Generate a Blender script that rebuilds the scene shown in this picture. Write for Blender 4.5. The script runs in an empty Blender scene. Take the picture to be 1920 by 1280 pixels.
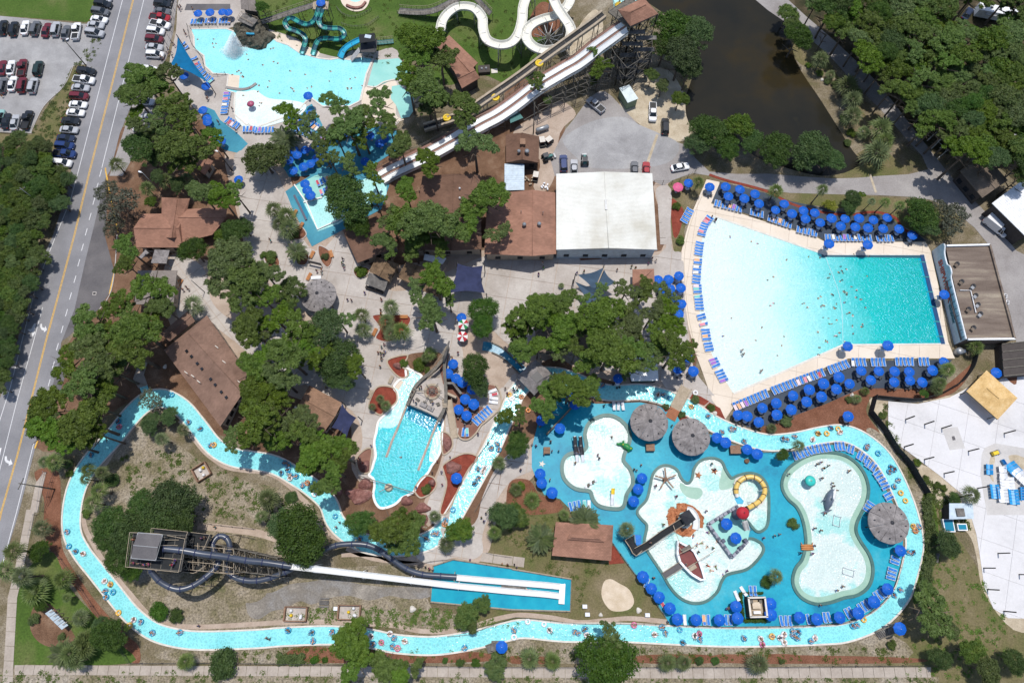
import bpy,bmesh,math,random
import numpy as np
from mathutils import Vector,Matrix
from mathutils.geometry import tessellate_polygon
random.seed(7); rng = np.random.default_rng(7)
S = bpy.context.scene
C = S.collection
R_ = math.radians
# ------------------------------------------------------------------ camera, sky, sun, exposure
CAM_H = 145.0; F = 1280.0; TILT = R_(18.2); CU = 952.0
cam = bpy.data.objects.new('camera',bpy.data.cameras.new('camera')); C.objects.link(cam)
cam.location = (0,0,CAM_H); cam.rotation_euler = (TILT,0,0)
cam.data.sensor_width = 36; cam.data.lens = 24; cam.data.clip_end = 3000; cam.data.clip_start = 1
S.camera = cam
SUN_EL,SUN_X = 76.5,0.16
w = bpy.data.worlds.new('World'); S.world = w; w.use_nodes = True
nt = w.node_tree; bg = nt.nodes['Background']
sky = nt.nodes.new('ShaderNodeTexSky'); sky.sky_type = 'NISHITA'; sky.sun_disc = False
sky.sun_elevation = R_(SUN_EL); sky.sun_rotation = math.atan2(SUN_X,1.0)
nt.links.new(sky.outputs[0],bg.inputs[0]); bg.inputs[1].default_value = 0.135
sl = bpy.data.lights.new('sun','SUN'); sl.energy = 3.75; sl.angle = R_(0.53); sl.color = (1,.955,.895)
so = bpy.data.objects.new('sun',sl); C.objects.link(so)
sd = Vector((SUN_X,1.0,0)).normalized() * math.cos(R_(SUN_EL)) + Vector((0,0,math.sin(R_(SUN_EL))))
so.rotation_euler = sd.to_track_quat('Z','Y').to_euler(); so.location = (0,0,120)
S.view_settings.view_transform = 'Standard'; S.view_settings.look = 'None'
S.view_settings.exposure = 0.0; S.view_settings.gamma = 1.0; S.view_settings.use_curve_mapping = False
# ------------------------------------------------------------------ photograph pixel -> place on the ground (or at height z)
ct,st = math.cos(TILT),math.sin(TILT)
def P(u,v,z=0.0):
    x = (u - 960) / F; y = (640 - v) / F
    D = ct - y * st
    k = (CAM_H - z) / D
    return Vector((k * x,k * (st + y * ct),z))
def gsd(u,v):
    return (P(u + 1,v) - P(u,v)).length
def q(i,j,s,k=4.0):
    out = []
    for t in s.split():
        a,b = t.split(',')[:2]
        out.append((480 * i + float(a) / k,320 * j + float(b) / k))
    return out
def px(s):
    return [tuple(float(a) for a in t.split(',')) for t in s.split()]
def smooth(pts,closed=True,n=4):
    pts = [tuple(p) for p in pts]; N = len(pts); out = []
    rngi = range(N) if closed else range(N - 1)
    for i in rngi:
        g = lambda k: pts[k % N] if closed else pts[min(max(k,0),N - 1)]
        p0,p1,p2,p3 = g(i - 1),g(i),g(i + 1),g(i + 2)
        for k in range(n):
            t = k / n
            out.append(tuple(.5 * (2 * b + (c - a) * t + (2 * a - 5 * b + 4 * c - d) * t * t + (3 * b - a - 3 * c + d) * t ** 3)
                             for a,b,c,d in zip(p0,p1,p2,p3)))
    if not closed: out.append(pts[-1])
    return out
# ------------------------------------------------------------------ materials
M = {}
def newmat(name,rough=.8,spec=.3):
    m = bpy.data.materials.new(name); m.use_nodes = True
    b = m.node_tree.nodes['Principled BSDF']
    b.inputs['Roughness'].default_value = rough; b.inputs['Specular IOR Level'].default_value = spec
    M[name] = m
    return m,m.node_tree.nodes,m.node_tree.links,b
def ramp(nodes,stops):
    r = nodes.new('ShaderNodeValToRGB'); e = r.color_ramp.elements
    while len(e) < len(stops): e.new(.5)
    for el,(p,c) in zip(e,stops): el.position = p; el.color = (*c[:3],1)
    return r
def noise(nodes,links,scale,detail=4,rough=.6,coord='pos',dist=0):
    n = nodes.new('ShaderNodeTexNoise'); n.inputs['Scale'].default_value = scale
    n.inputs['Detail'].default_value = detail; n.inputs['Roughness'].default_value = rough
    n.inputs['Distortion'].default_value = dist
    if coord == 'pos':
        g = nodes.new('ShaderNodeNewGeometry'); links.new(g.outputs['Position'],n.inputs['Vector'])
    else:
        g = nodes.new('ShaderNodeTexCoord'); links.new(g.outputs['Object'],n.inputs['Vector'])
    return n
def gmat(name,stops,scale=.5,fine=None,famt=.25,rough=.9,bump=0,bscale=6,spec=.2,detail=6,coord='pos',nr=.6):
    """noise ramp over several colours, fine grain multiplied on top"""
    m,N,L,b = newmat(name,rough,spec)
    n = noise(N,L,scale,detail,nr,coord,.3)
    r = ramp(N,stops); L.new(n.outputs[0],r.inputs[0]); col = r.outputs[0]
    if fine:
        f = noise(N,L,fine,3,.7,coord)
        fr = ramp(N,[(.3,(1 - famt,) * 3),(.7,(1 + famt * .6,) * 3)]); L.new(f.outputs[0],fr.inputs[0])
        mx = N.new('ShaderNodeMix'); mx.data_type = 'RGBA'; mx.blend_type = 'MULTIPLY'; mx.inputs[0].default_value = 1
        L.new(col,mx.inputs[6]); L.new(fr.outputs[0],mx.inputs[7]); col = mx.outputs[2]
    L.new(col,b.inputs['Base Color'])
    if bump:
        bn = noise(N,L,bscale,4,.6,coord); bp = N.new('ShaderNodeBump')
        bp.inputs['Strength'].default_value = 1; bp.inputs['Distance'].default_value = bump
        L.new(bn.outputs[0],bp.inputs['Height']); L.new(bp.outputs[0],b.inputs['Normal'])
    return m
def plain(name,c,rough=.6,spec=.4,var=.12,scale=1.2,metal=0):
    m = gmat(name,[(.35,tuple(x * (1 - var) for x in c)),(.65,tuple(x * (1 + var) for x in c))],scale,rough=rough,spec=spec)
    m.node_tree.nodes['Principled BSDF'].inputs['Metallic'].default_value = metal
    return m
def tint(name,rough=.4,spec=.5,coat=0,var=.1):
    """colour comes from the object itself, so copies share one mesh"""
    m,N,L,b = newmat(name,rough,spec)
    oi = N.new('ShaderNodeObjectInfo'); n = noise(N,L,1.5,3,.6)
    fr = ramp(N,[(.3,(1 - var,) * 3),(.7,(1,) * 3)]); L.new(n.outputs[0],fr.inputs[0])
    mx = N.new('ShaderNodeMix'); mx.data_type = 'RGBA'; mx.blend_type = 'MULTIPLY'; mx.inputs[0].default_value = 1
    L.new(oi.outputs['Color'],mx.inputs[6]); L.new(fr.outputs[0],mx.inputs[7]); L.new(mx.outputs[2],b.inputs['Base Color'])
    b.inputs['Coat Weight'].default_value = coat
    return m
def water(name,stops,wave=.05,wscale=1.6,rough=.1,grad=None,scale=.25,spec=.5,fine=0.0,fs=2.2):
    m,N,L,b = newmat(name,rough,spec)
    b.inputs['IOR'].default_value = 1.33
    if grad:
        (p0,p1) = grad                              # two places in the basin: shallow end, deep end
        g = N.new('ShaderNodeNewGeometry'); d = p1 - p0; l2 = d.length_squared
        dot = N.new('ShaderNodeVectorMath'); dot.operation = 'DOT_PRODUCT'
        sub = N.new('ShaderNodeVectorMath'); sub.operation = 'SUBTRACT'
        L.new(g.outputs['Position'],sub.inputs[0]); sub.inputs[1].default_value = p0
        L.new(sub.outputs[0],dot.inputs[0]); dot.inputs[1].default_value = d / l2
        n = noise(N,L,.12,3); ma = N.new('ShaderNodeMath'); ma.operation = 'MULTIPLY_ADD'
        L.new(n.outputs[0],ma.inputs[0]); ma.inputs[1].default_value = .16; L.new(dot.outputs['Value'],ma.inputs[2])
        fac = ma.outputs[0]
    else:
        n = noise(N,L,scale,4); fac = n.outputs[0]
    r = ramp(N,stops); L.new(fac,r.inputs[0]); col = r.outputs[0]
    if fine:                                         # caustic light net of the ripples, painted into the water colour
        v = N.new('ShaderNodeTexVoronoi'); v.feature = 'DISTANCE_TO_EDGE'; v.inputs['Scale'].default_value = fs
        nn = noise(N,L,fs * .7,2); va = N.new('ShaderNodeVectorMath'); va.operation = 'MULTIPLY_ADD'
        va.inputs[1].default_value = (.9,.9,.9); L.new(nn.outputs['Color'],va.inputs[0])
        gg = N.new('ShaderNodeNewGeometry'); L.new(gg.outputs['Position'],va.inputs[2]); L.new(va.outputs[0],v.inputs['Vector'])
        fr = ramp(N,[(.0,(1 + fine,) * 3),(.22,(1 - fine * .5,) * 3)]); L.new(v.outputs['Distance'],fr.inputs[0])
        mx = N.new('ShaderNodeMix'); mx.data_type = 'RGBA'; mx.blend_type = 'MULTIPLY'; mx.inputs[0].default_value = 1
        L.new(col,mx.inputs[6]); L.new(fr.outputs[0],mx.inputs[7]); col = mx.outputs[2]
    L.new(col,b.inputs['Base Color'])
    if wave:
        bn = noise(N,L,wscale,3,.55); bp = N.new('ShaderNodeBump'); bp.inputs['Distance'].default_value = wave
        bp.inputs['Strength'].default_value = 1
        L.new(bn.outputs[0],bp.inputs['Height']); L.new(bp.outputs[0],b.inputs['Normal'])
    return m
def leafmat(name,c0,c1,c2,hue=.0):
    m,N,L,b = newmat(name,.55,.25)
    n = noise(N,L,.9,3,.6); oi = N.new('ShaderNodeObjectInfo')
    ad = N.new('ShaderNodeMath'); ad.operation = 'MULTIPLY_ADD'; L.new(oi.outputs['Random'],ad.inputs[0]); ad.inputs[1].default_value = .30
    sb = N.new('ShaderNodeMath'); sb.operation = 'SUBTRACT'; L.new(n.outputs[0],sb.inputs[0]); sb.inputs[1].default_value = .15
    L.new(sb.outputs[0],ad.inputs[2])
    r0 = ramp(N,[(.25,c0),(.5,c1),(.75,c2)]); L.new(ad.outputs[0],r0.inputs[0]); hs = N.new('ShaderNodeHueSaturation'); mr = N.new('ShaderNodeMapRange'); mr.inputs[3].default_value = .474; mr.inputs[4].default_value = .520
    L.new(oi.outputs['Random'],mr.inputs[0]); L.new(mr.outputs[0],hs.inputs['Hue']); m2 = N.new('ShaderNodeMath'); m2.operation = 'FRACT'; m3 = N.new('ShaderNodeMath'); m3.operation = 'MULTIPLY'; m3.inputs[1].default_value = 7.3; L.new(oi.outputs['Random'],m3.inputs[0]); L.new(m3.outputs[0],m2.inputs[0])
    mq = N.new('ShaderNodeMapRange'); mq.inputs[3].default_value = .80; mq.inputs[4].default_value = 1.12; L.new(m2.outputs[0],mq.inputs[0]); L.new(mq.outputs[0],hs.inputs['Saturation']); L.new(r0.outputs[0],hs.inputs['Color']); r = hs; L.new(hs.outputs[0],b.inputs['Base Color'])
    tr = N.new('ShaderNodeBsdfTranslucent'); L.new(r.outputs[0],tr.inputs[0]); ms = N.new('ShaderNodeMixShader'); ms.inputs[0].default_value = .3
    L.new(b.outputs[0],ms.inputs[1]); L.new(tr.outputs[0],ms.inputs[2]); L.new(ms.outputs[0],N['Material Output'].inputs[0])
    return m
gmat('ground',[(.3,(.09,.10,.035)),(.45,(.16,.13,.075)),(.56,(.24,.20,.14)),(.68,(.36,.32,.25))],.10,3.5,.5,bump=.05,detail=9,nr=.72)
gmat('sandy',[(.30,(.10,.115,.045)),(.42,(.18,.155,.09)),(.53,(.28,.235,.17)),(.74,(.38,.34,.29))],.13,2.6,.62,detail=9,nr=.72)
gmat('lawn',[(.3,(.045,.085,.014)),(.5,(.068,.120,.020)),(.66,(.11,.135,.04)),(.8,(.19,.165,.08))],.10,2.5,.35,detail=8)
gmat('turf',[(.3,(.10,.12,.035)),(.5,(.15,.13,.06)),(.75,(.24,.19,.12))],.15,3,.35,detail=8)
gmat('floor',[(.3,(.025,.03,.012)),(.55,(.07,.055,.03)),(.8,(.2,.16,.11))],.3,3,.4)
gmat('mulch',[(.3,(.15,.062,.034)),(.6,(.22,.10,.06)),(.8,(.30,.16,.10))],.4,5,.45,detail=8)
gmat('pinestraw',[(.3,(.12,.065,.038)),(.55,(.19,.11,.068)),(.8,(.30,.21,.145))],.35,5,.4,detail=8)
gmat('redmulch',[(.3,(.17,.035,.022)),(.7,(.27,.065,.04))],.8,6,.35)
gmat('sand',[(.3,(.50,.40,.28)),(.7,(.64,.54,.42))],.5,6,.12)
gmat('dirtpad',[(.3,(.36,.29,.20)),(.6,(.50,.43,.32)),(.8,(.60,.54,.44))],.4,4,.2)
gmat('concrete',[(.3,(.34,.30,.265)),(.5,(.43,.39,.355)),(.7,(.52,.485,.445))],.13,2.5,.10,detail=9,nr=.7)
gmat('slab',[(.3,(.33,.28,.235)),(.7,(.44,.385,.33))],.35,2.5,.12,detail=8)
gmat('whitepad',[(.3,(.50,.49,.49)),(.45,(.60,.59,.59)),(.7,(.67,.66,.67))],.09,3,.06,detail=9,nr=.7)
gmat('padgrey',[(.3,(.46,.44,.42)),(.7,(.56,.54,.52))],.2,3,.08)
gmat('cream',[(.3,(.62,.53,.42)),(.7,(.72,.63,.53))],.15,3,.06,detail=8)
gmat('walk',[(.3,(.34,.26,.20)),(.7,(.47,.38,.31))],.3,3,.14,detail=8)
gmat('asphalt',[(.3,(.185,.185,.195)),(.7,(.275,.27,.28))],.10,4,.12,detail=9)
gmat('asphalt_dark',[(.3,(.10,.095,.10)),(.7,(.16,.15,.15))],.2,4,.14,detail=9)
gmat('asphalt_old',[(.3,(.22,.20,.19)),(.5,(.29,.27,.26)),(.7,(.35,.33,.315))],.12,3,.14,detail=9,nr=.7)
gmat('gravel',[(.3,(.22,.215,.215)),(.5,(.31,.305,.305)),(.7,(.42,.415,.41))],.12,4,.14,detail=9,nr=.7)
gmat('bluedeck',[(.34,(.001,.18,.30)),(.45,(.002,.27,.40)),(.56,(.008,.33,.45)),(.70,(.07,.40,.48))],.075,2,.10,rough=.45,detail=9,nr=.7)
gmat('tealdeck',[(.3,(.03,.19,.28)),(.55,(.05,.26,.35)),(.8,(.12,.30,.36))],.12,2,.10,rough=.5,detail=8)
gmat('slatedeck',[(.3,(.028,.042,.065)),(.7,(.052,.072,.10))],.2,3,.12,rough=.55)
gmat('reddeck',[(.3,(.19,.09,.065)),(.7,(.26,.14,.105))],.3,3,.1)
gmat('kerbgreen',[(.3,(.045,.12,.11)),(.7,(.085,.18,.165))],.6,4,.12,rough=.4)
gmat('stepgreen',[(.3,(.25,.42,.33)),(.7,(.34,.50,.41))],.4,4,.08,rough=.3)
plain('coping',(.60,.56,.50)); plain('whitecoping',(.74,.72,.68)); plain('kerb',(.40,.37,.34)); plain('yellowline',(.62,.36,.045),var=.2,scale=2)
plain('whiteline',(.62,.62,.62),var=.14,scale=3)
water('river',[(.3,(.19,.57,.60)),(.7,(.27,.68,.69))],.11,1.5,fine=.16,fs=1.6)
water('bay',[(.3,(.24,.62,.66)),(.7,(.31,.72,.75))],.05,2.0,fine=.10,fs=1.5)
water('shallow',[(.3,(.60,.74,.70)),(.7,(.70,.80,.77))],.05,2.0,fine=.10,fs=1.6)
water('kidpool',[(.42,(.51,.61,.58)),(.5,(.56,.64,.61)),(.57,(.33,.60,.57))],.12,2.2,scale=.10,fine=.08,fs=1.9)
water('aqua',[(.3,(.02,.40,.47)),(.7,(.04,.50,.56))],.16,2.2,fine=.24,fs=2.3)
water('aquadeep',[(.3,(.0,.25,.40)),(.7,(.01,.33,.48))],.08,1.7,fine=.1)
water('aqualight',[(.3,(.34,.66,.64)),(.7,(.44,.74,.72))],.08,1.7,fine=.12,fs=1.6)
water('greenpool',[(.3,(.25,.55,.50)),(.7,(.33,.62,.56))],.03,1.5)
water('splash',[(.3,(.01,.25,.38)),(.5,(.012,.31,.43)),(.7,(.02,.36,.47))],.015,1,scale=.3)
water('canal',[(.3,(.01,.16,.28)),(.7,(.02,.24,.36))],.015,1.5,rough=.3)
water('pond',[(.33,(.036,.026,.010)),(.5,(.022,.020,.014)),(.66,(.016,.016,.013)),(.8,(.05,.042,.022))],.02,.9,rough=.14,scale=.045,spec=.3)
water('wave',[(.12,(.57,.67,.64)),(.36,(.46,.70,.68)),(.58,(.16,.58,.58)),(.80,(.0,.42,.43)),(1.0,(.0,.36,.38))],.26,1.9,
      grad=(P(1340,560),P(1740,560)),fine=.13,fs=2.6,rough=.13)
tint('paint',.28,.5,.6); tint('fabric',.75,.2); tint('plastic',.4,.4); tint('skin',.6,.3); tint('hair',.7,.2,var=.3)
plain('glass',(.012,.016,.02),.06,.6); plain('tyre',(.02,.02,.02),.8); plain('chrome',(.45,.45,.46),.3,.5,metal=.7); plain('headlamp',(.6,.6,.6),.15); plain('tail',(.3,.01,.01),.3)
plain('whitepaint',(.74,.75,.76),.45); plain('slidewhite',(.72,.73,.72),.3,.5,var=.05); plain('slidecream',(.70,.68,.60),.35,.5,var=.06)
plain('umbrella',(.002,.095,.46),.6,.3,var=.16,scale=2.5); plain('bluecloth',(.035,.19,.56),.7,.2,var=.2,scale=4); plain('whiteplastic',(.68,.70,.74),.5)
plain('steel',(.30,.31,.32),.4,.5,metal=.4); plain('darkmetal',(.035,.035,.04),.5); plain('black',(.012,.013,.015),.5); plain('tablewood',(.34,.13,.06),.7)
gmat('timber',[(.3,(.11,.10,.085)),(.7,(.19,.175,.15))],1.5,6,.2); gmat('palewood',[(.3,(.34,.28,.20)),(.7,(.46,.38,.29))],1,8,.15)
gmat('greywood',[(.3,(.09,.085,.08)),(.5,(.15,.14,.13)),(.7,(.24,.23,.21))],.8,5,.2,coord='obj'); gmat('orangewood',[(.3,(.42,.17,.06)),(.7,(.52,.24,.10))],1,8,.15)
gmat('bark',[(.3,(.10,.075,.055)),(.7,(.20,.16,.125))],2,8,.3,coord='obj')
gmat('rock',[(.3,(.16,.065,.055)),(.55,(.27,.13,.11)),(.8,(.40,.26,.22))],.9,4,.3,bump=.12,bscale=1.5,detail=8)
gmat('darkrock',[(.3,(.045,.04,.03)),(.6,(.13,.12,.09)),(.8,(.28,.25,.19))],1.1,3,.3,bump=.25,bscale=1.2,detail=8)
gmat('lava',[(.3,(.30,.10,.04)),(.7,(.55,.24,.12))],1.2,4,.3,bump=.15,bscale=2)
def shingle(name,c,dark=.72,sc=.22,rot=0.0):
    """rows of shingles: fine coursing across the slope, blotches of age"""
    m,N,L,b = newmat(name,.9,.15)
    n = noise(N,L,sc,8,.68); r = ramp(N,[(.32,tuple(x * dark for x in c)),(.5,c),(.7,tuple(min(x * 1.28,1) for x in c))]); L.new(n.outputs[0],r.inputs[0])
    g = N.new('ShaderNodeNewGeometry'); br = N.new('ShaderNodeTexBrick'); br.inputs['Scale'].default_value = 1.0
    br.inputs['Color1'].default_value = (1.06,1.06,1.06,1); br.inputs['Color2'].default_value = (.86,.86,.86,1); br.inputs['Mortar'].default_value = (.66,.66,.66,1)
    br.inputs['Mortar Size'].default_value = .02; br.inputs['Brick Width'].default_value = .55; br.inputs['Row Height'].default_value = .28
    mp = N.new('ShaderNodeMapping'); mp.inputs['Rotation'].default_value = (0,0,rot)
    L.new(g.outputs['Position'],mp.inputs[0]); L.new(mp.outputs[0],br.inputs['Vector'])
    mx = N.new('ShaderNodeMix'); mx.data_type = 'RGBA'; mx.blend_type = 'MULTIPLY'; mx.inputs[0].default_value = 1
    L.new(r.outputs[0],mx.inputs[6]); L.new(br.outputs[0],mx.inputs[7]); L.new(mx.outputs[2],b.inputs['Base Color'])
shingle('shingle',(.31,.165,.115)); shingle('shingle_dark',(.165,.095,.066)); shingle('shingle_tan',(.27,.165,.11),sc=.4); shingle('shingle_big',(.225,.14,.105),rot=R_(-53))
shingle('shingle_grey',(.235,.205,.185)); shingle('shingle_old',(.17,.135,.105))
gmat('thatch',[(.3,(.16,.145,.14)),(.5,(.25,.23,.225)),(.7,(.35,.32,.31))],.9,9,.38,bump=.08,bscale=5,detail=8)
gmat('brownstraw',[(.3,(.10,.065,.04)),(.6,(.21,.14,.085)),(.8,(.34,.23,.13))],.8,6,.35,bump=.08,bscale=5)
gmat('plywood',[(.3,(.52,.33,.13)),(.5,(.64,.43,.19)),(.7,(.72,.52,.27))],.7,4,.18,detail=8)
gmat('waveroof',[(.3,(.12,.09,.072)),(.5,(.185,.145,.118)),(.62,(.25,.205,.16)),(.75,(.36,.31,.24))],.5,3,.12,detail=5)
mp_ = M['waveroof'].node_tree; tx = [n for n in mp_.nodes if n.type == 'TEX_NOISE' and abs(n.inputs['Scale'].default_value - .5) < .01][0]; mm = mp_.nodes.new('ShaderNodeMapping'); mm.inputs['Scale'].default_value = (.16,1.1,1); lk = tx.inputs['Vector'].links[0].from_socket; mp_.links.new(lk,mm.inputs[0]); mp_.links.new(mm.outputs[0],tx.inputs['Vector'])
gmat('whiteroof',[(.3,(.52,.50,.43)),(.45,(.63,.625,.57)),(.6,(.70,.70,.65)),(.8,(.73,.73,.69))],.12,2,.05,rough=.5,detail=8)
plain('blueroof',(.46,.55,.62),.5); plain('paleroof',(.58,.66,.66),.5); plain('shadegreen',(.035,.15,.14),.5); plain('shedgreen',(.17,.23,.15),.7)
plain('navysail',(.028,.035,.085),.8,.2,var=.2,scale=.6); plain('slatesail',(.05,.085,.13),.8,.2,var=.15,scale=.6); plain('tealsail',(.0,.115,.26),.8,.2,var=.12,scale=.5)
plain('wallbeige',(.36,.30,.24),.8); plain('walldark',(.06,.05,.045),.8); plain('wallblue',(.42,.50,.56),.7); plain('meshblack',(.018,.02,.022),.9,var=.2)
plain('tubeblue',(.052,.064,.092),.32,.5,var=.2,scale=.4); plain('tubeyellow',(.68,.46,.12),.35,.5,var=.06); plain('red',(.42,.02,.03),.45); plain('maroon',(.17,.045,.042),.7); plain('lanebrown',(.24,.135,.105),.8); gmat('greysand',[(.36,(.26,.25,.24)),(.5,(.20,.18,.155)),(.62,(.32,.29,.25)),(.75,(.45,.42,.38))],.16,3,.3,detail=9)
plain('tealdark',(.012,.085,.12),.35); plain('navypaint',(.004,.05,.15),.4); plain('teallight',(.04,.30,.27),.35); plain('slideblue',(.03,.36,.56),.3); plain('signred',(.40,.07,.045),.7); plain('signteal',(.03,.13,.17),.7)
plain('concretepost',(.055,.045,.04),.8); plain('castle',(.30,.31,.36),.7); plain('castledark',(.10,.11,.15),.8); plain('brownband',(.13,.075,.04),.8)
plain('croc',(.02,.22,.06),.5); plain('whale',(.10,.13,.17),.4); plain('whalewhite',(.65,.66,.66),.4); plain('mushroom',(.04,.48,.42),.4); plain('yellowplastic',(.72,.50,.03),.4)
plain('pink',(.60,.10,.22),.6); plain('pinkdome',(.36,.07,.14),.4); plain('chairblue',(.03,.30,.62),.4)
leafmat('foam',(.8,.84,.86),(.82,.85,.87),(.84,.87,.88))
leafmat('pineleaf',(.058,.100,.018),(.100,.165,.027),(.155,.23,.042)); leafmat('oakleaf',(.030,.070,.015),(.058,.115,.023),(.10,.165,.034))
leafmat('lightleaf',(.05,.09,.018),(.09,.145,.028),(.15,.20,.04)); leafmat('greyleaf',(.07,.08,.055),(.10,.11,.075),(.15,.16,.11))
leafmat('palmleaf',(.075,.11,.035),(.13,.18,.06),(.22,.26,.09)); leafmat('dateleaf',(.055,.085,.03),(.10,.14,.05),(.18,.21,.09)); leafmat('yellowleaf',(.14,.16,.02),(.22,.24,.03),(.3,.3,.05))
# ------------------------------------------------------------------ mesh builder
class MB:
    def __init__(s): s.v = []; s.f = []; s.m = []; s.cur = 0; s.sm = []
    def add(s,vs,fs,smooth=False):
        o = len(s.v); s.v += [tuple(v) for v in vs]; s.f += [tuple(i + o for i in f) for f in fs]
        s.m += [s.cur] * len(fs); s.sm += [smooth] * len(fs); return s
    def box(s,c,d,rz=0,top=1.0):
        x,y,z = d[0] / 2,d[1] / 2,d[2] / 2; cs,sn = math.cos(rz),math.sin(rz); vs = []
        for k,t in ((-1,1),(1,top)):
            for a,b in ((-1,-1),(1,-1),(1,1),(-1,1)):
                X,Y = a * x * t,b * y * t; vs.append((c[0] + X * cs - Y * sn,c[1] + X * sn + Y * cs,c[2] + k * z))
        return s.add(vs,[(3,2,1,0),(4,5,6,7),(0,1,5,4),(1,2,6,5),(2,3,7,6),(3,0,4,7)])
    def bar(s,a,b,r,n=4,r2=None):
        a,b = Vector(a),Vector(b); d = b - a
        if d.length < 1e-5: return s
        qt = d.to_track_quat('Z','Y'); r2 = r if r2 is None else r2; vs = []
        for p,rr in ((a,r),(b,r2)):
            for k in range(n):
                t = 2 * math.pi * (k + .5) / n; vs.append(p + qt @ Vector((rr * math.cos(t),rr * math.sin(t),0)))
        return s.add(vs,[tuple(range(n - 1,-1,-1)),tuple(range(n,2 * n))] + [(k,(k + 1) % n,n + (k + 1) % n,n + k) for k in range(n)],n > 5)
    def tube(s,path,rad,n=10,caps=True):
        path = [Vector(p) for p in path]; vs = []; N = len(path)
        for i,p in enumerate(path):
            d = (path[min(i + 1,N - 1)] - path[max(i - 1,0)]).normalized()
            side = d.cross(Vector((0,0,1)))
            side = side.normalized() if side.length > 1e-3 else Vector((1,0,0))
            up = side.cross(d); r = rad[i] if hasattr(rad,'__len__') else rad
            for k in range(n):
                t = 2 * math.pi * k / n; vs.append(p + side * (r * math.cos(t)) + up * (r * math.sin(t)))
        fs = [(i * n + k,i * n + (k + 1) % n,(i + 1) * n + (k + 1) % n,(i + 1) * n + k) for i in range(N - 1) for k in range(n)]
        s.add(vs,fs,True)
        if caps: s.add(vs[:n],[tuple(range(n - 1,-1,-1))]); s.add(vs[-n:],[tuple(range(n))])
        return s
    def sweep(s,path,prof,closed=False,sm=False):
        """prof: (side offset, height) points of an open or closed section, carried along a path that keeps it upright"""
        path = [Vector(p) for p in path]; N = len(path); K = len(prof); vs = []
        for i,p in enumerate(path):
            if closed: a,b = path[(i - 1) % N],path[(i + 1) % N]
            else: a,b = path[max(i - 1,0)],path[min(i + 1,N - 1)]
            d = b - a; d.z = 0; d.normalize(); side = Vector((d.y,-d.x,0))
            for o,h in prof: vs.append(p + side * o + Vector((0,0,h)))
        fs = []
        for i in range(N if closed else N - 1):
            j = (i + 1) % N
            for k in range(K): fs.append((i * K + k,j * K + k,j * K + (k + 1) % K,i * K + (k + 1) % K))
        s.add(vs,fs,sm)
        if not closed: s.add(vs[:K],[tuple(range(K))]); s.add(vs[-K:],[tuple(range(K - 1,-1,-1))])
        return s
    def prism(s,pts,z0,z1):
        """vertical prism over a plan outline; z0/z1 numbers, or lists for a sloping top"""
        n = len(pts); zt = z1 if hasattr(z1,'__len__') else [z1] * n; zb = z0 if hasattr(z0,'__len__') else [z0] * n
        vs = [(p[0],p[1],z) for p,z in zip(pts,zb)] + [(p[0],p[1],z) for p,z in zip(pts,zt)]
        tris = tessellate_polygon([[Vector((p[0],p[1],0)) for p in pts]])
        ar = sum(pts[i][0] * pts[(i + 1) % n][1] - pts[(i + 1) % n][0] * pts[i][1] for i in range(n))
        fs = []
        for t in tris:
            a,b,c = (Vector((pts[i][0],pts[i][1])) for i in t)
            t = t if (b - a).cross(c - a) > 0 else t[::-1]
            fs.append(tuple(i + n for i in t)); fs.append(tuple(t[::-1]))
        for i in range(n):
            j = (i + 1) % n; fs.append((i,j,n + j,n + i) if ar > 0 else (j,i,n + i,n + j))
        return s.add(vs,fs)
    def sheet(s,pts,z):
        tris = tessellate_polygon([[Vector((p[0],p[1],0)) for p in pts]]); fs = []
        for t in tris:
            a,b,c = (Vector((pts[i][0],pts[i][1])) for i in t); fs.append(t if (b - a).cross(c - a) > 0 else t[::-1])
        return s.add([(p[0],p[1],z) for p in pts],fs)
    def lathe(s,c,prof,n=16,sx=1,sy=1,wob=0):
        vs = []; K = len(prof)
        for k in range(n):
            t = 2 * math.pi * k / n; ww = 1 + (random.uniform(-wob,wob) if wob else 0)
            for r,z in prof: vs.append((c[0] + sx * r * ww * math.cos(t),c[1] + sy * r * ww * math.sin(t),c[2] + z))
        fs = [(k * K + i,((k + 1) % n) * K + i,((k + 1) % n) * K + i + 1,k * K + i + 1) for k in range(n) for i in range(K - 1)]
        return s.add(vs,fs,True)
    def blob(s,c,r,sx=1,sy=1,sz=1,n=8,wob=.1):
        return s.lathe(c,[(r * math.cos(t) * (1),r * sz * math.sin(t)) for t in [(-.5 + k / (n // 2 + 2)) * math.pi for k in range(n // 2 + 3)]],n,sx,sy,wob)
    def mesh(s,name,mats):
        me = bpy.data.meshes.new(name); me.from_pydata(s.v,[],s.f)
        for m in (mats if isinstance(mats,(list,tuple)) else [mats]): me.materials.append(M[m] if isinstance(m,str) else m)
        me.polygons.foreach_set('material_index',s.m); me.polygons.foreach_set('use_smooth',s.sm); me.update(); return me
    def build(s,name,mats,parent=None,kind=None):
        return mk(name,s.mesh(name,mats),parent,kind)
def mk(name,me,parent=None,kind=None,loc=None,rz=0,sc=None,color=None):
    o = bpy.data.objects.new(name,me); C.objects.link(o)
    if parent: o.parent = parent
    if kind: o['kind'] = kind
    if loc is not None: o.location = loc
    if rz: o.rotation_euler = (0,0,rz)
    if sc is not None: o.scale = sc if hasattr(sc,'__len__') else (sc,) * 3
    if color: o.color = (*color,1)
    return o
ALL = []          # every top-level thing with the pixel it stands at, for the labels
def tag(o,label,cat,group=None,at=None,near=False):
    o['label'] = label; o['category'] = cat
    if group: o['group'] = group
    ALL.append([o,at,near]); return o
def thing(name,label,cat,loc=(0,0,0),rz=0,group=None,at=None,near=False):
    return tag(mk(name,None,loc=loc,rz=rz),label,cat,group,at,near)
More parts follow.
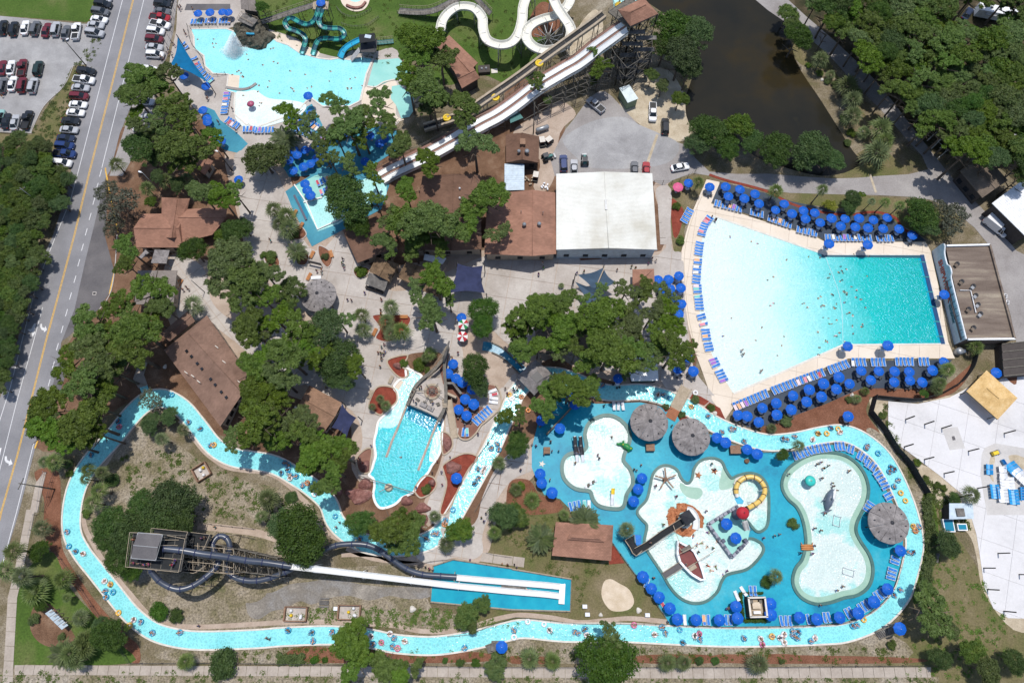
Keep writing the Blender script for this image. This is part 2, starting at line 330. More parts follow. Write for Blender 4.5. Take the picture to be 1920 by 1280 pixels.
def copy_tree(o,parent=None):
    c = o.copy(); C.objects.link(c); c.parent = parent
    for ch in KIDS.get(o.name,()): copy_tree(ch,c)
    return c
KIDS = {}
def proto(o):
    def walk(x):
        KIDS[x.name] = [y for y in bpy.data.objects if y.parent == x]
        for y in KIDS[x.name]: walk(y)
    walk(o); return o
Z = {}
SUB = {}
def sheet(name,pts,mat,lay,sm=True,n=4,kind='structure',h=0):
    pts = smooth(pts,True,n) if sm else pts
    w_ = [P(*p[:2]) for p in pts]; m = MB()
    SUB[lay] = SUB.get(lay,0) + 1; z = lay * .012 + (SUB[lay] % 15) * .0008
    if h: m.prism(w_,z - .05,z + h)
    else: m.sheet(w_,z)
    return m.build(name,mat,None,kind)
def edge(name,pts,mat,wd,h,lay,closed=True,sm=True,off=0,parent=None,kind='structure'):
    pts = smooth(pts,closed) if sm else pts
    SUB['e'] = SUB.get('e',0) + 1
    w_ = [P(*p[:2]) for p in pts]; z = lay * .012; h += (SUB['e'] % 7) * .001
    return MB().sweep(w_,[(off - wd / 2,z - .02),(off - wd / 2,z + h),(off + wd / 2,z + h),(off + wd / 2,z - .02)],closed).build(name,mat,parent,kind)
def ribbon_px(path,width):
    """left and right pixel edges of a band of given pixel width round a closed centre line"""
    n = len(path); L_,R2 = [],[]
    for i in range(n):
        a,b = path[(i - 1) % n],path[(i + 1) % n]; dx,dy = b[0] - a[0],b[1] - a[1]; l = math.hypot(dx,dy) or 1
        ww = width(i / n) if callable(width) else width
        L_.append((path[i][0] - dy / l * ww / 2,path[i][1] + dx / l * ww / 2)); R2.append((path[i][0] + dy / l * ww / 2,path[i][1] - dx / l * ww / 2))
    return L_,R2
def band(name,path,width,mat,lay,closed=False,sm=True,kind='structure',parent=None):
    pts = smooth(path,closed) if sm else list(path)
    if closed: a,b = ribbon_px(pts,width)
    else:
        ext = [(2 * pts[0][0] - pts[1][0],2 * pts[0][1] - pts[1][1])] + pts + [(2 * pts[-1][0] - pts[-2][0],2 * pts[-1][1] - pts[-2][1])]
        a,b = ribbon_px(ext,width); a,b = a[1:-1],b[1:-1]
    N = len(pts); z = lay * .012
    vs = [P(*p,z) for p in a] + [P(*p,z) for p in b]
    fs = [(i,(i + 1) % N,N + (i + 1) % N,N + i)[::-1] for i in range(N if closed else N - 1)]
    m = MB().add(vs,fs)
    o = m.build(name,mat,parent,kind)
    o.data.update();
    if o.data.polygons[0].normal.z < 0: o.data.flip_normals()
    return o
def slabs(root,pts,ang,cell,mat,z,th=.05,gap=.09,name='slab',sm=True,cell2=None):
    """break a paved area into separate slabs with open joints"""
    pts = smooth(pts,True) if sm else pts
    w_ = [P(*p[:2]) for p in pts]; cell2 = cell2 or cell
    bm = bmesh.new(); vs = [bm.verts.new((p.x,p.y,z)) for p in w_]
    for t in tessellate_polygon([[Vector((p.x,p.y,0)) for p in w_]]):
        try: bm.faces.new([vs[i] for i in t])
        except ValueError: pass
    A = Vector((math.cos(ang),math.sin(ang),0)); B = Vector((-A.y,A.x,0))
    for ax,cl in ((A,cell),(B,cell2)):
        ks = [p.dot(ax) for p in w_]
        for k in range(int(min(ks) // cl),int(max(ks) // cl) + 2):
            for s_ in (-.5,.5):
                bmesh.ops.bisect_plane(bm,geom=bm.verts[:] + bm.edges[:] + bm.faces[:],plane_co=ax * (k * cl + s_ * gap),plane_no=ax)
    cells = {}
    for f in bm.faces:
        c = f.calc_center_median(); a,b = c.dot(A) / cell,c.dot(B) / cell2
        if abs(a - round(a)) * cell < gap * .5 or abs(b - round(b)) * cell2 < gap * .5: continue
        cells.setdefault((math.floor(a),math.floor(b)),[]).append([v.co.copy() for v in f.verts])
    bm.free()
    for fl in cells.values():
        b2 = bmesh.new(); fs = []
        for f in fl:
            fs.append(b2.faces.new([b2.verts.new(c) for c in f]))
        bmesh.ops.remove_doubles(b2,verts=b2.verts[:],dist=.002)
        bmesh.ops.recalc_face_normals(b2,faces=b2.faces[:])
        if sum(f.normal.z for f in b2.faces) < 0: bmesh.ops.reverse_faces(b2,faces=b2.faces[:])
        if sum(f.calc_area() for f in b2.faces) < .15: b2.free(); continue
        dz = random.uniform(0,.006)
        r = bmesh.ops.extrude_face_region(b2,geom=b2.faces[:])
        for v in [g for g in r['geom'] if isinstance(g,bmesh.types.BMVert)]: v.co.z += th + dz
        bmesh.ops.recalc_face_normals(b2,faces=b2.faces[:])
        me = bpy.data.meshes.new(name); b2.to_mesh(me); b2.free(); me.materials.append(M[mat]); mk(name,me,root)
# ------------------------------------------------------------------ the ground and what is laid on it
MB().add([(-600,-400,0),(600,-400,0),(600,800,0),(-600,800,0)],[(0,1,2,3)]).build('ground','ground',None,'structure')
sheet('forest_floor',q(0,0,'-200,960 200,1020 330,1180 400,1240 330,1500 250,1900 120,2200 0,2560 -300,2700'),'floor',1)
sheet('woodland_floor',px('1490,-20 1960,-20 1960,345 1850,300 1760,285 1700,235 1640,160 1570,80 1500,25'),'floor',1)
sheet('lawn',px('500,-30 1010,-30 1005,130 960,160 900,140 830,160 760,105 600,115 520,80 460,60'),'lawn',1)
sheet('roadside_lawn',q(0,0,'-100,-100 720,-60 700,170 620,165 0,120 -100,110'),'lawn',1)
sheet('verge',q(0,0,'540,490 580,620 500,880 420,1240 380,1330 180,1150 -60,1080 -60,1000 240,1010 340,820 480,640'),'turf',1)
sheet('park_floor',px('225,240 430,230 560,300 900,250 960,140 1060,230 1040,330 1250,340 1290,760 1000,830 900,1000 560,900 300,740 120,840 60,830 40,760 130,640 190,520 200,330'),'pinestraw',1)
sheet('island_sand',px('200,860 235,810 270,800 330,830 400,880 480,905 560,925 610,980 600,1060 810,1060 810,1140 1000,1165 980,1185 850,1195 700,1170 340,1180 230,1110 160,1000'),'sandy',2)
sheet('grass_patch',px('900,990 960,900 1010,930 1060,955 1120,980 1160,1040 1200,1090 1255,1160 1100,1165 900,1170 880,1060'),'turf',2)
sheet('field',px('1740,930 1790,1000 1830,1060 1850,1110 1890,1170 1950,1190 1950,1320 1680,1320 1700,1150 1735,1050'),'turf',2)
sheet('lower_verge',px('-10,1252 1760,1268 1760,1330 -10,1330'),'sandy',2,False)
sheet('river_bank',px('330,1212 520,1210 740,1228 860,1222 980,1195 1180,1208 1460,1210 1640,1180 1700,1235 1400,1243 900,1243 340,1240'),'sandy',2)
sheet('mulch_strip',q(0,3,'260,-300 440,-300 455,100 480,300 640,560 800,760 950,920 1040,1000 1050,1120 980,1120 880,980 700,760 380,280 330,100 330,-100'),'mulch',3)
sheet('corner_lawn',q(0,3,'400,300 520,560 760,820 900,980 980,1130 200,1140 105,1120 130,640 230,400'),'lawn',3)
sheet('sign_bed',q(0,3,'260,700 380,690 520,860 560,960 400,1010 280,960 225,850'),'pinestraw',4)
for s_ in ('1340,1228 1400,1226 1700,1232 1700,1242 1340,1242','1200,1228 1310,1226 1350,1232 1350,1242 1200,1242','560,1212 660,1216 900,1222 900,1240 560,1240','960,1229 1040,1232 1040,1243 960,1243','1440,1226 1500,1228 1500,1242 1430,1242'):
    sheet('mulch_bed',px(s_),'mulch',3)
sheet('mulch_yard',q(0,2,'880,380 1000,280 1120,120 1260,120 1430,310 1600,520 1700,640 1800,700 1640,700 1560,600 1440,440 1310,368 1220,366 1080,400 980,470'),'pinestraw',3)
sheet('brown_bed',q(3,2,'0,620 430,470 700,350 760,420 740,540 880,740 900,800 820,760 620,640 420,630 200,690 0,700 -60,680'),'mulch',3)
sheet('back_bed',px('1615,728 1750,728 1800,700 1830,665 1790,650 1830,672 1790,735 1720,750 1640,746'),'mulch',2)
sheet('river_shoulder',px('1625,810 1665,850 1712,930 1728,1000 1722,1060 1740,1060 1745,960 1722,900 1690,850 1640,805'),'sandy',4)
sheet('dirt_bank',px('1635,745 1720,755 1790,740 1830,760 1668,752 1665,830 1700,860 1800,900 1830,960 1850,1080 1880,1130 1930,1160 1960,1180 1900,1180 1845,1110 1830,1040 1815,1000 1770,960 1720,890 1660,830 1640,780'),'dirtpad',3)
sheet('hedge_bed',px('1728,935 1748,930 1760,1000 1752,1060 1735,1100 1720,1130 1712,1120 1728,1050 1735,1000'),'lawn',4)
sheet('volleyball_sand',q(2,3,'690,520 740,500 800,530 880,580 915,670 870,730 760,740 700,690 670,610'),'sand',4)
sheet('grey_yard',q(1,3,'-60,620 120,600 250,540 400,520 560,500 800,540 1000,560 1320,560 1310,630 1150,650 1000,625 850,660 700,625 560,640 420,690 330,665 220,720 120,740 20,800 -60,760'),'greysand',3)
sheet('slide_sand',px('400,1085 470,1085 500,1110 470,1130 400,1120 360,1140 340,1110'),'sandy',4)
sheet('pine_island',px('655,905 690,925 715,950 760,955 800,990 850,930 860,960 800,1005 730,1012 680,1005 650,985 625,940'),'pinestraw',3)
sheet('dirt_yard',px('1160,200 1200,140 1250,130 1285,180 1300,230 1280,265 1230,255 1195,230'),'dirtpad',2)
sheet('lot_edge',px('1445,40 1480,20 1520,60 1600,190 1660,280 1700,330 1560,335 1590,300 1640,250 1560,140 1500,120'),'turf',2)
sheet('service_bank',px('1470,355 1740,380 1800,410 1760,455 1640,400 1490,380'),'turf',2)
sheet('entry_bed',px('1296,330 1330,330 1318,352 1290,400 1276,475 1262,465 1252,360 1260,340'),'turf',3)
sheet('red_bed',px('1258,375 1275,385 1282,400 1272,440 1262,440'),'redmulch',4)
# the pond
pond = sheet('pond',px('1190,-30 1440,-30 1490,110 1540,190 1590,270 1610,310 1540,330 1430,300 1380,270 1300,240 1285,190 1300,120 1260,40'),'pond',3)
0 and edge('pond_bank',px('1190,-30 1440,-30 1490,110 1540,190 1590,270 1610,310 1540,330 1430,300 1380,270 1300,240 1285,190 1300,120 1260,40'),'dirtpad',.7,.12,3)
# the road, its shoulder and the parking
road_l = px('225,-40 210,0') + q(0,0,'700,240 640,540 560,1000 530,1320') + q(0,1,'500,170 400,480 280,750 200,1010 130,1280') + q(0,2,'60,260 0,430 -200,1000')
road_r = px('320,-40 305,0') + q(0,0,'1160,400 1000,760 900,1000 830,1280') + q(0,1,'790,60 710,400 640,680 560,1040 460,1290') + q(0,2,'440,180 350,480 275,760 140,1290') + q(0,3,'20,400 -60,640')
road = sheet('road',road_l + road_r[::-1],'asphalt',4,False)
sheet('parking_bay',q(0,1,'790,60 800,300 790,500 860,760 820,920 740,1040 640,1120 520,1240 460,1280 500,1100 640,680 710,400'),'asphalt_dark',3,False)
sheet('roadside_bay',q(0,2,'400,120 520,160 440,420 330,600 300,740 270,740 340,480'),'asphalt_dark',3,False)
sheet('parking_verge',px('300,-20 335,-20 325,60 312,110 300,130 280,240 230,330 205,330 260,160'),'asphalt_old',3,False)
sheet('car_park',q(0,0,'-120,120 0,122 600,180 720,190 700,400 660,480 545,500 480,640 330,800 240,960 222,1000 0,985 -120,960'),'gravel',3)
def stripe(path,wd,mat,parent=road,name='road_line'):
    return edge(name,path,mat,wd,.012,4.4,False,False,parent=parent,kind=None)
stripe(px('232,-20') + q(0,0,'920,0 760,620 590,1280') + q(0,1,'530,220 400,540 270,870 165,1280') + q(0,2,'80,340 0,590 -80,830'),.14,'whiteline')
for o_ in (-1.0,1.0):
    stripe([(u + o_,v) for u,v in px('254,-20') + q(0,0,'1000,0 850,600 675,1280') + q(0,1,'560,480 440,930 345,1280') + q(0,2,'245,400 130,860 10,1280') + q(0,3,'0,50 -60,240')],.13,'yellowline')
stripe(px('274,-20') + q(0,0,'1080,0 960,480 765,1260'),.14,'whiteline')
stripe(q(0,1,'322,1024 250,1290') + q(0,2,'130,440 0,960 -60,1200'),.13,'whiteline')
stripe(q(0,2,'255,760 125,1280') + q(0,3,'20,390'),.14,'whiteline')
for c in q(0,1,'755,20 730,120 705,230 677,345 648,460 620,575 592,692 563,815 530,940 500,1065 467,1190') + q(0,2,'432,40 402,175 370,310'):
    stripe([(c[0] + 1.9,c[1] - 6.6),(c[0] - 1.9,c[1] + 6.6)],.16,'whiteline',name='lane_dash')
def poly_mark(name,pts):
    w_ = [P(*p) for p in pts]; MB().prism(w_,.05,.066).build(name,'whiteline',road)
poly_mark('turn_arrow',q(0,1,'272,1146 258,1146 236,1186 204,1190 236,1214 234,1204 244,1200 238,1218 246,1248 268,1210 258,1206'))
poly_mark('turn_arrow',q(0,1,'304,1150 316,1146 318,1172 336,1180 342,1164 354,1192 330,1214 332,1200 312,1192 302,1172'))
poly_mark('turn_arrow',q(0,2,'38,860 52,858 56,888 76,898 80,878 96,916 66,932 68,916 46,906 36,888'))
poly_mark('turn_arrow',q(0,2,'-14,800 14,796 2,850 -14,870'))
stripe(px('198,315') + q(0,1,'793,0 815,120 850,300 888,470'),.3,'yellowline',None,'kerb_line'); stripe(q(0,1,'860,755 822,925'),.3,'yellowline',None,'kerb_line'); stripe(q(0,2,'284,742 262,800'),.3,'yellowline',None,'kerb_line')
edge('kerb',q(0,1,'880,480 862,750 825,930 740,1050'),'kerb',.2,.12,3,False,parent=None)
edge('kerb',q(0,0,'550,500 480,650 330,800 240,980 222,1000 -40,990'),'kerb',.15,.1,3,False)
sheet('storm_drain',q(0,1,'697,908 726,908 722,934 693,934'),'kerb',6,False); sheet('drain_grate',q(0,1,'701,914 720,914 718,928 699,928'),'black',7,False)
# pavements of separate slabs
walk1 = mk('pavement',None,kind='structure')
slabs(walk1,px('28,1246 1300,1251 1745,1250 1745,1269 1300,1271 28,1264'),R_(0),2.05,'slab',.03,.06,.07,'paving_slab',False,30)
walk2 = mk('footpath',None,kind='structure')
slabs(walk2,q(0,3,'200,-20 262,-20 180,420 130,640 100,1170 100,1290 20,1290 40,1000 60,640 115,420'),R_(88),2.6,'slab',.03,.06,.07,'paving_slab',False,30)
slabs(walk2,q(0,2,'330,980 350,980 330,1060 280,1280 225,1280 270,1060'),R_(75),2.6,'slab',.03,.06,.07,'paving_slab',False,30)
slabs(walk2,q(0,2,'1040,170 1110,150 1080,250 1110,330 1040,350 1000,280'),R_(75),2.6,'slab',.05,.06,.07,'paving_slab',False,30)
# walks beside the lazy river
band('river_walk',q(0,2,'1010,620 960,690 900,750 860,800 800,900 760,950'),9,'walk',4)
band('river_walk',q(0,2,'1350,590 1420,680 1520,810 1600,880 1700,940 1830,965 1960,975') + q(1,2,'150,1010 260,1090 330,1160 400,1240') + px('600,985 625,1005 660,1022'),9,'walk',4)
band('river_walk',q(0,3,'610,-20 640,120 690,220 760,340 900,520 1010,650 1110,760 1230,830 1350,852 1500,858 1700,850 1940,835') + q(1,3,'200,825 400,820 600,825 850,835 1050,850 1200,885 1350,895 1500,885 1640,850 1800,800 1920,775') + q(2,3,'100,770 300,790 500,825 700,810 900,795 1160,820'),9,'walk',4)
band('tower_path',px('370,985 420,990 480,998 520,1010'),14,'walk',4)
band('tower_path',px('650,1026 700,1045 760,1050 810,1042 860,1030'),12,'walk',4)
band('slide_path',px('640,1040 700,1040 740,1052 800,1058'),8,'walk',4)
# plaza: joints between big concrete slabs
plaza = mk('plaza',None,kind='structure')
slabs(plaza,px('440,290 500,300 540,370 570,450 600,470 640,440 668,490 700,530 760,545 860,500 930,476 1040,474 1235,478 1236,400 1230,355 1258,355 1256,440 1262,470 1280,480 1284,560 1290,620 1300,690 1345,755 1260,737 1220,700 1100,690 1040,650 1000,640 960,650 900,600 860,610 868,660 880,720 935,730 965,700 985,715 975,745 945,745 930,790 905,825 880,880 850,940 840,985 835,1010 890,980 905,930 935,870 985,830 1000,860 1000,880 960,900 930,940 905,1000 905,1035 880,1050 850,1045 812,1058 780,1040 830,1005 800,965 810,920 835,850 835,790 830,740 800,700 745,715 720,760 706,850 690,900 670,880 680,820 660,770 600,740 560,700 590,660 620,610 580,590 540,560 500,520 470,480 450,400'),
      R_(-9),5.2,'concrete',.05,.05,.10,'plaza_slab',True)
slabs(plaza,px('320,480 380,500 395,560 420,590 470,620 520,600 560,640 600,700 540,720 440,640 380,600 345,610 325,560'),R_(40),4.2,'concrete',.045,.04,.09,'plaza_slab',True)
sheet('plaza_base',px('420,270 520,290 560,380 590,440 640,430 700,500 900,470 1040,465 1240,470 1225,350 1262,350 1268,470 1290,480 1300,690 1350,770 1240,740 1100,700 1040,670 985,712 960,780 920,840 860,940 840,1000 890,985 960,880 1000,820 1010,880 940,950 905,1050 800,1065 770,1040 820,1010 790,960 830,850 820,740 740,720 700,900 660,880 650,780 540,740 430,660 320,610 315,480 400,490 460,480'),'walk',2.5)
# asphalt yard and service road
sheet('service_yard',px('1040,330 1050,262 1075,225 1110,180 1135,172 1160,195 1195,232 1230,257 1285,272 1330,322 1440,326 1560,335 1650,330 1740,318 1700,262 1650,205 1600,155 1550,100 1500,60 1440,20 1400,-20 1450,-20 1510,30 1570,82 1640,150 1700,225 1750,290 1800,350 1850,400 1905,470 1950,520 1950,790 1900,700 1905,640 1880,540 1850,455 1800,405 1745,375 1640,366 1480,362 1400,346 1300,325 1240,350 1225,340'),'asphalt_old',4,True,2)
sheet('yard_turning',q(2,0,'380,1060 460,980 640,900 840,880 960,940 1100,1000 1250,1080 1200,1200 1000,1260 600,1260 480,1180'),'gravel',5)
sheet('yard_apron',px('962,250 1010,215 1050,190 1080,215 1050,250 1040,330 1020,360 1000,350 1012,300'),'walk',3)
band('speed_hump',q(2,0,'1090,1010 1010,1240'),5,'dirtpad',6,sm=False); band('speed_hump',q(3,1,'765,30 810,165'),4,'dirtpad',6,sm=False)
slabs(plaza,q(2,1,'1085,130 1170,130 1200,555 1112,555'),R_(92),4.0,'concrete',.06,.05,.09,'plaza_slab',False)
# decks round the wave pool
cream = px('1325,336 1350,342 1333,382 1440,418 1532,446 1547,454 1735,454 1744,470 1760,540 1777,640 1790,672 1590,672 1440,732 1376,762 1360,785 1335,750 1318,700 1303,660 1290,610 1282,557 1277,507 1278,470 1286,437 1299,395')
wdeck = mk('wave_pool_deck',None,kind='structure')
slabs(wdeck,cream,R_(-12),4.4,'cream',.05,.05,.05,'deck_slab',False)
sheet('wave_deck_base',cream,'walk',3.5,False)
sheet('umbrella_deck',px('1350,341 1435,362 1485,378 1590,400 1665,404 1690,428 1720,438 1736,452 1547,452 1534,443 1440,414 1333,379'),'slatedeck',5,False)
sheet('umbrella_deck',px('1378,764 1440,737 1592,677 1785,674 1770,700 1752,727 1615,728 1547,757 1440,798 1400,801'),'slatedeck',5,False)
band('brick_edging',q(2,1,'1480,30 1600,70 1900,150') + q(3,1,'180,250 400,310 600,330 800,310 950,350 1010,430 1120,500'),4.5,'redmulch',5.5)
# the wave pool
wp = px('1337,405 1545,477 1733,478 1772,645 1580,647 1375,738 1345,690 1325,640 1312,590 1307,540 1309,490 1318,440')
def poolsheet(name,pts,mat,lay,sm=False):
    o = sheet(name,pts,mat,lay,sm); o['kind'] = 'structure'; return o
poolsheet('wave_pool_water',wp,'wave',9.5)
edge('wave_pool_coping',px('1337,405 1545,477 1733,478 1772,645 1580,647 1375,738'),'coping',.45,.06,9.5,False,False)
edge('wave_pool_gutter',px('1540,479 1733,481'),'tealdark',.9,.03,9.5,False,False)
edge('wave_pool_wall',px('1735,478 1775,645'),'navypaint',.9,.10,9.5,False,False,off=.9)
sheet('wave_chamber_shade',px('1722,484 1733,482 1773,645 1760,645'),'aquadeep',9.8,False)  # shade on the chamber grating, painted as a darker water band
edge('wave_pool_rope',px('1545,477 1575,560 1580,645'),'whiteplastic',.05,.06,9.5,False,True)
for k in range(6):
    t = (k + .5) / 6; u = 1733 + 39 * t; v = 478 + 167 * t
    MB().bar(P(u - 12,v - 1,.16),P(u,v,.16),.12).build('chamber_divider','teallight',None,'structure')
edge('deck_line',px('1322,356 1298,410 1284,470 1284,530 1292,600 1306,662'),'palewood',.08,.01,9,False)
# construction area
pad = px('1665,752 1720,757 1780,745 1812,728 1850,720 1930,690 1960,700 1960,1160 1890,1158 1862,1140 1845,1100 1838,1050 1830,1000 1808,930 1760,890 1700,845 1665,822')
cpad = mk('construction_slab',None,kind='structure')
slabs(cpad,pad,R_(-20),6.3,'whitepad',.05,.06,.05,'pad_slab',False)
sheet('pad_base',pad,'padgrey',3.8,False)
sheet('pad_recess',q(3,2,'1300,650 1420,640 1475,800 1360,815'),'padgrey',9.9,False); sheet('pad_drain',q(3,2,'1375,712 1395,708 1405,738 1382,742'),'asphalt_dark',10.4,False)
sheet('pool_shell',q(3,2,'1600,850 1620,800 1700,762 1920,800 2000,820 2000,1300 1640,1300 1590,1000'),'padgrey',9.9,False)
sheet('mud',q(3,2,'1800,860 1860,850 1920,870 1990,880 1990,960 1920,960 1860,940 1830,920'),'dirtpad',10.4)
sheet('mud',q(3,2,'1670,860 1690,850 1700,900 1680,960 1690,1050 1660,1010 1655,920'),'dirtpad',10.4)
# decks of the bay pool (top left)
sheet('bay_deck',px('345,-20 440,-20 460,40 400,60 470,60 480,50 520,60 560,75 570,90 600,100 640,108 660,95 700,98 745,95 760,180 740,240 640,300 470,290 400,240 330,160 318,120 330,60'),'concrete',3)
sheet('bay_deck',px('500,60 540,68 570,85 600,100 570,118 520,100 495,78'),'cream',4)
sheet('bay_slate',px('350,8 432,8 432,20 346,20'),'asphalt_dark',4,False)
sheet('blue_deck',q(0,0,'1540,800 1610,830 1650,900 1780,1000 1860,1080 1790,1150 1700,1130 1640,1100 1560,960'),'tealdeck',5,False)
sheet('blue_deck',q(1,0,'350,820 420,780 500,940 480,1000 720,960 960,950 1080,990 1100,1100 880,1240 600,1300 250,1330 200,1250 420,1100 480,1100 420,1050 300,1000'),'tealdeck',5,False)
bay = q(0,0,'1435,220 1700,218 1810,260 1830,330') + q(1,0,'-10,310 40,270 90,258 160,315 240,340 330,400 470,440 560,450 620,440 700,452 800,430 880,445 830,560 780,760 700,800 500,800 420,740 380,760 300,850 0,960 -50,940') + q(0,0,'1870,930 1850,940 1760,860 1765,700 1700,680 1715,560 1600,555 1540,500 1530,420 1460,370 1455,280')
poolsheet('bay_pool_water',bay,'bay',8.5)
edge('bay_pool_coping',bay,'coping',.4,.08,8.5,True,False)
sheet('beach_entry',q(0,0,'1765,700 1850,690 1920,680') + q(1,0,'100,740 300,760 380,800 300,880 0,970 -100,950') + q(0,0,'1760,865'),'shallow',9.3,True)
sheet('pool_steps',q(0,0,'1715,560 1800,570 1790,680 1700,665'),'cream',9.8,False)
for k in range(4):
    stripe(q(0,0,'%d,568 %d,662' % (1722 + k * 20,1712 + k * 20)),.2,'whitecoping',None,'pool_step')
edge('stone_lip',q(0,0,'1695,660 1800,675 1870,665 1925,630'),'asphalt_old',.7,.2,9,False,True)
poolsheet('adventure_pool',q(1,0,'888,455 1070,440 1140,500 1180,600 1030,600 900,655 835,650'),'greenpool',9)
sheet('pool_terrace',q(1,0,'820,655 900,660 1010,610 1060,640 1050,860 1110,900 970,920 830,860 790,760'),'cream',6)
poolsheet('adventure_pool',q(1,0,'1020,650 1080,640 1180,730 1190,820 1150,880 1090,890 1050,790 1010,740'),'greenpool',9)
edge('pool_divider',q(1,0,'880,445 830,560 785,760'),'coping',.5,.15,9,False,False)
edge('pool_divider',q(1,0,'835,650 900,655 960,620 1040,600'),'coping',.35,.15,9,False)
# toddler slide landing (centre top)
sheet('blue_walk',q(1,1,'210,165 290,110 440,20 560,-60 760,-80 1000,110 940,290 700,420 420,570'),'tealdeck',8,False)
sheet('landing_pool',q(1,1,'360,245 500,200 680,140 820,60 980,100 980,180 620,400 465,455'),'aqualight',9,False)
edge('landing_wall',q(1,1,'290,110 385,250 465,445 620,375 720,300'),'whitecoping',.3,.35,9,False,False)
edge('landing_wall',q(1,1,'290,190 330,270 380,375'),'castledark',.5,.4,9,False,False)
edge('landing_wall',q(1,1,'360,242 500,205'),'whitecoping',.3,.35,9,False,False)
sheet('upper_deck',q(1,1,'300,115 440,40 520,20 640,60 600,150 500,205 365,240'),'greenpool',9,False)
sheet('dark_trough',q(1,1,'310,195 330,195 395,330 385,380'),'canal',9.4,False)
sheet('round_terrace',px('640,-18 640,4 650,16 664,22 680,20 690,10 694,-6 690,-20'),'cream',8.2); sheet('round_basin',px('654,-18 655,-2 662,4 674,3 680,-6 678,-18'),'aqualight',8.8)
edge('round_terrace_rocks',px('650,12 664,17 678,15 686,6'),'rock',.6,.5,8,False)
# lazy river
river_c = [(172,866),(215,818),(250,775),(278,752),(308,747),(342,765),(372,800),(402,837),(437,857),(480,864),(517,872),(555,893),(587,915),(615,942),(628,975),(650,998),(682,1017),(725,1025),(767,1023),(805,1013),(833,992),(850,967),(867,938),(893,893),(922,840),(942,795),(958,762),(970,735),(1000,707),(1040,704),(1075,713),(1115,730),(1150,737),(1199,735),(1232,741),(1262,751),(1297,768),(1332,791),(1377,812),(1435,829),(1490,826),(1543,815),(1585,813),(1628,834),(1664,872),(1698,945),(1714,1010),(1710,1049),(1701,1083),(1691,1112),(1667,1143),(1634,1168),(1585,1186),(1540,1190),(1465,1193),(1360,1194),(1260,1190),(1160,1185),(1060,1185),(985,1178),(948,1184),(905,1195),(855,1205),(805,1210),(742,1206),(692,1196),(620,1190),(530,1193),(480,1197),(375,1200),(320,1193),(282,1179),(247,1151),(216,1114),(181,1070),(155,1037),(137,1002),(135,960),(146,910)]
def rw(t): return 33 - 5 * max(0,math.sin(math.pi * min(max((t - .22) / .4,0),1)))
rs = smooth(river_c,True)
band('lazy_river_water',rs,rw,'river',8.6,True,False)
ra,rb = ribbon_px(rs,lambda t: rw(t) + 1.5)
edge('river_coping',ra,'coping',.32,.10,8.3,True,False); edge('river_coping',rb,'coping',.32,.10,8.3,True,False)
band('canal_water',px('985,700 965,680 945,664 925,652 905,648'),17,'canal',8)
for d in (-9,9): edge('canal_wall',[(u,v + d) for u,v in px('980,698 962,680 942,662 922,652')],'timber',.3,.3,8,False)
band('river_entry',q(0,2,'1075,335 1100,400 1130,450'),15,'river',8.9,sm=False)
# bright blue deck of the children's area
kdeck = px('997,876 997,840 1003,815 1012,780 1030,752 1060,745 1118,757') + [(u,v) for u,v in px('1150,756 1200,754 1232,760 1258,772 1290,789 1327,812 1372,832 1432,848 1490,846 1545,834 1580,833 1612,851 1644,886 1678,950 1693,1008 1691,1043 1684,1072 1675,1100 1655,1128 1625,1151 1583,1166 1538,1170 1465,1173 1360,1174 1256,1170')] + px('1247,1155 1195,1082 1150,1020 1122,982 1120,962 1070,955 1050,935 1020,927 1007,902')
sheet('blue_deck',kdeck,'bluedeck',9.2,False)
def pool(name,pts,mat,kmat,kw,lay=10,h=.3,step=None):
    o = poolsheet(name,pts,mat,lay,True)
    if step: edge(name + '_step',pts,step,1.0,.02,lay,True,True)
    edge(name + '_kerb',pts,kmat,kw,h,lay - .5,True,True,off=KS * ((.5 if step else 0) + kw / 2))
KS = -1
A_ = q(2,2,'560,700 590,620 680,572 770,580 850,650 868,740 832,830 822,900 875,970 890,1060 845,1140 822,1228 760,1240 665,1222 620,1180 590,1112 480,1090 402,1020 390,920 430,860 530,838 572,790')
B_ = px('1197,958 1214,938 1221,912 1226,890 1238,877 1252,875 1267,882 1275,898 1287,908 1297,903 1301,890 1303,880 1314,866 1332,861 1350,866 1358,882 1370,898 1385,893 1403,889 1421,893 1434,908 1438,930 1438,960 1436,981 1429,991 1418,993 1403,976 1393,972 1366,1010 1366,1040 1400,1013 1419,1016 1428,1026 1425,1037 1412,1053 1396,1065 1362,1074 1350,1088 1342,1107 1322,1124 1298,1127 1275,1117 1257,1097 1242,1071 1216,1032 1210,1015 1215,985 1204,971')
C_ = px('1472,910 1480,887 1500,870 1520,860 1545,855 1575,858 1597,870 1613,890 1620,915 1616,940 1607,958 1598,978 1597,997 1606,1017 1622,1042 1628,1067 1622,1092 1604,1107 1580,1112 1552,1121 1527,1123 1504,1112 1493,1092 1497,1070 1510,1052 1517,1022 1515,992 1508,965 1497,945 1481,930')
pool('toddler_pool',A_,'kidpool','kerbgreen',.8)
pool('ship_pool',B_,'kidpool','kerbgreen',.55)
pool('whale_pool',C_,'kidpool','kerbgreen',.6,step='stepgreen')
for s_ in ('1275,905 1290,912 1312,915 1317,925 1308,935 1290,932 1277,920','1356,875 1362,885 1380,900 1375,912 1352,918 1348,905'): sheet('green_ramp',px(s_),'stepgreen',10.6)
edge('ring_kerb',px('1376,915 1380,900 1395,893 1412,894 1428,905 1434,922 1430,940 1418,950'),'coping',.5,.3,10,False)
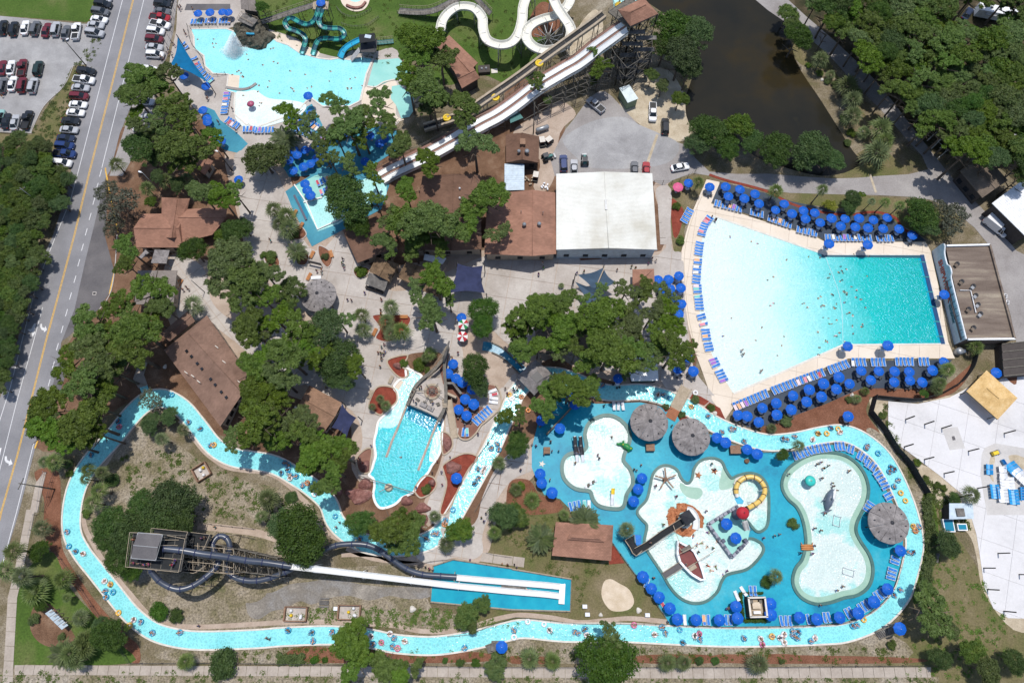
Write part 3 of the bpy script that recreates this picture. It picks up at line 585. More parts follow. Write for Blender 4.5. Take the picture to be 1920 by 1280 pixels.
# pirate ship pool
D_ = q(1,2,'1125,215 1150,210 1245,262 1230,330 1240,420 1390,560 1395,690 1388,800 1362,870 1320,930 1290,985 1225,1055 1180,1130 1100,1170 1040,1222 950,1250 905,1220 882,1150 890,1090 885,1035 850,1000 870,960 882,920 900,850 888,760 905,680 922,600 980,540 1050,470 1065,400 1035,345 1075,292 1125,270')
poolsheet('ship_lagoon_water',D_,'aqua',9,True)
sheet('ship_lagoon_shallow',q(1,2,'1130,222 1150,215 1240,262 1200,360 1150,440 1120,540 1080,600 1040,640 1000,650 915,640 925,600 985,540 1055,470 1068,400 1045,345 1080,292 1130,270'),'aqualight',9.5)
sheet('ship_lagoon_shallow',q(1,2,'1345,680 1390,690 1385,790 1360,860 1320,900 1300,860'),'aqualight',9.5)
sheet('ship_lagoon_deep',q(1,2,'1160,485 1380,575 1345,690 1280,660 1120,560'),'aquadeep',9.8)
edge('ship_lagoon_coping',D_,'whitecoping',.5,.22,9,True)
for s_ in ('1135,470 1100,560 1060,660 1020,750 978,868','1372,580 1330,680 1290,780 1250,880 1218,968'): edge('lagoon_divider',q(1,2,s_),'walk',.45,.25,9,False,False)
sheet('lagoon_steps',q(1,2,'1040,345 1068,290 1110,300 1070,365'),'cream',10,False)
sheet('ship_terrace',q(1,2,'1420,100 1530,170 1680,300 1720,320 1800,340 1835,420 1820,520 1740,600 1680,640 1640,700 1590,735 1520,720 1480,640 1450,540 1420,440 1400,300 1380,200'),'reddeck',8.5,True)
edge('terrace_wall',q(1,2,'1800,330 1835,400 1830,500 1740,590 1690,630 1650,690 1590,738 1530,725 1490,650'),'palewood',.3,.5,8.5,False)
for nm,s_ in (('flower_bed','985,150 1060,115 1140,110 1100,190 1140,220 1140,260 1090,275 1030,230'),('flower_bed','905,350 960,335 1030,350 1058,400 1050,460 970,520 930,552 850,490 870,410'),('flower_bed','1410,920 1560,840 1665,870 1600,950 1540,1060 1500,1150 1440,1280 1380,1280 1430,1080 1410,980'),('flower_bed','1195,1090 1260,1010 1330,1020 1355,1070 1320,1130 1240,1172 1195,1130'),('rock_bed','760,870 820,810 870,810 862,900 850,980 790,985 760,940'),('rock_bed','1390,690 1430,685 1470,730 1470,800 1410,850 1395,800')):
    sheet(nm,q(1,2,s_),'redmulch' if nm == 'flower_bed' else 'reddeck',9.6)
    edge(nm + '_edge',q(1,2,s_),'palewood',.3,.25,9,True)
for s_ in ('470,570 500,570 560,610 575,660 560,710 530,725 490,680 470,620','60,630 110,605 160,640 180,700 150,740 90,720','735,750 790,720 850,740 840,780 780,812 745,790','875,1090 1000,1080 1145,1090 1145,1160 1020,1280 900,1260 930,1180','310,650 370,610 400,650 370,710 310,700','290,430 340,420 380,480 330,520 250,500'):
    sheet('planting_bed',q(1,1,s_),'redmulch' if '875' in s_ else 'mulch',9.6); edge('planting_bed_edge',q(1,1,s_),'concrete',.22,.14,9,True)
sheet('planting_bed',q(1,2,'1130,110 1290,80 1400,100 1370,200 1280,260 1180,230'),'pinestraw',9.6)
sheet('planting_bed',q(2,2,'0,1040 130,1040 200,1140 300,1180 365,1200 350,1280 0,1290 -40,1150'),'mulch',4.5)
sheet('red_walk',q(2,3,'700,260 765,250 845,380 730,390'),'redmulch',8,False)
for s_ in ('1325,440 1350,395 1410,410 1480,450 1440,480','1440,500 1480,455 1560,500 1605,600 1530,560','1120,490 1160,470 1190,510 1150,530','1240,560 1290,540 1320,580 1260,600'):
    sheet('planting_bed',q(2,2,s_),'redmulch',9.8,False)
# big slide landing pool
L_ = q(1,3,'1330,400 1480,352 1920,420') + q(2,3,'0,425 445,500 437,742 0,730') + q(1,3,'1310,672 1320,500')
poolsheet('landing_pool_water',L_,'splash',8,False)
edge('landing_pool_wall',L_,'palewood',.3,.3,8,True,False)
slabs(plaza,px('905,1035 960,1042 984,1045 982,1063 900,1052'),R_(-8),4,'slab',.05,.05,.09,'plaza_slab',False)
# ------------------------------------------------------------------ trees and plants
def leafcloud(centers,n,size,up=.5,aspect=1.6):
    """many small leaf faces spread through clumps; centers rows: x,y,z,r,squash"""
    c = np.array(centers); k = rng.choice(len(c),n,p=c[:,3] ** 2 / (c[:,3] ** 2).sum())
    d = rng.normal(size=(n,3)); d /= np.linalg.norm(d,axis=1)[:,None]
    d[:,2] = np.abs(d[:,2]) * np.where(rng.random(n) < .85,1,-.6)
    r = c[k,3] * (rng.random(n) ** .5) * 1.12
    p = c[k,:3] + d * r[:,None] * np.stack([np.ones(n),np.ones(n),c[k,4]],1)
    nrm = d * .8 + rng.normal(size=(n,3)) * .5 + np.array([0,0,up]); nrm /= np.linalg.norm(nrm,axis=1)[:,None]
    t = np.cross(nrm,rng.normal(size=(n,3))); t /= np.linalg.norm(t,axis=1)[:,None]; b = np.cross(nrm,t)
    s = size * (.6 + .8 * rng.random(n))[:,None]; t = t * s * aspect; b = b * s
    v = np.stack([p - t,p - b * .9,p + t,p + b * .9],1).reshape(-1,3)
    return v,n
def cloudmesh(name,centers,n,size,mat,up=.5,aspect=1.6):
    v,n = leafcloud(centers,n,size,up,aspect)
    me = bpy.data.meshes.new(name); me.vertices.add(4 * n); me.vertices.foreach_set('co',v.ravel().astype(np.float32))
    me.loops.add(4 * n); me.loops.foreach_set('vertex_index',np.arange(4 * n,dtype=np.int32))
    me.polygons.add(n); me.polygons.foreach_set('loop_start',np.arange(0,4 * n,4,dtype=np.int32)); me.polygons.foreach_set('loop_total',np.full(n,4,dtype=np.int32))
    me.materials.append(M[mat]); me.update(); me.validate(); return me
def clumps(n,rmin,rmax,zfun,sq=.75,irr=.22,hole=0,minr=0):
    a0 = rng.random(6) * 6.28; out = []; tries = 0
    def edge_r(a): return 1 - irr * (.5 + .5 * math.sin(2 * a + a0[0])) * 1.0 - irr * .6 * (.5 + .5 * math.sin(3 * a + a0[1])) - irr * .4 * math.sin(5 * a + a0[2]) ** 2
    while len(out) < n and tries < 4000:
        tries += 1
        a = rng.random() * 6.283; rr = max(minr,math.sqrt(rng.random())); R = rmin + (rmax - rmin) * rng.random()
        r = rr * max(edge_r(a) - R * .7,.1); x,y = r * math.cos(a),r * math.sin(a)
        if hole and any((x - o[0]) ** 2 + (y - o[1]) ** 2 < (hole * (R + o[3])) ** 2 for o in out): continue
        out.append((x,y,zfun(r) + rng.normal() * .05,R,sq))
    return out
CROWN = {}
def crowns():
    CROWN['pine'] = [cloudmesh('crown',clumps(66,.07,.17,lambda r: .30 - .42 * r * r + .06 * math.sin(9 * r),.7,.35,.42),11000,.0185,'pineleaf',.35,2.2) for _ in range(3)] + \
                    [cloudmesh('crown',clumps(40,.07,.16,lambda r: .26 - .35 * r * r,.7,.5,.62),6500,.0185,'pineleaf',.35,2.2) for _ in range(3)]
    CROWN['loosepine'] = [cloudmesh('crown',clumps(26,.08,.16,lambda r: .25 - .35 * r * r,.7,.5,.7),3800,.020,'pineleaf',.35,2.2) for _ in range(2)]
    CROWN['oak'] = [cloudmesh('crown',clumps(70,.10,.22,lambda r: .45 - .60 * r * r,.75,.25,.30),11000,.020,'oakleaf',.3,1.4) for _ in range(3)]
    CROWN['light'] = [cloudmesh('crown',clumps(50,.10,.22,lambda r: .40 - .5 * r * r,.75,.3,.35),8000,.024,'lightleaf',.3,1.4) for _ in range(2)]
    CROWN['grey'] = [cloudmesh('crown',clumps(30,.12,.2,lambda r: .3 - .4 * r * r,.7,.3,.6),1700,.026,'greyleaf',.2,1.8) for _ in range(2)]
    CROWN['yellow'] = [cloudmesh('crown',clumps(22,.18,.28,lambda r: .5 - .5 * r * r,.8,.2,.3),2200,.04,'yellowleaf',.4,1.4)]
    dome = lambda r: .35 * math.sqrt(max(0,1 - r * r)) + .2
    CROWN['bush'] = [cloudmesh('crown',clumps(30,.24,.36,dome,.9,.06,.2),3000,.05,'lightleaf',.5,1.2) for _ in range(2)]
    CROWN['round'] = [cloudmesh('crown',clumps(40,.26,.34,dome,.9,.02,.15),4200,.045,'oakleaf',.5,1.2) for _ in range(2)]
crowns()
def palm_fan(n_fr,seed,mat,droop=.5):
    rnd = random.Random(seed); vs,fs = [],[]
    for k in range(n_fr):
        ring = k / n_fr; az = k * 2.399 + rnd.uniform(-.2,.2); el = 1.15 - 1.35 * ring; L = .16 + .14 * ring + .08 * rnd.random()
        d = Vector((math.cos(az) * math.cos(el),math.sin(az) * math.cos(el),math.sin(el)))
        side = d.cross(Vector((0,0,1))).normalized(); up = side.cross(d)
        hub = d * L - Vector((0,0,.05 + .12 * ring))
        def q4(a,b,w): o = len(vs); vs.extend([a - w,b,b + Vector((0,0,.001)),a + w]); fs.append((o,o + 1,o + 3))
        q4(Vector((0,0,0)),hub,up.cross(d) * .012)
        m = 7
        for i in range(m):
            t = (i / (m - 1) - .5) * 1.9; ld = (d * math.cos(t) + side * math.sin(t)).normalized()
            l = (.74 - .16 * abs(t)) * rnd.uniform(.8,1.1); w = ld.cross(up).normalized() * .040
            tip = hub + ld * l - Vector((0,0,l * droop * (.25 + .6 * ring))); mid = hub + ld * l * .55
            o = len(vs); vs.extend([hub,mid - w,tip,mid + w]); fs.append((o,o + 1,o + 2,o + 3))
    me = bpy.data.meshes.new('crown'); me.from_pydata([tuple(v) for v in vs],[],fs); me.materials.append(M[mat]); me.update(); return me
CROWN['palm'] = [palm_fan(22,3,'palmleaf'),palm_fan(19,8,'palmleaf'),palm_fan(25,5,'palmleaf')]
def feather(seed):
    rnd = random.Random(seed); vs,fs = [],[]; n = 18; pts = []
    for i in range(n + 1):
        t = i / n; pts.append(Vector((t * .95,0,.42 * t - .72 * t * t)))
    for i in range(n):
        w = .012 * (1 - i / n) + .003; o = len(vs); vs += [pts[i] + Vector((0,-w,0)),pts[i + 1] + Vector((0,-w,0)),pts[i + 1] + Vector((0,w,0)),pts[i] + Vector((0,w,0))]; fs.append((o,o + 1,o + 2,o + 3))
    for i in range(3,n + 1):
        t = i / n; l = .20 * math.sin(math.pi * min(t * .9 + .12,1)) + .05
        for s in (-1,1):
            for h in (0,.5):
                p = pts[i] - Vector((h * .05,0,0)); tip = p + Vector((l * .75,s * l * .8,-l * .22 + rnd.uniform(-.02,.02))); o = len(vs)
                vs += [p,p + (tip - p) * .5 + Vector((.012,-s * .010,0)),tip,p + (tip - p) * .5 + Vector((-.012,s * .010,0))]; fs.append((o,o + 1,o + 2,o + 3))
    me = bpy.data.meshes.new('frond'); me.from_pydata([tuple(v) for v in vs],[],fs); me.materials.append(M['dateleaf']); me.update(); return me
FROND = [feather(1),feather(2)]
def trunkmesh(kind):
    rnd = random.Random(kind); m = MB()
    if kind.startswith('pine') or kind.startswith('oak'):
        low = .30 if kind[0] == 'o' else .62
        m.tube([(0,0,0),(.01,.01,low * .6),(0,.02,low),(.03,.03,.95)],[.055,.045,.038,.012],7)
        for k in range(7):
            a = k * 2.4 + rnd.uniform(-.3,.3); z = low + (.92 - low) * k / 7; l = rnd.uniform(.45,.8)
            m.tube([(0,0.01,z),(l * .5 * math.cos(a),l * .5 * math.sin(a),z + .06),(l * math.cos(a),l * math.sin(a),min(z + .14,1.02))],[.022,.015,.005],5)
            m.tube([(l * .5 * math.cos(a),l * .5 * math.sin(a),z + .06),(l * .8 * math.cos(a + .5),l * .8 * math.sin(a + .5),min(z + .12,1.0))],[.012,.004],4)
    elif kind == 'palm':
        m.tube([(0,0,0),(.03,0,.5),(.0,.02,1)],[.11,.085,.10],8)
    else:
        m.tube([(0,0,0),(0,0,1)],[.06,.03],6)
    return m.mesh('trunk','bark')
TRUNK = {k: trunkmesh(k) for k in ('pine1','pine2','oak1','oak2','palm','bush')}
GR = {'pine': 'pines shading the park','loosepine': 'pines shading the park','oak': 'broadleaf trees in the park','light': 'broadleaf trees in the park','palm': 'fan palms','date': 'date palms','bush': 'shrubs','round': 'clipped shrubs','grey': None,'yellow': None}
NAMES = {'pine': ('pine_tree','pine','bushy green pine'),'loosepine': ('pine_tree','pine','open airy pine'),'oak': ('oak_tree','tree','dark broadleaf tree'),'light': ('leafy_tree','tree','bright green leafy tree'),
         'palm': ('fan_palm','palm','fan palm'),'date': ('date_palm','palm','feathery date palm'),'bush': ('shrub','shrub','small green shrub'),'round': ('clipped_shrub','shrub','clipped round shrub'),'grey': ('grey_tree','tree','thin grey leaved tree'),'yellow': ('yellow_shrub','shrub','yellow green shrub')}
def tree(kind,u,v,r,h=None,label=None,group=None,near=True):
    nm,cat,base = NAMES[kind]
    R = r * gsd(u,v) * {'pine': 1.26,'loosepine': 1.25,'oak': 1.15,'light': 1.15,'grey': 1.1}.get(kind,1.06)
    dh = {'pine': 10.5,'loosepine': 9.5,'oak': 6.5,'light': 5.5,'palm': 4.5,'date': 3.2,'bush': 0,'round': 0,'grey': 6,'yellow': .3}[kind]
    if h is None: h = dh * (.85 + .3 * random.random()) * (min(1.15,.6 + R / 12) if kind in ('pine','oak') else 1)
    zc = h if h > .5 else 0
    if kind == 'palm': R *= 1.1
    c = P(u,v,zc + (R * .2 if kind in ('pine','oak','light') else 0)); rz = random.random() * 6.28
    size = 'tall ' if R > 5 and kind in ('pine','oak') else ('small ' if R < 2.6 and kind in ('pine','oak','light','palm') else '')
    t = thing(nm,label or (size + base),cat,(c.x,c.y,0),0,group or GR[kind],(u,v),near and label is None)
    if kind == 'date':
        mk('trunk',TRUNK['palm'],t,sc=(R * .5,R * .5,zc))
        for k in range(30):
            f = mk('frond',FROND[k % 2],t,loc=(0,0,zc),sc=R * 1.08 * random.uniform(.88,1.05)); ring = k / 30
            f.rotation_euler = (0,-.75 + 1.05 * ring + random.uniform(-.08,.08),k * 2.399)
        return t
    cm = random.choice(CROWN[kind])
    o = mk('crown',cm,t,loc=(0,0,zc),rz=rz,sc=(R,R * random.uniform(.88,1),R * (1 if kind in ('palm','bush','round') else .9)))
    if zc:
        tk = 'palm' if kind == 'palm' else random.choice(('pine1','pine2')) if 'pine' in kind else random.choice(('oak1','oak2')) if kind in ('oak','light','grey') else 'bush'
        ts = 1.3 if kind == 'palm' else R
        if kind == 'palm': ts = min(R,2.6)
        mk('trunk',TRUNK[tk],t,rz=rz,sc=(ts,ts,zc + R * .25 if kind not in ('palm',) else zc))
    return t
def T(kind,tile,s,k=4.0,near=True,**kw):
    i,j = tile
    for t in s.split():
        a = [float(x) for x in t.split(',')]
        tree(kind,480 * i + a[0] / k,320 * j + a[1] / k,a[2],a[3] if len(a) > 3 else None,near=near,**kw)
T('pine',(0,0),'1060,580,40 1240,530,26 1000,700,32 1330,820,48 1010,880,26 1350,1090,48 1590,1010,24')
T('oak',(0,0),'1040,1100,36 1180,1180,20'); T('palm',(0,0),'870,1230,16')
T('light',(1,0),'60,1190,44')
T('loosepine',(1,0),'255,870,32 600,790,32 920,770,36 770,890,30')
T('pine',(1,0),'690,930,40 1220,270,40 1130,570,34 1380,420,36 1270,640,40 1560,800,38 1640,1060,38 1080,1080,28 1290,1200,28 1330,770,26 600,1000,26 1210,420,30')
T('date',(1,0),'215,1050,27,3'); T('oak',(1,0),'40,50,14')
T('pine',(2,0),'665,490,26'); T('loosepine',(2,0),'190,620,23 620,390,14')
T('bush',(2,0),'265,760,10,3 610,620,9,3')
T('light',(2,0),'1050,560,16,4 1130,640,17,4 1260,740,20,4')
T('oak',(2,0),'1200,200,42 1390,250,38 1280,400,40 1150,330,34 1330,520,26')
T('oak',(2,0),'1480,980,38,5 1400,1070,30,4 1620,1100,30,4 1800,1050,28,4'); T('light',(2,0),'1700,940,34,5')
T('light',(3,0),'150,100,24,4'); T('oak',(3,0),'230,260,30 60,1120,40,5 330,1120,44,5 480,1200,28,4')
T('palm',(3,0),'400,440,17 600,640,22 640,740,18 640,860,20 850,960,24 820,1140,27 880,1050,18',near=True); T('light',(3,0),'180,180,18')
T('pine',(3,0),'1530,1110,38')
T('grey',(0,1),'900,260,46 800,160,26 860,420,26'); T('pine',(0,1),'930,560,30 930,690,22 1110,870,42 850,1010,32 650,1170,44 1000,1180,46 1200,1010,26')
T('oak',(0,1),'1440,590,30 1750,450,28 1820,410,20 1180,40,16 1330,100,18')
T('light',(0,1),'1680,490,22 1130,230,14,3'); T('pine',(0,1),'1700,680,52 1820,820,50 1500,150,28 1640,180,30 1850,1160,36')
T('palm',(0,1),'1450,1000,21 1100,130,16 1240,70,16 1400,60,14')
T('oak',(1,1),'690,220,52 760,400,28 500,1190,44 1700,1040,30 1700,1160,26 600,100,24')
T('palm',(1,1),'130,290,17 230,340,20 240,430,22 170,400,14 1010,1020,17 790,1080,17 800,1190,17 980,1130,18 1090,1200,20 1010,1220,16')
T('bush',(1,1),'290,490,11 120,660,14 790,765,13 60,640,8 520,650,8')
T('date',(1,1),'305,610,19,3'); T('light',(1,1),'270,870,28 230,980,24')
T('pine',(1,1),'50,950,32 60,760,30 1110,400,46 1290,360,48 1450,410,36 960,520,24 1120,130,24 1730,190,44 1340,800,38 1310,1060,38 1200,880,24 1180,560,26')
T('loosepine',(1,1),'1820,480,28 1010,630,12 1440,950,20 1380,560,26 870,30,26 900,220,20')
T('pine',(2,1),'150,1050,40 380,980,28 400,1180,38 650,1080,44 900,1150,28 1180,1100,36 30,1180,28 300,1000,20')
T('loosepine',(2,1),'850,900,28 990,910,30 1160,950,32 660,900,20 540,960,14')
T('palm',(2,1),'1400,85,13 370,860,6,1'); T('bush',(2,1),'1230,275,9 1260,530,10')
T('palm',(3,1),'60,150,15 410,140,12,6.5 880,235,11,5 990,260,11,5 780,230,8,4'); T('oak',(3,1),'640,200,18,3 610,260,20,2 1150,330,40,3 1200,420,26,3'); T('yellow',(3,1),'460,270,15,1')
T('light',(3,1),'700,180,9,3'); T('grey',(3,1),'1380,360,38,4 1300,300,26,4')
T('pine',(0,2),'700,80,46 950,60,46 620,290,44 750,340,32 330,500,44 330,650,36 600,600,46 700,480,34 480,760,36 700,690,30')
T('palm',(0,2),'400,900,17 330,900,12 660,960,15 760,980,14 740,1120,18 690,1210,18 1210,730,14 1370,660,13 640,1030,12'); T('bush',(0,2),'530,990,8 520,920,10')
T('round',(0,2),'850,1040,14'); T('grey',(0,2),'1130,440,26,5'); T('oak',(0,2),'1130,610,24,3 1270,560,20,3 1290,1180,46,6 1050,1230,30,5')
T('pine',(0,2),'1910,600,44 1880,400,36 1890,190,34'); T('loosepine',(0,2),'1750,720,28')
T('pine',(1,2),'60,150,36 220,100,42 340,40,28 60,380,36 160,260,36 80,600,42 130,740,28 360,560,26 340,680,30 400,860,32 560,790,40 650,850,28 570,960,26 740,170,22')
T('oak',(1,2),'620,140,46 650,290,26 1640,200,33 1680,330,22,4'); T('pine',(1,2),'530,1080,26 440,950,18')
T('palm',(1,2),'1820,910,14,3 1300,90,15,3 930,430,9,3 970,480,12,2.5 870,490,8,2 1270,120,9,3'); T('bush',(1,2),'1230,180,14 1110,170,9 1280,1110,10 1290,220,8')
T('round',(1,2),'270,1170,12'); T('palm',(1,2),'90,1180,22,4'); T('light',(1,2),'1870,560,20')
T('pine',(2,2),'240,500,28 290,400,30 440,350,36 350,280,22 560,340,26'); T('loosepine',(2,2),'60,560,22 620,400,14'); T('oak',(2,2),'40,770,28,5')
T('light',(2,2),'300,480,12'); T('pine',(2,2),'740,60,46 600,120,36 860,60,36 1240,60,40 60,40,28 200,20,22 1080,20,26 1130,80,24'); T('loosepine',(2,2),'900,200,26 1330,60,22')
T('bush',(2,2),'1370,440,9 1490,500,8 1270,550,8 1150,490,7 60,1090,10'); T('palm',(2,2),'150,1190,19,.6 30,1110,14,1')
T('palm',(3,2),'1560,40,16,3 1350,210,16,3 1290,310,14,3 230,780,13,5 670,430,10,1.2 30,650,10,1.2 1530,1150,18,4 730,370,9,1.2 1270,350,14,2'); T('oak',(3,2),'110,850,14,3 1170,390,10,2 1400,1180,14,2'); T('bush',(3,2),'130,600,12 850,560,8 1000,850,7 1110,910,8 1170,1040,9 1210,1160,10 1260,1080,8 1310,1100,7 600,440,7')
T('palm',(0,3),'310,120,18,4 100,290,20,6.5 40,430,22,6.5 160,480,20,6.5 260,600,26,3 280,560,18,3 470,500,20,4 500,640,10,3 600,790,17,3 640,960,24,4 620,1010,24,4 560,1120,18,4 1390,1120,17,3 700,960,18,4 520,1060,20,5'); T('date',(0,3),'480,1060,25,3')
T('oak',(0,3),'290,290,22,3 820,920,36,5 300,700,14,2 760,860,22,4 950,170,44,6 850,80,40,6 1200,60,48,6 1350,50,34,6 900,330,36,5 980,430,24,4'); T('round',(0,3),'1690,1130,28 1210,740,18 1335,770,15'); T('bush',(0,3),'660,10,10 270,800,12 470,930,8')
T('oak',(1,3),'330,170,60,7 200,100,34,6 400,280,34,6 770,80,30,5'); T('pine',(1,3),'1010,120,38 1150,150,36 1060,240,26'); T('light',(1,3),'1530,130,30,3'); T('palm',(1,3),'1430,240,17,3 1790,150,15,3 40,30,14,3 1340,30,12')
T('pine',(1,3),'700,1000,38,8 760,900,28,7 740,1130,34,7 980,1170,34,7 1070,1230,26,7 1200,1160,18,5'); T('light',(1,3),'1570,770,28,3 1690,690,22,3 1620,860,14,3'); T('round',(1,3),'1530,1125,8 1420,1110,6 1650,1125,9 440,1105,8 520,1105,6'); T('light',(1,3),'1800,1160,29,2.5'); T('oak',(1,3),'1860,20,30,4')
T('palm',(2,3),'30,30,17,3 130,1100,21,2.5 305,1115,18,2.5 1170,1130,19,2.5 1290,1130,16,2.5 1850,1140,22,2.5 860,130,16,4 390,20,12,2'); T('date',(2,3),'545,60,27,2.2 215,195,26,2.2'); T('oak',(2,3),'700,1110,60,6'); T('loosepine',(2,3),'740,960,34,8'); T('light',(2,3),'60,40,22,2')
T('round',(2,3),'1520,1110,8 1400,1110,8 1900,520,12')
T('palm',(3,3),'60,480,15,3'); T('bush',(3,3),'180,90,12 920,990,10 100,1115,6'); T('pine',(3,3),'1240,760,50,5 1330,850,30,5'); T('oak',(3,3),'1350,240,28,3 1300,1100,24,3'); T('light',(3,3),'1530,1040,28,4 1650,1190,30,4'); T('oak',(3,3),'1850,1120,26,3')
T('light',(2,2),'20,1270,20,2')
T('loosepine',(0,0),'1160,640,32 1200,940,36 1040,960,26 1400,1240,32 1180,1030,28 1420,900,24')
T('loosepine',(1,0),'380,930,28 480,1080,32 800,1000,34 1000,950,28 700,1240,26 560,1190,24')
T('loosepine',(0,1),'1760,160,26 800,1240,38 1130,1100,28 960,1100,30 700,1250,34')
T('loosepine',(1,1),'1600,420,32 1240,520,30 330,1180,36 620,1120,28 160,1120,34 60,1230,30 1010,360,26 1560,300,24')
T('loosepine',(2,1),'240,1130,34 520,1200,34 760,1180,32 1060,1060,28 1080,1230,32 860,1040,22'); T('loosepine',(0,2),'520,180,38 860,230,36 900,120,34 440,620,34'); T('loosepine',(1,2),'260,30,34 110,300,34 200,430,30 250,620,34 460,120,34 440,720,26 200,720,28')
T('loosepine',(2,2),'330,60,30 480,60,26 1000,130,26 960,20,26'); T('oak',(0,3),'1080,150,34,6 800,200,28,5')
T('bush',(3,0),'380,560,8 440,620,7 500,650,9 560,900,9 620,1010,10 590,1080,8 300,500,7 240,330,8'); T('palm',(3,0),'470,560,10,1.5 660,700,14,2 720,990,14,2')
# dense wood behind the pond (one tree each)
def inside(p,poly):
    x,y = p; c = False; n = len(poly)
    for i in range(n):
        (a,b),(e,f) = poly[i],poly[(i + 1) % n]
        if (b > y) != (f > y) and x < (e - a) * (y - b) / (f - b) + a: c = not c
    return c
def scatter(poly,n,rmin,seed,keep=()):
    rnd = random.Random(seed); xs = [p[0] for p in poly]; ys = [p[1] for p in poly]; out = []; t = 0
    while len(out) < n and t < 20000:
        t += 1; p = (rnd.uniform(min(xs),max(xs)),rnd.uniform(min(ys),max(ys)))
        if inside(p,poly) and all((p[0] - o[0]) ** 2 + (p[1] - o[1]) ** 2 > rmin ** 2 for o in out) and all(math.hypot(p[0] - k[0],p[1] - k[1]) > k[2] for k in keep): out.append(p)
    return out
wood = px('1510,-10 1920,-10 1925,330 1860,300 1800,255 1740,225 1700,205 1650,130 1600,85 1560,50')
for i,(u,v) in enumerate(scatter(wood,105,24,3,[(1862,24,46),(1800,20,26),(1790,90,14)] + [(u_,v_,40) for u_,v_ in px('1490,25 1520,50 1545,78 1575,110 1605,145 1630,175 1655,205 1680,232 1705,260 1728,290')])):
    k = random.choice(['pine','pine','pine','oak','oak','light']) if u < 1700 or v > 180 else random.choice(['pine','pine','loosepine','light'])
    tree(k,u,v,random.uniform(22,36),random.uniform(7,11),group='trees of the wood behind the pond',label={'pine': 'bushy pine among the dense wood beyond the pond','loosepine': 'open airy pine among the dense wood beyond the pond','oak': 'dark broadleaf tree in the dense wood beyond the pond','light': 'bright leafy tree in the dense wood beyond the pond'}[k])
wood2 = px('-10,262 40,255 90,262 96,300 128,345 120,370 95,395 75,440 72,490 58,540 40,590 25,650 5,720 -10,740')
for i,(u,v) in enumerate(scatter(wood2,90,15,4)):
    k = random.choice(['light','light','light','oak'])
    tree(k,u,v,random.uniform(14,24),random.uniform(2.5,4.5),group='trees of the thicket left of the road',label={'oak': 'dark leafy tree in the thicket left of the road','light': 'bright leafy tree in the thicket left of the road'}[k])
# clipped hedges
def hedge(pts,wd,h,label,at):
    pth = [P(*p) for p in smooth(pts,False,6)]; cs = []
    for p in pth:
        for _ in range(3): cs.append((p.x + random.uniform(-.4,.4) * wd,p.y + random.uniform(-.4,.4) * wd,h * random.uniform(.4,.75),wd * .42,.8))
    t = thing('hedge',label,'hedge',(0,0,0),0,None,at); o = mk('foliage',cloudmesh('foliage',cs,90 * len(cs),.11,'lightleaf',.5,1.3),t)
    m = MB()
    for p in pth[::2]: m.bar((p.x,p.y,0),(p.x + .1,p.y,h * .7),.04,5)
    m.build('stems','bark',t,'stuff')
hedge(px('1733,938 1740,975 1743,1010 1741,1045 1733,1080 1722,1110'),1.7,1.1,'long hedge curving outside the lazy river at the right',(1740,1010))
hedge(px('528,1234 548,1236 566,1234'),1.5,1.0,'clipped box hedge between lazy river and bottom pavement',(546,1235))
# weeds and grass tufts nobody could count
def tufts(name,poly,n,size,mat,seed=0):
    r2 = random.Random(seed); xs = [p[0] for p in poly]; ys = [p[1] for p in poly]; cs = []
    while len(cs) < n:
        p = (r2.uniform(min(xs),max(xs)),r2.uniform(min(ys),max(ys)))
        if inside(p,poly): w_ = P(*p); cs.append((w_.x,w_.y,.05,r2.uniform(.15,.7),.25))
    me = cloudmesh(name,cs,n * 26,size,mat,1.0,1.5); o = mk(name,me,None,'stuff'); return o
tufts('weeds',px('210,860 330,840 480,910 560,940 600,1050 480,980 370,980 260,950'),260,.09,'lightleaf',1)
tufts('weeds',px('560,1140 800,1140 1000,1170 850,1185 640,1168 520,1160'),220,.09,'lightleaf',2)
tufts('weeds',px('500,-10 1000,-10 960,150 620,110 480,60'),300,.08,'pineleaf',3)
tufts('weeds',px('1660,760 1700,860 1780,930 1830,1000 1760,990 1700,880 1650,800'),220,.10,'lightleaf',4)
tufts('weeds',px('1740,940 1850,1100 1900,1180 1920,1270 1690,1270 1750,1050'),200,.08,'pineleaf',5)
tufts('weeds',px('0,1256 1760,1271 1760,1285 0,1285'),300,.08,'lightleaf',6)
tufts('weeds',px('140,120 200,40 180,120 130,220 100,260 60,250'),160,.09,'lightleaf',7)
tufts('weeds',px('900,990 960,930 1030,960 1120,1000 1150,1050 1115,1080 1090,1140 1075,1100'),160,.07,'pineleaf',8)
tufts('weeds',px('340,1215 1700,1215 1700,1242 340,1242'),260,.08,'lightleaf',9)
# ------------------------------------------------------------------ buildings
def W3(p,z): return P(p[0],p[1],z)
def roofpart(t,corners,ze,r1,r2,zr,mat,th=.18,name='roof',parent=None):
    """corners a,b,c,d as pixels at eave height; r1 sits by edge d-a, r2 by edge b-c"""
    a,b,c,d = [W3(p,ze) for p in corners]; e,f = W3(r1,zr),W3(r2,zr); dn = Vector((0,0,-th))
    m = MB(); vs = [a,b,c,d,e,f] + [v + dn for v in (a,b,c,d)]
    m.add(vs,[(0,1,5,4),(1,2,5),(2,3,4,5),(3,0,4),(6,7,1,0),(7,8,2,1),(8,9,3,2),(9,6,0,3),(9,8,7,6)])
    rp = m.build(name,mat,parent or t)
    bm = bmesh.new(); bm.from_mesh(rp.data); bmesh.ops.recalc_face_normals(bm,faces=bm.faces); bm.to_mesh(rp.data); bm.free()
    cap = MB().bar(e + Vector((0,0,.03)),f + Vector((0,0,.03)),.10,6).build('ridge_cap',mat,rp)
    return rp
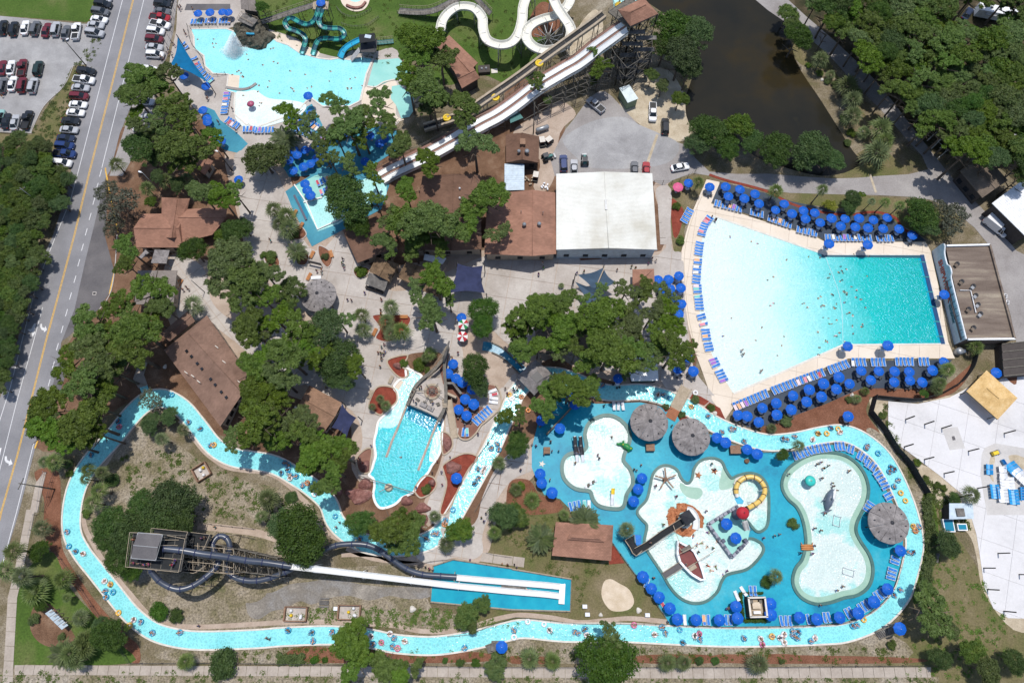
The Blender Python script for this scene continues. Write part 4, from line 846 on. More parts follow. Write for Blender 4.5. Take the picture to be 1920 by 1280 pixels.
def walls(t,corners,ze,mat,inset=.5,drop=.18):
    w_ = [W3(p,ze) for p in corners]; c = sum(w_,Vector()) / len(w_); pts = [p + (c - p).normalized() * inset * 1.4 for p in w_]
    return MB().prism(pts,-.1,ze - drop).build('wall',mat,t)
def openings(t,corners,ze,n,mat='glass',inset=.5,name='window',z0=1.0,z1=2.2,wd=1.2,edges=(0,1,2,3)):
    w_ = [W3(p,ze) for p in corners]; c = sum(w_,Vector()) / len(w_); pts = [p + (c - p).normalized() * inset * 1.4 for p in w_]
    for i in edges:
        a,b = pts[i],pts[(i + 1) % len(pts)]; a = Vector((a.x,a.y,0)); b = Vector((b.x,b.y,0)); d = (b - a).normalized()
        for k in range(n):
            m = a.lerp(b,(k + .5) / n); MB().box((m.x,m.y,(z0 + z1) / 2),(wd,.16,z1 - z0),math.atan2(d.y,d.x)).build(name,mat,t)
def gable(name,label,corners,ze,r1,r2,zr,mat,wmat='wallbeige',cat='building',at=None,win=3):
    t = thing(name,label,cat,(0,0,0),0,None,at or corners[0])
    roofpart(t,corners,ze,r1,r2,zr,mat); walls(t,corners,ze,wmat)
    if win: openings(t,corners,ze,win)
    return t
def vent(t,u,v,z,r=.35,mat='steel'):
    c = P(u,v,z); MB().lathe((c.x,c.y,c.z - .5),[(0,0),(r * .7,0),(r * .7,.5),(r,.6),(r * .8,.9),(0,1.0)],12).build('roof_vent',mat,t)
WH = [(1043,468),(1043,326),(1223,325),(1232,468)]
t = thing('white_hall','large white metal roofed hall between plaza and service yard','building'); r_ = roofpart(t,WH,5.2,(1141,465),(1133,322),6.1,'whiteroof'); walls(t,WH,5.2,'wallblue',.3); openings(t,WH,5.2,5,'glass',.3,edges=(3,))
for k in range(58):                                  # standing seams, both slopes
    s_ = (k + .5) / 58; a = W3(WH[0],5.2).lerp(W3(WH[1],5.2),s_); b = W3((1141,465),6.1).lerp(W3((1133,322),6.1),s_); c = W3(WH[3],5.2).lerp(W3(WH[2],5.2),s_)
    if k == 0: seam = MB()
    up = Vector((0,0,.02)); seam.bar(a + up,b + up,.025,4).bar(b + up,c + up,.025,4)
sm_ = seam.build('roof_seams','whiteroof',t,'stuff')
c0_,c1_ = P(1136,375,6.1),P(1136,394,6.1); MB().box(((c0_ + c1_) / 2 + Vector((0,0,.1))),(.5,(c0_ - c1_).length,.3)).build('ridge_vent','steel',t)
W_ = [W3(WH[0],4.9),W3(WH[3],4.9)]; MB().bar(W_[0] + Vector((0,-.05,0)),W_[1] + Vector((0,-.05,0)),.22,4).build('fascia','wallblue',t)
for s_ in ('485,628 670,630 672,665 515,675','715,632 1045,630 1035,660 720,662'): sheet('front_bed',q(2,1,s_),'mulch',9.6,False)
t = gable('brown_hall','wide brown shingled hall beside the white metal roof',[(908,476),(914,364),(1041,361),(1043,476)],4.6,(998,480),(999,356),6.2,'shingle')
vent(t,983,421,6.6,.5); vent(t,1011,420,6.4,.5); vent(t,977,397,6.3,.12); vent(t,1018,399,6.2,.12)
KC = [(949,305),(948,252),(1011,256),(1010,305)]
t = gable('kitchen_building','small brown roofed kitchen building with round roof vents',KC,3.6,(979,299),(979,249),5.2,'shingle_dark','walldark'); vent(t,973,284,5.6,.45); vent(t,988,284,5.6,.6)
c = P(980,267,5.6); MB().box(c,(1.3,1.6,.9)).build('chimney','shingle_tan',t)
SH = [(946,357),(946,307),(983,308),(983,356)]
t = thing('blue_shed','pale blue metal lean to roof below the kitchen building','shed'); w_ = [W3(p,3.2) for p in SH]; MB().prism(w_,3.05,3.2).build('roof','blueroof',t); walls(t,SH,3.1,'walldark',.3)
sm = MB()
for k in range(14): sm.bar(w_[0].lerp(w_[1],(k + .5) / 14) + Vector((0,0,.02)),w_[3].lerp(w_[2],(k + .5) / 14) + Vector((0,0,.02)),.025)
sm.build('roof_seams','blueroof',t,'stuff')
t = gable('long_hall','long dark brown hall half hidden by pines in the middle',[(772,468),(792,330),(900,328),(903,467)],4.4,(846,470),(850,326),6.0,'shingle_dark'); vent(t,862,354,5.9,.25,'whitepaint'); vent(t,862,372,5.9,.25,'whitepaint')
t = gable('snack_bar','brown gabled snack bar beside the blue landing deck',[(670,493),(642,431),(706,405),(748,461)],3.4,(709,478),(675,417),4.8,'shingle_dark')
t = gable('plaza_kiosk','dark brown kiosk with grey awning on the plaza',[(692,508),(706,481),(748,495),(730,528)],3.0,(711,518),(727,488),4.2,'brownstraw',win=1)
a = [W3(p,z) for p,z in (((692,511),3.0),((729,522),3.0),((721,546),2.4),((685,532),2.4))]; MB().add(a + [p - Vector((0,0,.1)) for p in a],[(0,1,2,3),(7,6,5,4),(0,4,5,1),(1,5,6,2),(2,6,7,3),(3,7,4,0)]).build('awning','greywood',t)
m = MB()
for p in ((687,533),(703,540),(719,546)): g = W3(p,2.4); m.bar((g.x,g.y,0),g,.07)
m.build('awning_post','darkmetal',t); g = P(703,545); MB().box((g.x,g.y,.55),(4.2,.6,1.1),R_(-18)).build('counter','walldark',t)
t = gable('thatched_stall','brown thatched stall between plaza kiosk and pine',[(745,520),(762,490),(804,505),(790,540)],2.8,(768,530),(783,497),4.2,'brownstraw',win=1)
t = gable('thatched_stall','brown thatched stall half under the pine by the navy sail',[(792,545),(808,515),(838,528),(822,556)],2.8,(807,551),(823,521),3.9,'brownstraw',win=1)
t = thing('white_canopy','small white flat canopy behind the thatched stalls','canopy'); w_ = [W3(p,3) for p in ((796,476),(837,484),(830,495),(794,487))]; MB().prism(w_,2.9,3).build('roof','whitepaint',t); m = MB(); [m.bar((p.x,p.y,0),p,.05) for p in w_]; m.build('post','steel',t)
# entrance building: three roofs meeting
t = gable('entrance_hall','brown cross gabled entrance hall beside the road bay',[(256,464),(268,401),(345,400),(342,464)],3.4,(250,428),(335,428),5.0,'shingle')
t.location = (0,0,0)
roofpart(t,[(303,445),(303,370),(356,372),(338,445)],3.5,(322,446),(332,374),5.3,'shingle'); roofpart(t,[(335,456),(352,392),(426,388),(398,440)],3.4,(330,408),(424,408),4.8,'shingle')
for nm,lb,c4 in (('thatch_porch','grey shingled porch roof below the entrance hall',[(283,493),(290,468),(318,469),(312,494)]),('thatch_porch','tiny grey shingled roof left of the entrance porch',[(259,483),(273,468),(279,474),(264,486)])):
    t = thing(nm,lb,'porch'); w_ = [W3(p,z) for p,z in zip(c4,(2.6,3.3,3.3,2.6))]; MB().add(w_ + [p - Vector((0,0,.15)) for p in w_],[(0,1,2,3),(7,6,5,4),(0,4,5,1),(1,5,6,2),(2,6,7,3),(3,7,4,0)]).build('roof','thatch',t)
    m = MB(); [m.bar((p.x,p.y,0),p - Vector((0,0,.1)),.08) for p in w_]; m.build('posts','timber',t)
gable('ticket_building','grey shingled ticket building behind the bay trees',[(252,570),(258,507),(332,507),(325,572)],3.2,(288,571),(295,507),4.5,'shingle_grey')
BH = [(413,799),(307,656),(388,591),(463,699)]
t = gable('big_brown_hall','big brown shingled hall above the lazy river with black skylights',BH,4.8,(455,737),(354,626),6.6,'shingle_big',win=6)
for p in q(0,2,'1400,72 1436,112 1480,165 1514,205 1580,282 1614,324 1660,378 1697,418'):
    c = P(*p,6.15); MB().box(c,(.55,.55,.25),R_(-50)).build('skylight','glass',t)
for p in q(0,2,'1625,40 1680,152 1790,300 1445,258 1490,300 1395,232'): c = P(*p,6.2); MB().box(c,(.9,.12,.1),R_(-35)).build('roof_pipe','slidecream',t)
gable('narrow_annex','narrow brown annex roof beside the big brown hall',[(318,640),(300,626),(352,583),(366,602)],3.6,(310,633),(359,592),4.3,'shingle_big',win=2)
CF = [(580,722),(641,755),(606,812),(548,780)]
t = gable('cafe_building','brown cafe building beside the navy shade sail',CF,3.6,(567,747),(628,781),5.0,'shingle_tan'); vent(t,555,765,4.4,.45,'steel'); vent(t,597,818,4.3,.4,'steel')
gable('cafe_store','small dark roofed store under pines below the cafe',[(530,820),(548,795),(575,812),(556,838)],2.8,(543,829),(561,803),3.6,'shingle_dark',win=1)
for nm,lb,c4,rr_,mt in (('pine_pavilion','grey brown pavilion roof hidden below the centre pines',[(1010,662),(1000,600),(1100,595),(1110,655)],((1055,658),(1050,598)),'shingle_old'),('pine_pavilion','brown pavilion roof under pines left of the canal',[(1050,640),(1048,610),(1098,608),(1102,640)],((1075,640),(1073,609)),'shingle_dark')):
    if 'canal' in lb: continue
    gable(nm,lb,c4,3.2,rr_[0],rr_[1],4.3,mt)
gable('plaza_pavilion','tan brown pavilion roof left of the blue umbrellas',[(1186,534),(1186,505),(1226,504),(1228,540)],3.0,(1200,527),(1212,516),4.2,'shingle',win=0)
RR = [(1035,1041),(1042,978),(1150,984),(1146,1051)]
t = gable('restroom_building','brown hip roofed restroom building on the grass',RR,3.1,(1064,1008),(1132,1014),4.1,'shingle','walldark')
# hip along the long axis, with a raised clerestory
roofpart(t,[(1064,1011),(1068,1000),(1128,1004),(1133,1016)],4.4,(1072,1007),(1124,1010),4.9,'shingle',.3,'clerestory')
t2 = [(822,90),(840,66),(895,116),(872,142)]
gable('lodge','brown lodge roof below the white winding slide',t2,3.6,(848,118) if 0 else (831,78),(884,129),5.0,'shingle','walldark') if 0 else None
t = thing('brown_lodge','brown double gabled lodge below the white winding slide','building')
roofpart(t,[(862,150),(820,88),(842,66),(896,118)],3.6,(880,134),(831,77),4.9,'shingle'); walls(t,[(862,150),(820,88),(842,66),(896,118)],3.6,'walldark')
roofpart(t,[(850,130),(882,118),(900,146),(866,166)],3.7,(858,148),(891,132),4.9,'shingle'); walls(t,[(850,130),(882,118),(900,146),(866,166)],3.6,'walldark')
gable('path_hut','small brown gabled hut by the light pole in the trees',[(365,316),(374,290),(400,302),(384,328)],2.8,(376,322),(388,296),3.8,'shingle',win=1)
# tall tower with hip roof is built with the slides; sheds and houses at the right
t = thing('green_shed','green shed with pale metal roof beside the parked pickup','shed'); c4 = [(1161,165),(1180,159),(1197,185),(1177,193)]; w_ = [W3(p,3) for p in c4]; MB().prism(w_,2.88,3).build('roof','paleroof',t); walls(t,c4,3,'shedgreen',.15)
t = thing('white_roofed_building','white metal roofed building cut by the right edge','building'); c4 = [(1860,381),(1925,332),(1985,400),(1926,446)]; w_ = [W3(p,5) for p in c4]; MB().prism(w_,4.85,5).build('roof','whitepaint',t); walls(t,c4,5,'walldark',.5)
sm = MB()
for k in range(20): sm.bar(w_[0].lerp(w_[1],(k + .5) / 20) + Vector((0,0,.02)),w_[3].lerp(w_[2],(k + .5) / 20) + Vector((0,0,.02)),.03)
sm.build('roof_seams','whitepaint',t,'stuff')
gable('right_house','grey brown gabled house above the white roofed building',[(1842,371),(1800,320),(1848,292),(1890,338)],4.2,(1866,354),(1824,306),5.6,'shingle_old','walldark')
t = thing('metal_shed','small pale metal roofed shed beside the construction slab','shed'); c4 = [(1780,973),(1780,943),(1824,943),(1826,972)]; w_ = [W3(p,2.8) for p in c4]; MB().prism(w_,2.7,2.8).build('roof','blueroof',t); walls(t,c4,2.8,'walldark',.2)
MB().box(P(1800,960,2.9),(1.6,1.6,.5)).build('roof_unit','greywood',t)
for p,sz in (((1775,985),(2.2,2.6)),((1800,988),(2.0,1.4))):
    c = P(*p); t = thing('holding_tank','open dark tank with white rim below the metal shed','tank',(c.x,c.y,0),0,None,p,True); MB().box((0,0,.4),(sz[0],sz[1],.8)).build('basin','whitepaint',t); MB().box((0,0,.81),(sz[0] - .4,sz[1] - .4,.03)).build('water','canal',t)
# wave machine building with the painted wall
c4 = [(1773,462),(1854,460),(1901,636),(1813,637)]; t = thing('wave_building','flat brown roofed wave machine building with painted sign wall','building')
w_ = [W3(p,3.7) for p in c4]; MB().prism(w_,-.1,3.7).build('roof_slab','waveroof',t)
for i in (0,1,2):
    a,b = w_[i],w_[i + 1]; m = MB().bar(a + Vector((0,0,.3)),b + Vector((0,0,.3)),.28,4).build('parapet','whitepaint' if i != 1 else 'waveroof',t)
def basept(tt): return P(1747 + .243 * tt,473 + tt)
nrm = (basept(173) - basept(0)).normalized(); inw = Vector((-nrm.y,nrm.x,0)); inw = inw if inw.x > 0 else -inw
prof = [(-2,3.2),(0,4.4),(4,4.6),(9,4.3),(16,3.9),(26,3.8),(36,3.9),(41,4.5),(47,4.7),(54,4.6),(60,4.1),(80,4.0),(110,4.0),(140,4.0),(173,4.0)]
prof = [p for p in smooth(prof,False,3)]
vs = []
for tt,h in prof: b = basept(tt); vs += [b,b + Vector((0,0,h)),b + inw * .35,b + inw * .35 + Vector((0,0,h))]
m = MB(); n = len(prof); fs = []
for i in range(n - 1): a = 4 * i; b = a + 4; fs += [(a,b,b + 1,a + 1),(a + 2,a + 3,b + 3,b + 2),(a + 1,b + 1,b + 3,a + 3)]
fs += [(0,1,3,2),(4 * n - 4,4 * n - 2,4 * n - 1,4 * n - 3)]
m.add(vs,fs); sw = m.build('sign_wall','wallblue',t)
cp = MB()
for i in range(n - 1): cp.bar(vs[4 * i + 1] + inw * .17,vs[4 * i + 5] + inw * .17,.13,4)
cp.build('wall_coping','whitepaint',sw)
m = MB().bar(basept(62) + Vector((0,0,2.6)) - inw * .25,basept(172) + Vector((0,0,2.9)) - inw * .25,.16,6)
for k in range(9): m.bar(basept(64 + 13 * k) + Vector((0,0,2.7)) - inw * .2,basept(64 + 13 * k) + Vector((0,0,3.9)) - inw * .05,.05,4)
m.build('pipe_rail','darkmetal',sw)
for k in range(9):
    a,b = basept(65 + 12 * k),basept(75 + 12 * k); up = Vector((0,0,1)); o_ = -inw * .04
    MB().add([a + up * 2.9 + o_,b + up * 2.9 + o_,b + up * 3.8 + o_,a + up * 3.8 + o_,a + up * 2.9,b + up * 2.9,b + up * 3.8,a + up * 3.8],[(0,1,2,3),(0,4,5,1),(2,6,7,3),(1,5,6,2),(3,7,4,0)]).build('wall_panel','mushroom' if 0 else 'blueroof',sw)
def text3(s,size,pos,xdir,up,mat,parent,name='lettering',ext=.03,bold=.03,spacing=1.0,wide=1.0):
    cu = bpy.data.curves.new(name,'FONT'); cu.body = s; cu.size = size; cu.extrude = ext; cu.offset = bold; cu.space_character = spacing
    tmp = bpy.data.objects.new('tmp',cu); C.objects.link(tmp); bpy.context.view_layer.update()
    me = bpy.data.meshes.new_from_object(tmp.evaluated_get(bpy.context.evaluated_depsgraph_get())); bpy.data.objects.remove(tmp); me.name = name
    z = xdir.cross(up).normalized(); mt = Matrix((xdir * wide,up,z)).transposed().to_4x4(); mt.translation = pos
    me.transform(mt); me.materials.clear(); me.materials.append(M[mat]); return mk(name,me,parent)
if 1:
    for s_,t0,t1,z0,sz,mt in (('SHIPWRECK',22,100,1.5,1.9,'signred'),('ISLAND',103,133,2.15,.75,'signteal'),('WATERPARK',103,138,1.35,.75,'signteal')):
        o = text3(s_,sz,basept(t0) + Vector((0,0,z0)) - inw * .06,nrm,Vector((0,0,1)),mt,sw,'lettering',.03,.05)
        xs = [(v.co - basept(t0)).dot(nrm) for v in o.data.vertices]; want = (basept(t1) - basept(t0)).length; k = want / max(xs)
        for v in o.data.vertices: d = (v.co - basept(t0)).dot(nrm); v.co += nrm * (d * k - d)
for p in ((440,315),(490,507),(617,557),(643,657),(668,757),(695,858),(567,808),(620,1010)):
    c = P(1720 + p[0] / 5.82,440 + p[1] / 5.82,4.1); f = MB().lathe((c.x,c.y,3.7),[(.0,.1),(.5,.0),(.5,.45),(.35,.5),(.3,.2),(0,.2)],14).build('roof_fan','darkmetal',t); MB().box((c.x - .5,c.y - .5,4.0),(.7,.7,.6),.7).build('motor','shingle_old' if p[0] in (440,490,567,620) else 'steel',f)
pp = [P(1720 + a / 5.82,440 + b / 5.82,4.0) for a,b in ((465,605),(582,607),(640,850))]; MB().tube(pp,.1,8).build('roof_pipe','whitepaint',t)
for p in ((958,660),(980,730)):
    c = P(1720 + p[0] / 5.82,440 + p[1] / 5.82,1.2); u_ = thing('air_unit','white four fan air unit behind the wave building','air conditioner',(c.x,c.y,0),R_(-15),'air units behind the wave building',None); MB().box((0,0,.5),(1.2,1.0,1.0)).build('case','whitepaint',u_)
    for x in (-.28,.28):
        for y in (-.22,.22): MB().lathe((x,y,1.0),[(0,.02),(.16,.02),(.2,.05)],10).build('fan_grille','darkmetal',u_)
# plywood pavilion under construction
PW = [(1812,733),(1850,694),(1908,746),(1871,786)]; t = thing('plywood_pavilion','bare plywood hip roof pavilion on the construction slab','pavilion')
a,b,c,d = [W3(p,2.9) for p in PW]; e = W3((1846,733),4.0); f = W3((1876,738),4.2)
roofpart(t,[PW[3],PW[0],PW[1],PW[2]],2.9,(1873,747),(1850,727),4.0,'plywood',.12)
m = MB()
for p in (a,b,c,d): pp = p + (e - p) * .12; m.bar((pp.x,pp.y,0),(pp.x,pp.y,2.8),.12)
m.bar(a - Vector((0,0,.2)),d - Vector((0,0,.2)),.1).build('posts','timber',t)
# dark framed structures at the far right edge
t = thing('machinery_frame','dark timber frame building right of the grass patch','frame'); c4 = [(1882,705),(1878,645),(1925,640),(1935,700)]; w_ = [W3(p,2.5) for p in c4]; MB().prism(w_,0,2.5).build('deck','walldark',t); m = MB()
for k in range(5): m.bar(w_[0].lerp(w_[1],k / 4) + Vector((0,0,.1)),w_[3].lerp(w_[2],k / 4) + Vector((0,0,.1)),.12)
m.build('rafters','timber',t)
sheet('mulch_yard',px('1868,662 1900,660 1905,720 1880,700'),'mulch',9.6)
c = P(1797,659,.8); t = thing('metal_tank','upright steel tank at the corner of the wave pool deck','tank',(c.x,c.y,0)); MB().lathe((0,0,0),[(0,0),(.8,0),(.8,1.5),(.5,1.8),(0,1.85)],16).build('tank_body','steel',t); MB().box((1.2,.1,.5),(.7,.7,1)).build('cover','whitepaint',t)
# ------------------------------------------------------------------ round thatched huts
def round_hut(u,v,r,label,n=8,h=3.0,mat='thatch'):
    R = r * gsd(u,v) * .98; c = P(u,v,h + .3); t = thing('round_hut',label,'hut',(c.x,c.y,.12),.2,None,(u,v))
    for k in range(n):                                 # thatch gores
        m = MB(); a0,a1 = 2 * math.pi * k / n,2 * math.pi * (k + 1) / n; S_ = 6; L3 = []
        for rr_,z in ((.15,h + 1.5),(R * .5,h + .95),(R,h)):
            for i in range(S_ + 1): a = a0 + .012 + (a1 - a0 - .024) * i / S_; w2 = rr_ * (1 + (random.uniform(-.012,.012) if rr_ == R else 0)); L3.append((w2 * math.cos(a),w2 * math.sin(a),z + .04 * math.sin(math.pi * i / S_)))
        n0 = S_ + 1; und = [(x,y,z - .22) for x,y,z in L3]; fs = []
        for j in range(2):
            for i in range(S_): fs.append((j * n0 + i,(j + 1) * n0 + i,(j + 1) * n0 + i + 1,j * n0 + i + 1))
        K = len(L3)
        for i in range(S_): fs.append((2 * n0 + i,K + 2 * n0 + i,K + 2 * n0 + i + 1,2 * n0 + i + 1))
        for i in range(S_): fs.append((K + i,K + i + 1,K + 2 * n0 + i + 1,K + 2 * n0 + i))
        m.add(L3 + und,fs).build('roof_gore',mat,t)
    MB().lathe((0,0,h + 1.35),[(0,.35),(.3,.25),(.5,0)],10).build('cap','darkmetal',t)
    for k in range(n):
        a = 2 * math.pi * (k + .5) / n; x,y = math.cos(a),math.sin(a); MB().bar((x * R * .72,y * R * .72,h + .62),(x * R * .78,y * R * .78,h + .78),.1,5).build('anchor','darkmetal',t)
    for k in range(n): a = 2 * math.pi * k / n; MB().bar((R * .8 * math.cos(a),R * .8 * math.sin(a),0),(R * .8 * math.cos(a),R * .8 * math.sin(a),h + .2),.13,8).build('post','timber',t)
    return t
round_hut(1217.5,791,35.5,'round grey thatched hut beside the toddler pool'); round_hut(1296,818,35.5,'round grey thatched hut beside the wooden river bridge'); round_hut(1667,980,38,'round grey thatched hut between whale pool and lazy river')
round_hut(597,553,33,'round grey roofed bandstand on the plaza among trees',h=3.4)
c = P(592,520,3); t = thing('stage_screen','small white curved screen behind the round bandstand','screen',(c.x,c.y,0),.05); MB().box((0,0,2.7),(2.2,.7,.5)).build('hood','whitepaint',t); MB().bar((-.9,0,0),(-.9,0,2.6),.07).bar((.9,0,0),(.9,0,2.6),.07).build('posts','steel',t)
t = thing('square_hut','square grey thatched hut with dark skylight spanning the canal','hut'); co = [W3(p,3.2) for p in ((968,706),(1004,674),(1036,700),(1002,741))]; ap = [W3(p,4.6) for p in ((994,706),(1007,695),(1020,708),(1006,718))]
for k in range(4): j = (k + 1) % 4; v4 = [co[k],co[j],ap[j],ap[k]]; MB().add(v4 + [p - Vector((0,0,.2)) for p in v4],[(0,1,2,3),(7,6,5,4),(0,4,5,1)]).build('roof_side','thatch',t)
MB().prism(ap,4.55,4.65).build('skylight','darkmetal',t); m = MB(); [m.bar((p + (ap[0] - p) * .1).xy.to_3d(),p + (ap[0] - p) * .1,.12) for p in co]; m.build('posts','timber',t)
t = thing('white_roofed_hut','white corrugated roofed hut under pines beside the lazy river','hut'); c4 = [(1184,714),(1171,668),(1231,667),(1235,713)]; w_ = [W3(p,z) for p,z in zip(c4,(2.8,3.2,3.2,2.8))]; MB().add(w_ + [p - Vector((0,0,.15)) for p in w_],[(0,1,2,3),(7,6,5,4),(0,4,5,1),(1,5,6,2),(2,6,7,3),(3,7,4,0)]).build('roof','whitepaint',t); walls(t,c4,2.9,'walldark',.3)
# ------------------------------------------------------------------ shade sails
def sail(label,pts,mat,sag=.5,posts=True,n=10):
    """pts: (u, v, z) corners; edges bow inward"""
    w_ = [P(u,v,z) for u,v,z in pts]; c = sum(w_,Vector()) / len(w_); ring = []
    for i in range(len(w_)):
        a,b = w_[i],w_[(i + 1) % len(w_)]
        for k in range(n): s_ = k / n; p = a.lerp(b,s_); ring.append(p + (c - p) * (.16 * math.sin(math.pi * s_)))
    rows = 5; vs = []
    for j in range(rows):
        f = j / rows
        for p in ring: q_ = p.lerp(c,f); q_.z -= sag * math.sin(math.pi * f / 2); vs.append(q_)
    N = len(ring); vs.append(c - Vector((0,0,sag))); fs = [(j * N + i,j * N + (i + 1) % N,(j + 1) * N + (i + 1) % N,(j + 1) * N + i) for j in range(rows - 1) for i in range(N)] + [((rows - 1) * N + i,(rows - 1) * N + (i + 1) % N,rows * N) for i in range(N)]
    t = thing('shade_sail',label,'shade sail'); MB().add(vs,fs,True).build('canopy',mat,t)
    if posts:
        for p in w_: o_ = p + (p - c).normalized() * .5; MB().bar((o_.x,o_.y,0),(o_.x,o_.y,p.z + .4),.11,8).bar(p,o_,.03).build('post','darkmetal',t)
    return t
sail('teal blue triangular shade sail by the top left pool',[(333,70,4.5),(320,121,4.5),(390,155,4)],'tealsail',.3)
sail('navy shade sail beside the cafe building',[(641,757,4.2),(668,783,3.8),(650,819,3.8),(622,801,4.2)],'navysail',.3)
sail('large navy shade sail on the plaza below the dark hall',[(858,494,4.5),(905,498,4.5),(909,549,4),(838,550,4)],'navysail',.2)
sail('slate blue shade sail on the upper side of the masts',[(1083,515,5),(1131,502,5),(1155,530,4.5),(1120,555,4)],'slatesail',.4); sail('slate blue shade sail half under the pines',[(1078,528,4.5),(1118,540,5.2),(1162,566,4.2),(1102,575,4.0)],'slatesail',.3); sail('dark shade sail hidden among the centre pines',[(1020,560,4),(1045,565,4),(1042,600,4),(1015,590,4)],'navysail',.3)
a,b = P(1134,500,6.5),P(1100,578,.2); t = thing('leaning_mast','pale leaning timber mast between the slate sails','mast'); MB().bar(b,a,.16,8,.12).build('mast','palewood',t)
# small yard things
c = P(1017,241,1); t = thing('gas_tank','long silver gas tank by the concrete apron','gas tank',(c.x,c.y,0),R_(22)); MB().tube([(-1.7,0,1),(-1.5,0,1),(1.5,0,1),(1.7,0,1)],[.3,.6,.6,.3],16).build('tank','steel',t); MB().box((-1,0,.25),(.3,1,.5)).box((1,0,.25),(.3,1,.5)).build('saddles','kerb',t)
t = thing('teal_awning','dark teal awning roof under the twin slide','awning'); w_ = [P(*p,3) for p in ((955,216),(972,209),(981,221),(957,231))]; MB().prism(w_,2.9,3).build('roof','shadegreen',t); m = MB(); [m.bar((p.x,p.y,0),p,.07) for p in w_]; m.build('posts','timber',t)
for p,s_,lb in (((908,134),(3.0,2.2),'dark pump crate with steel drums beside the lodge'),):
    c = P(*p); t = thing('pump_crate',lb,'crate',(c.x,c.y,0),.1); MB().box((0,0,.5),(*s_,1)).build('crate','walldark',t)
    for x in (-.6,.5): MB().lathe((x,0,1),[(0,.4),(.3,.35),(.35,0)],10).build('drum','steel',t)
c = P(927,134); t = tag(MB().box((c.x,c.y,.12),(1.6,1.3,.12),.1).build('hatch_cover','coping'),'pale square hatch cover on the grass by the lodge','hatch')
for i,(p,lb) in enumerate((((991,340),'pile of pale pipes and parts beside the golf cart'),((1020,350),'pile of white chairs and tables beside the white hall'))):
    c = P(*p); t = thing('stored_parts',lb,'pile',(c.x,c.y,.05));
    for k in range(7): MB().box((random.uniform(-1,1),random.uniform(-1.2,1.2),.3),(random.uniform(.4,.9),.3,.5),random.random() * 3).build('piece','palewood' if i == 0 else 'whiteplastic',t)
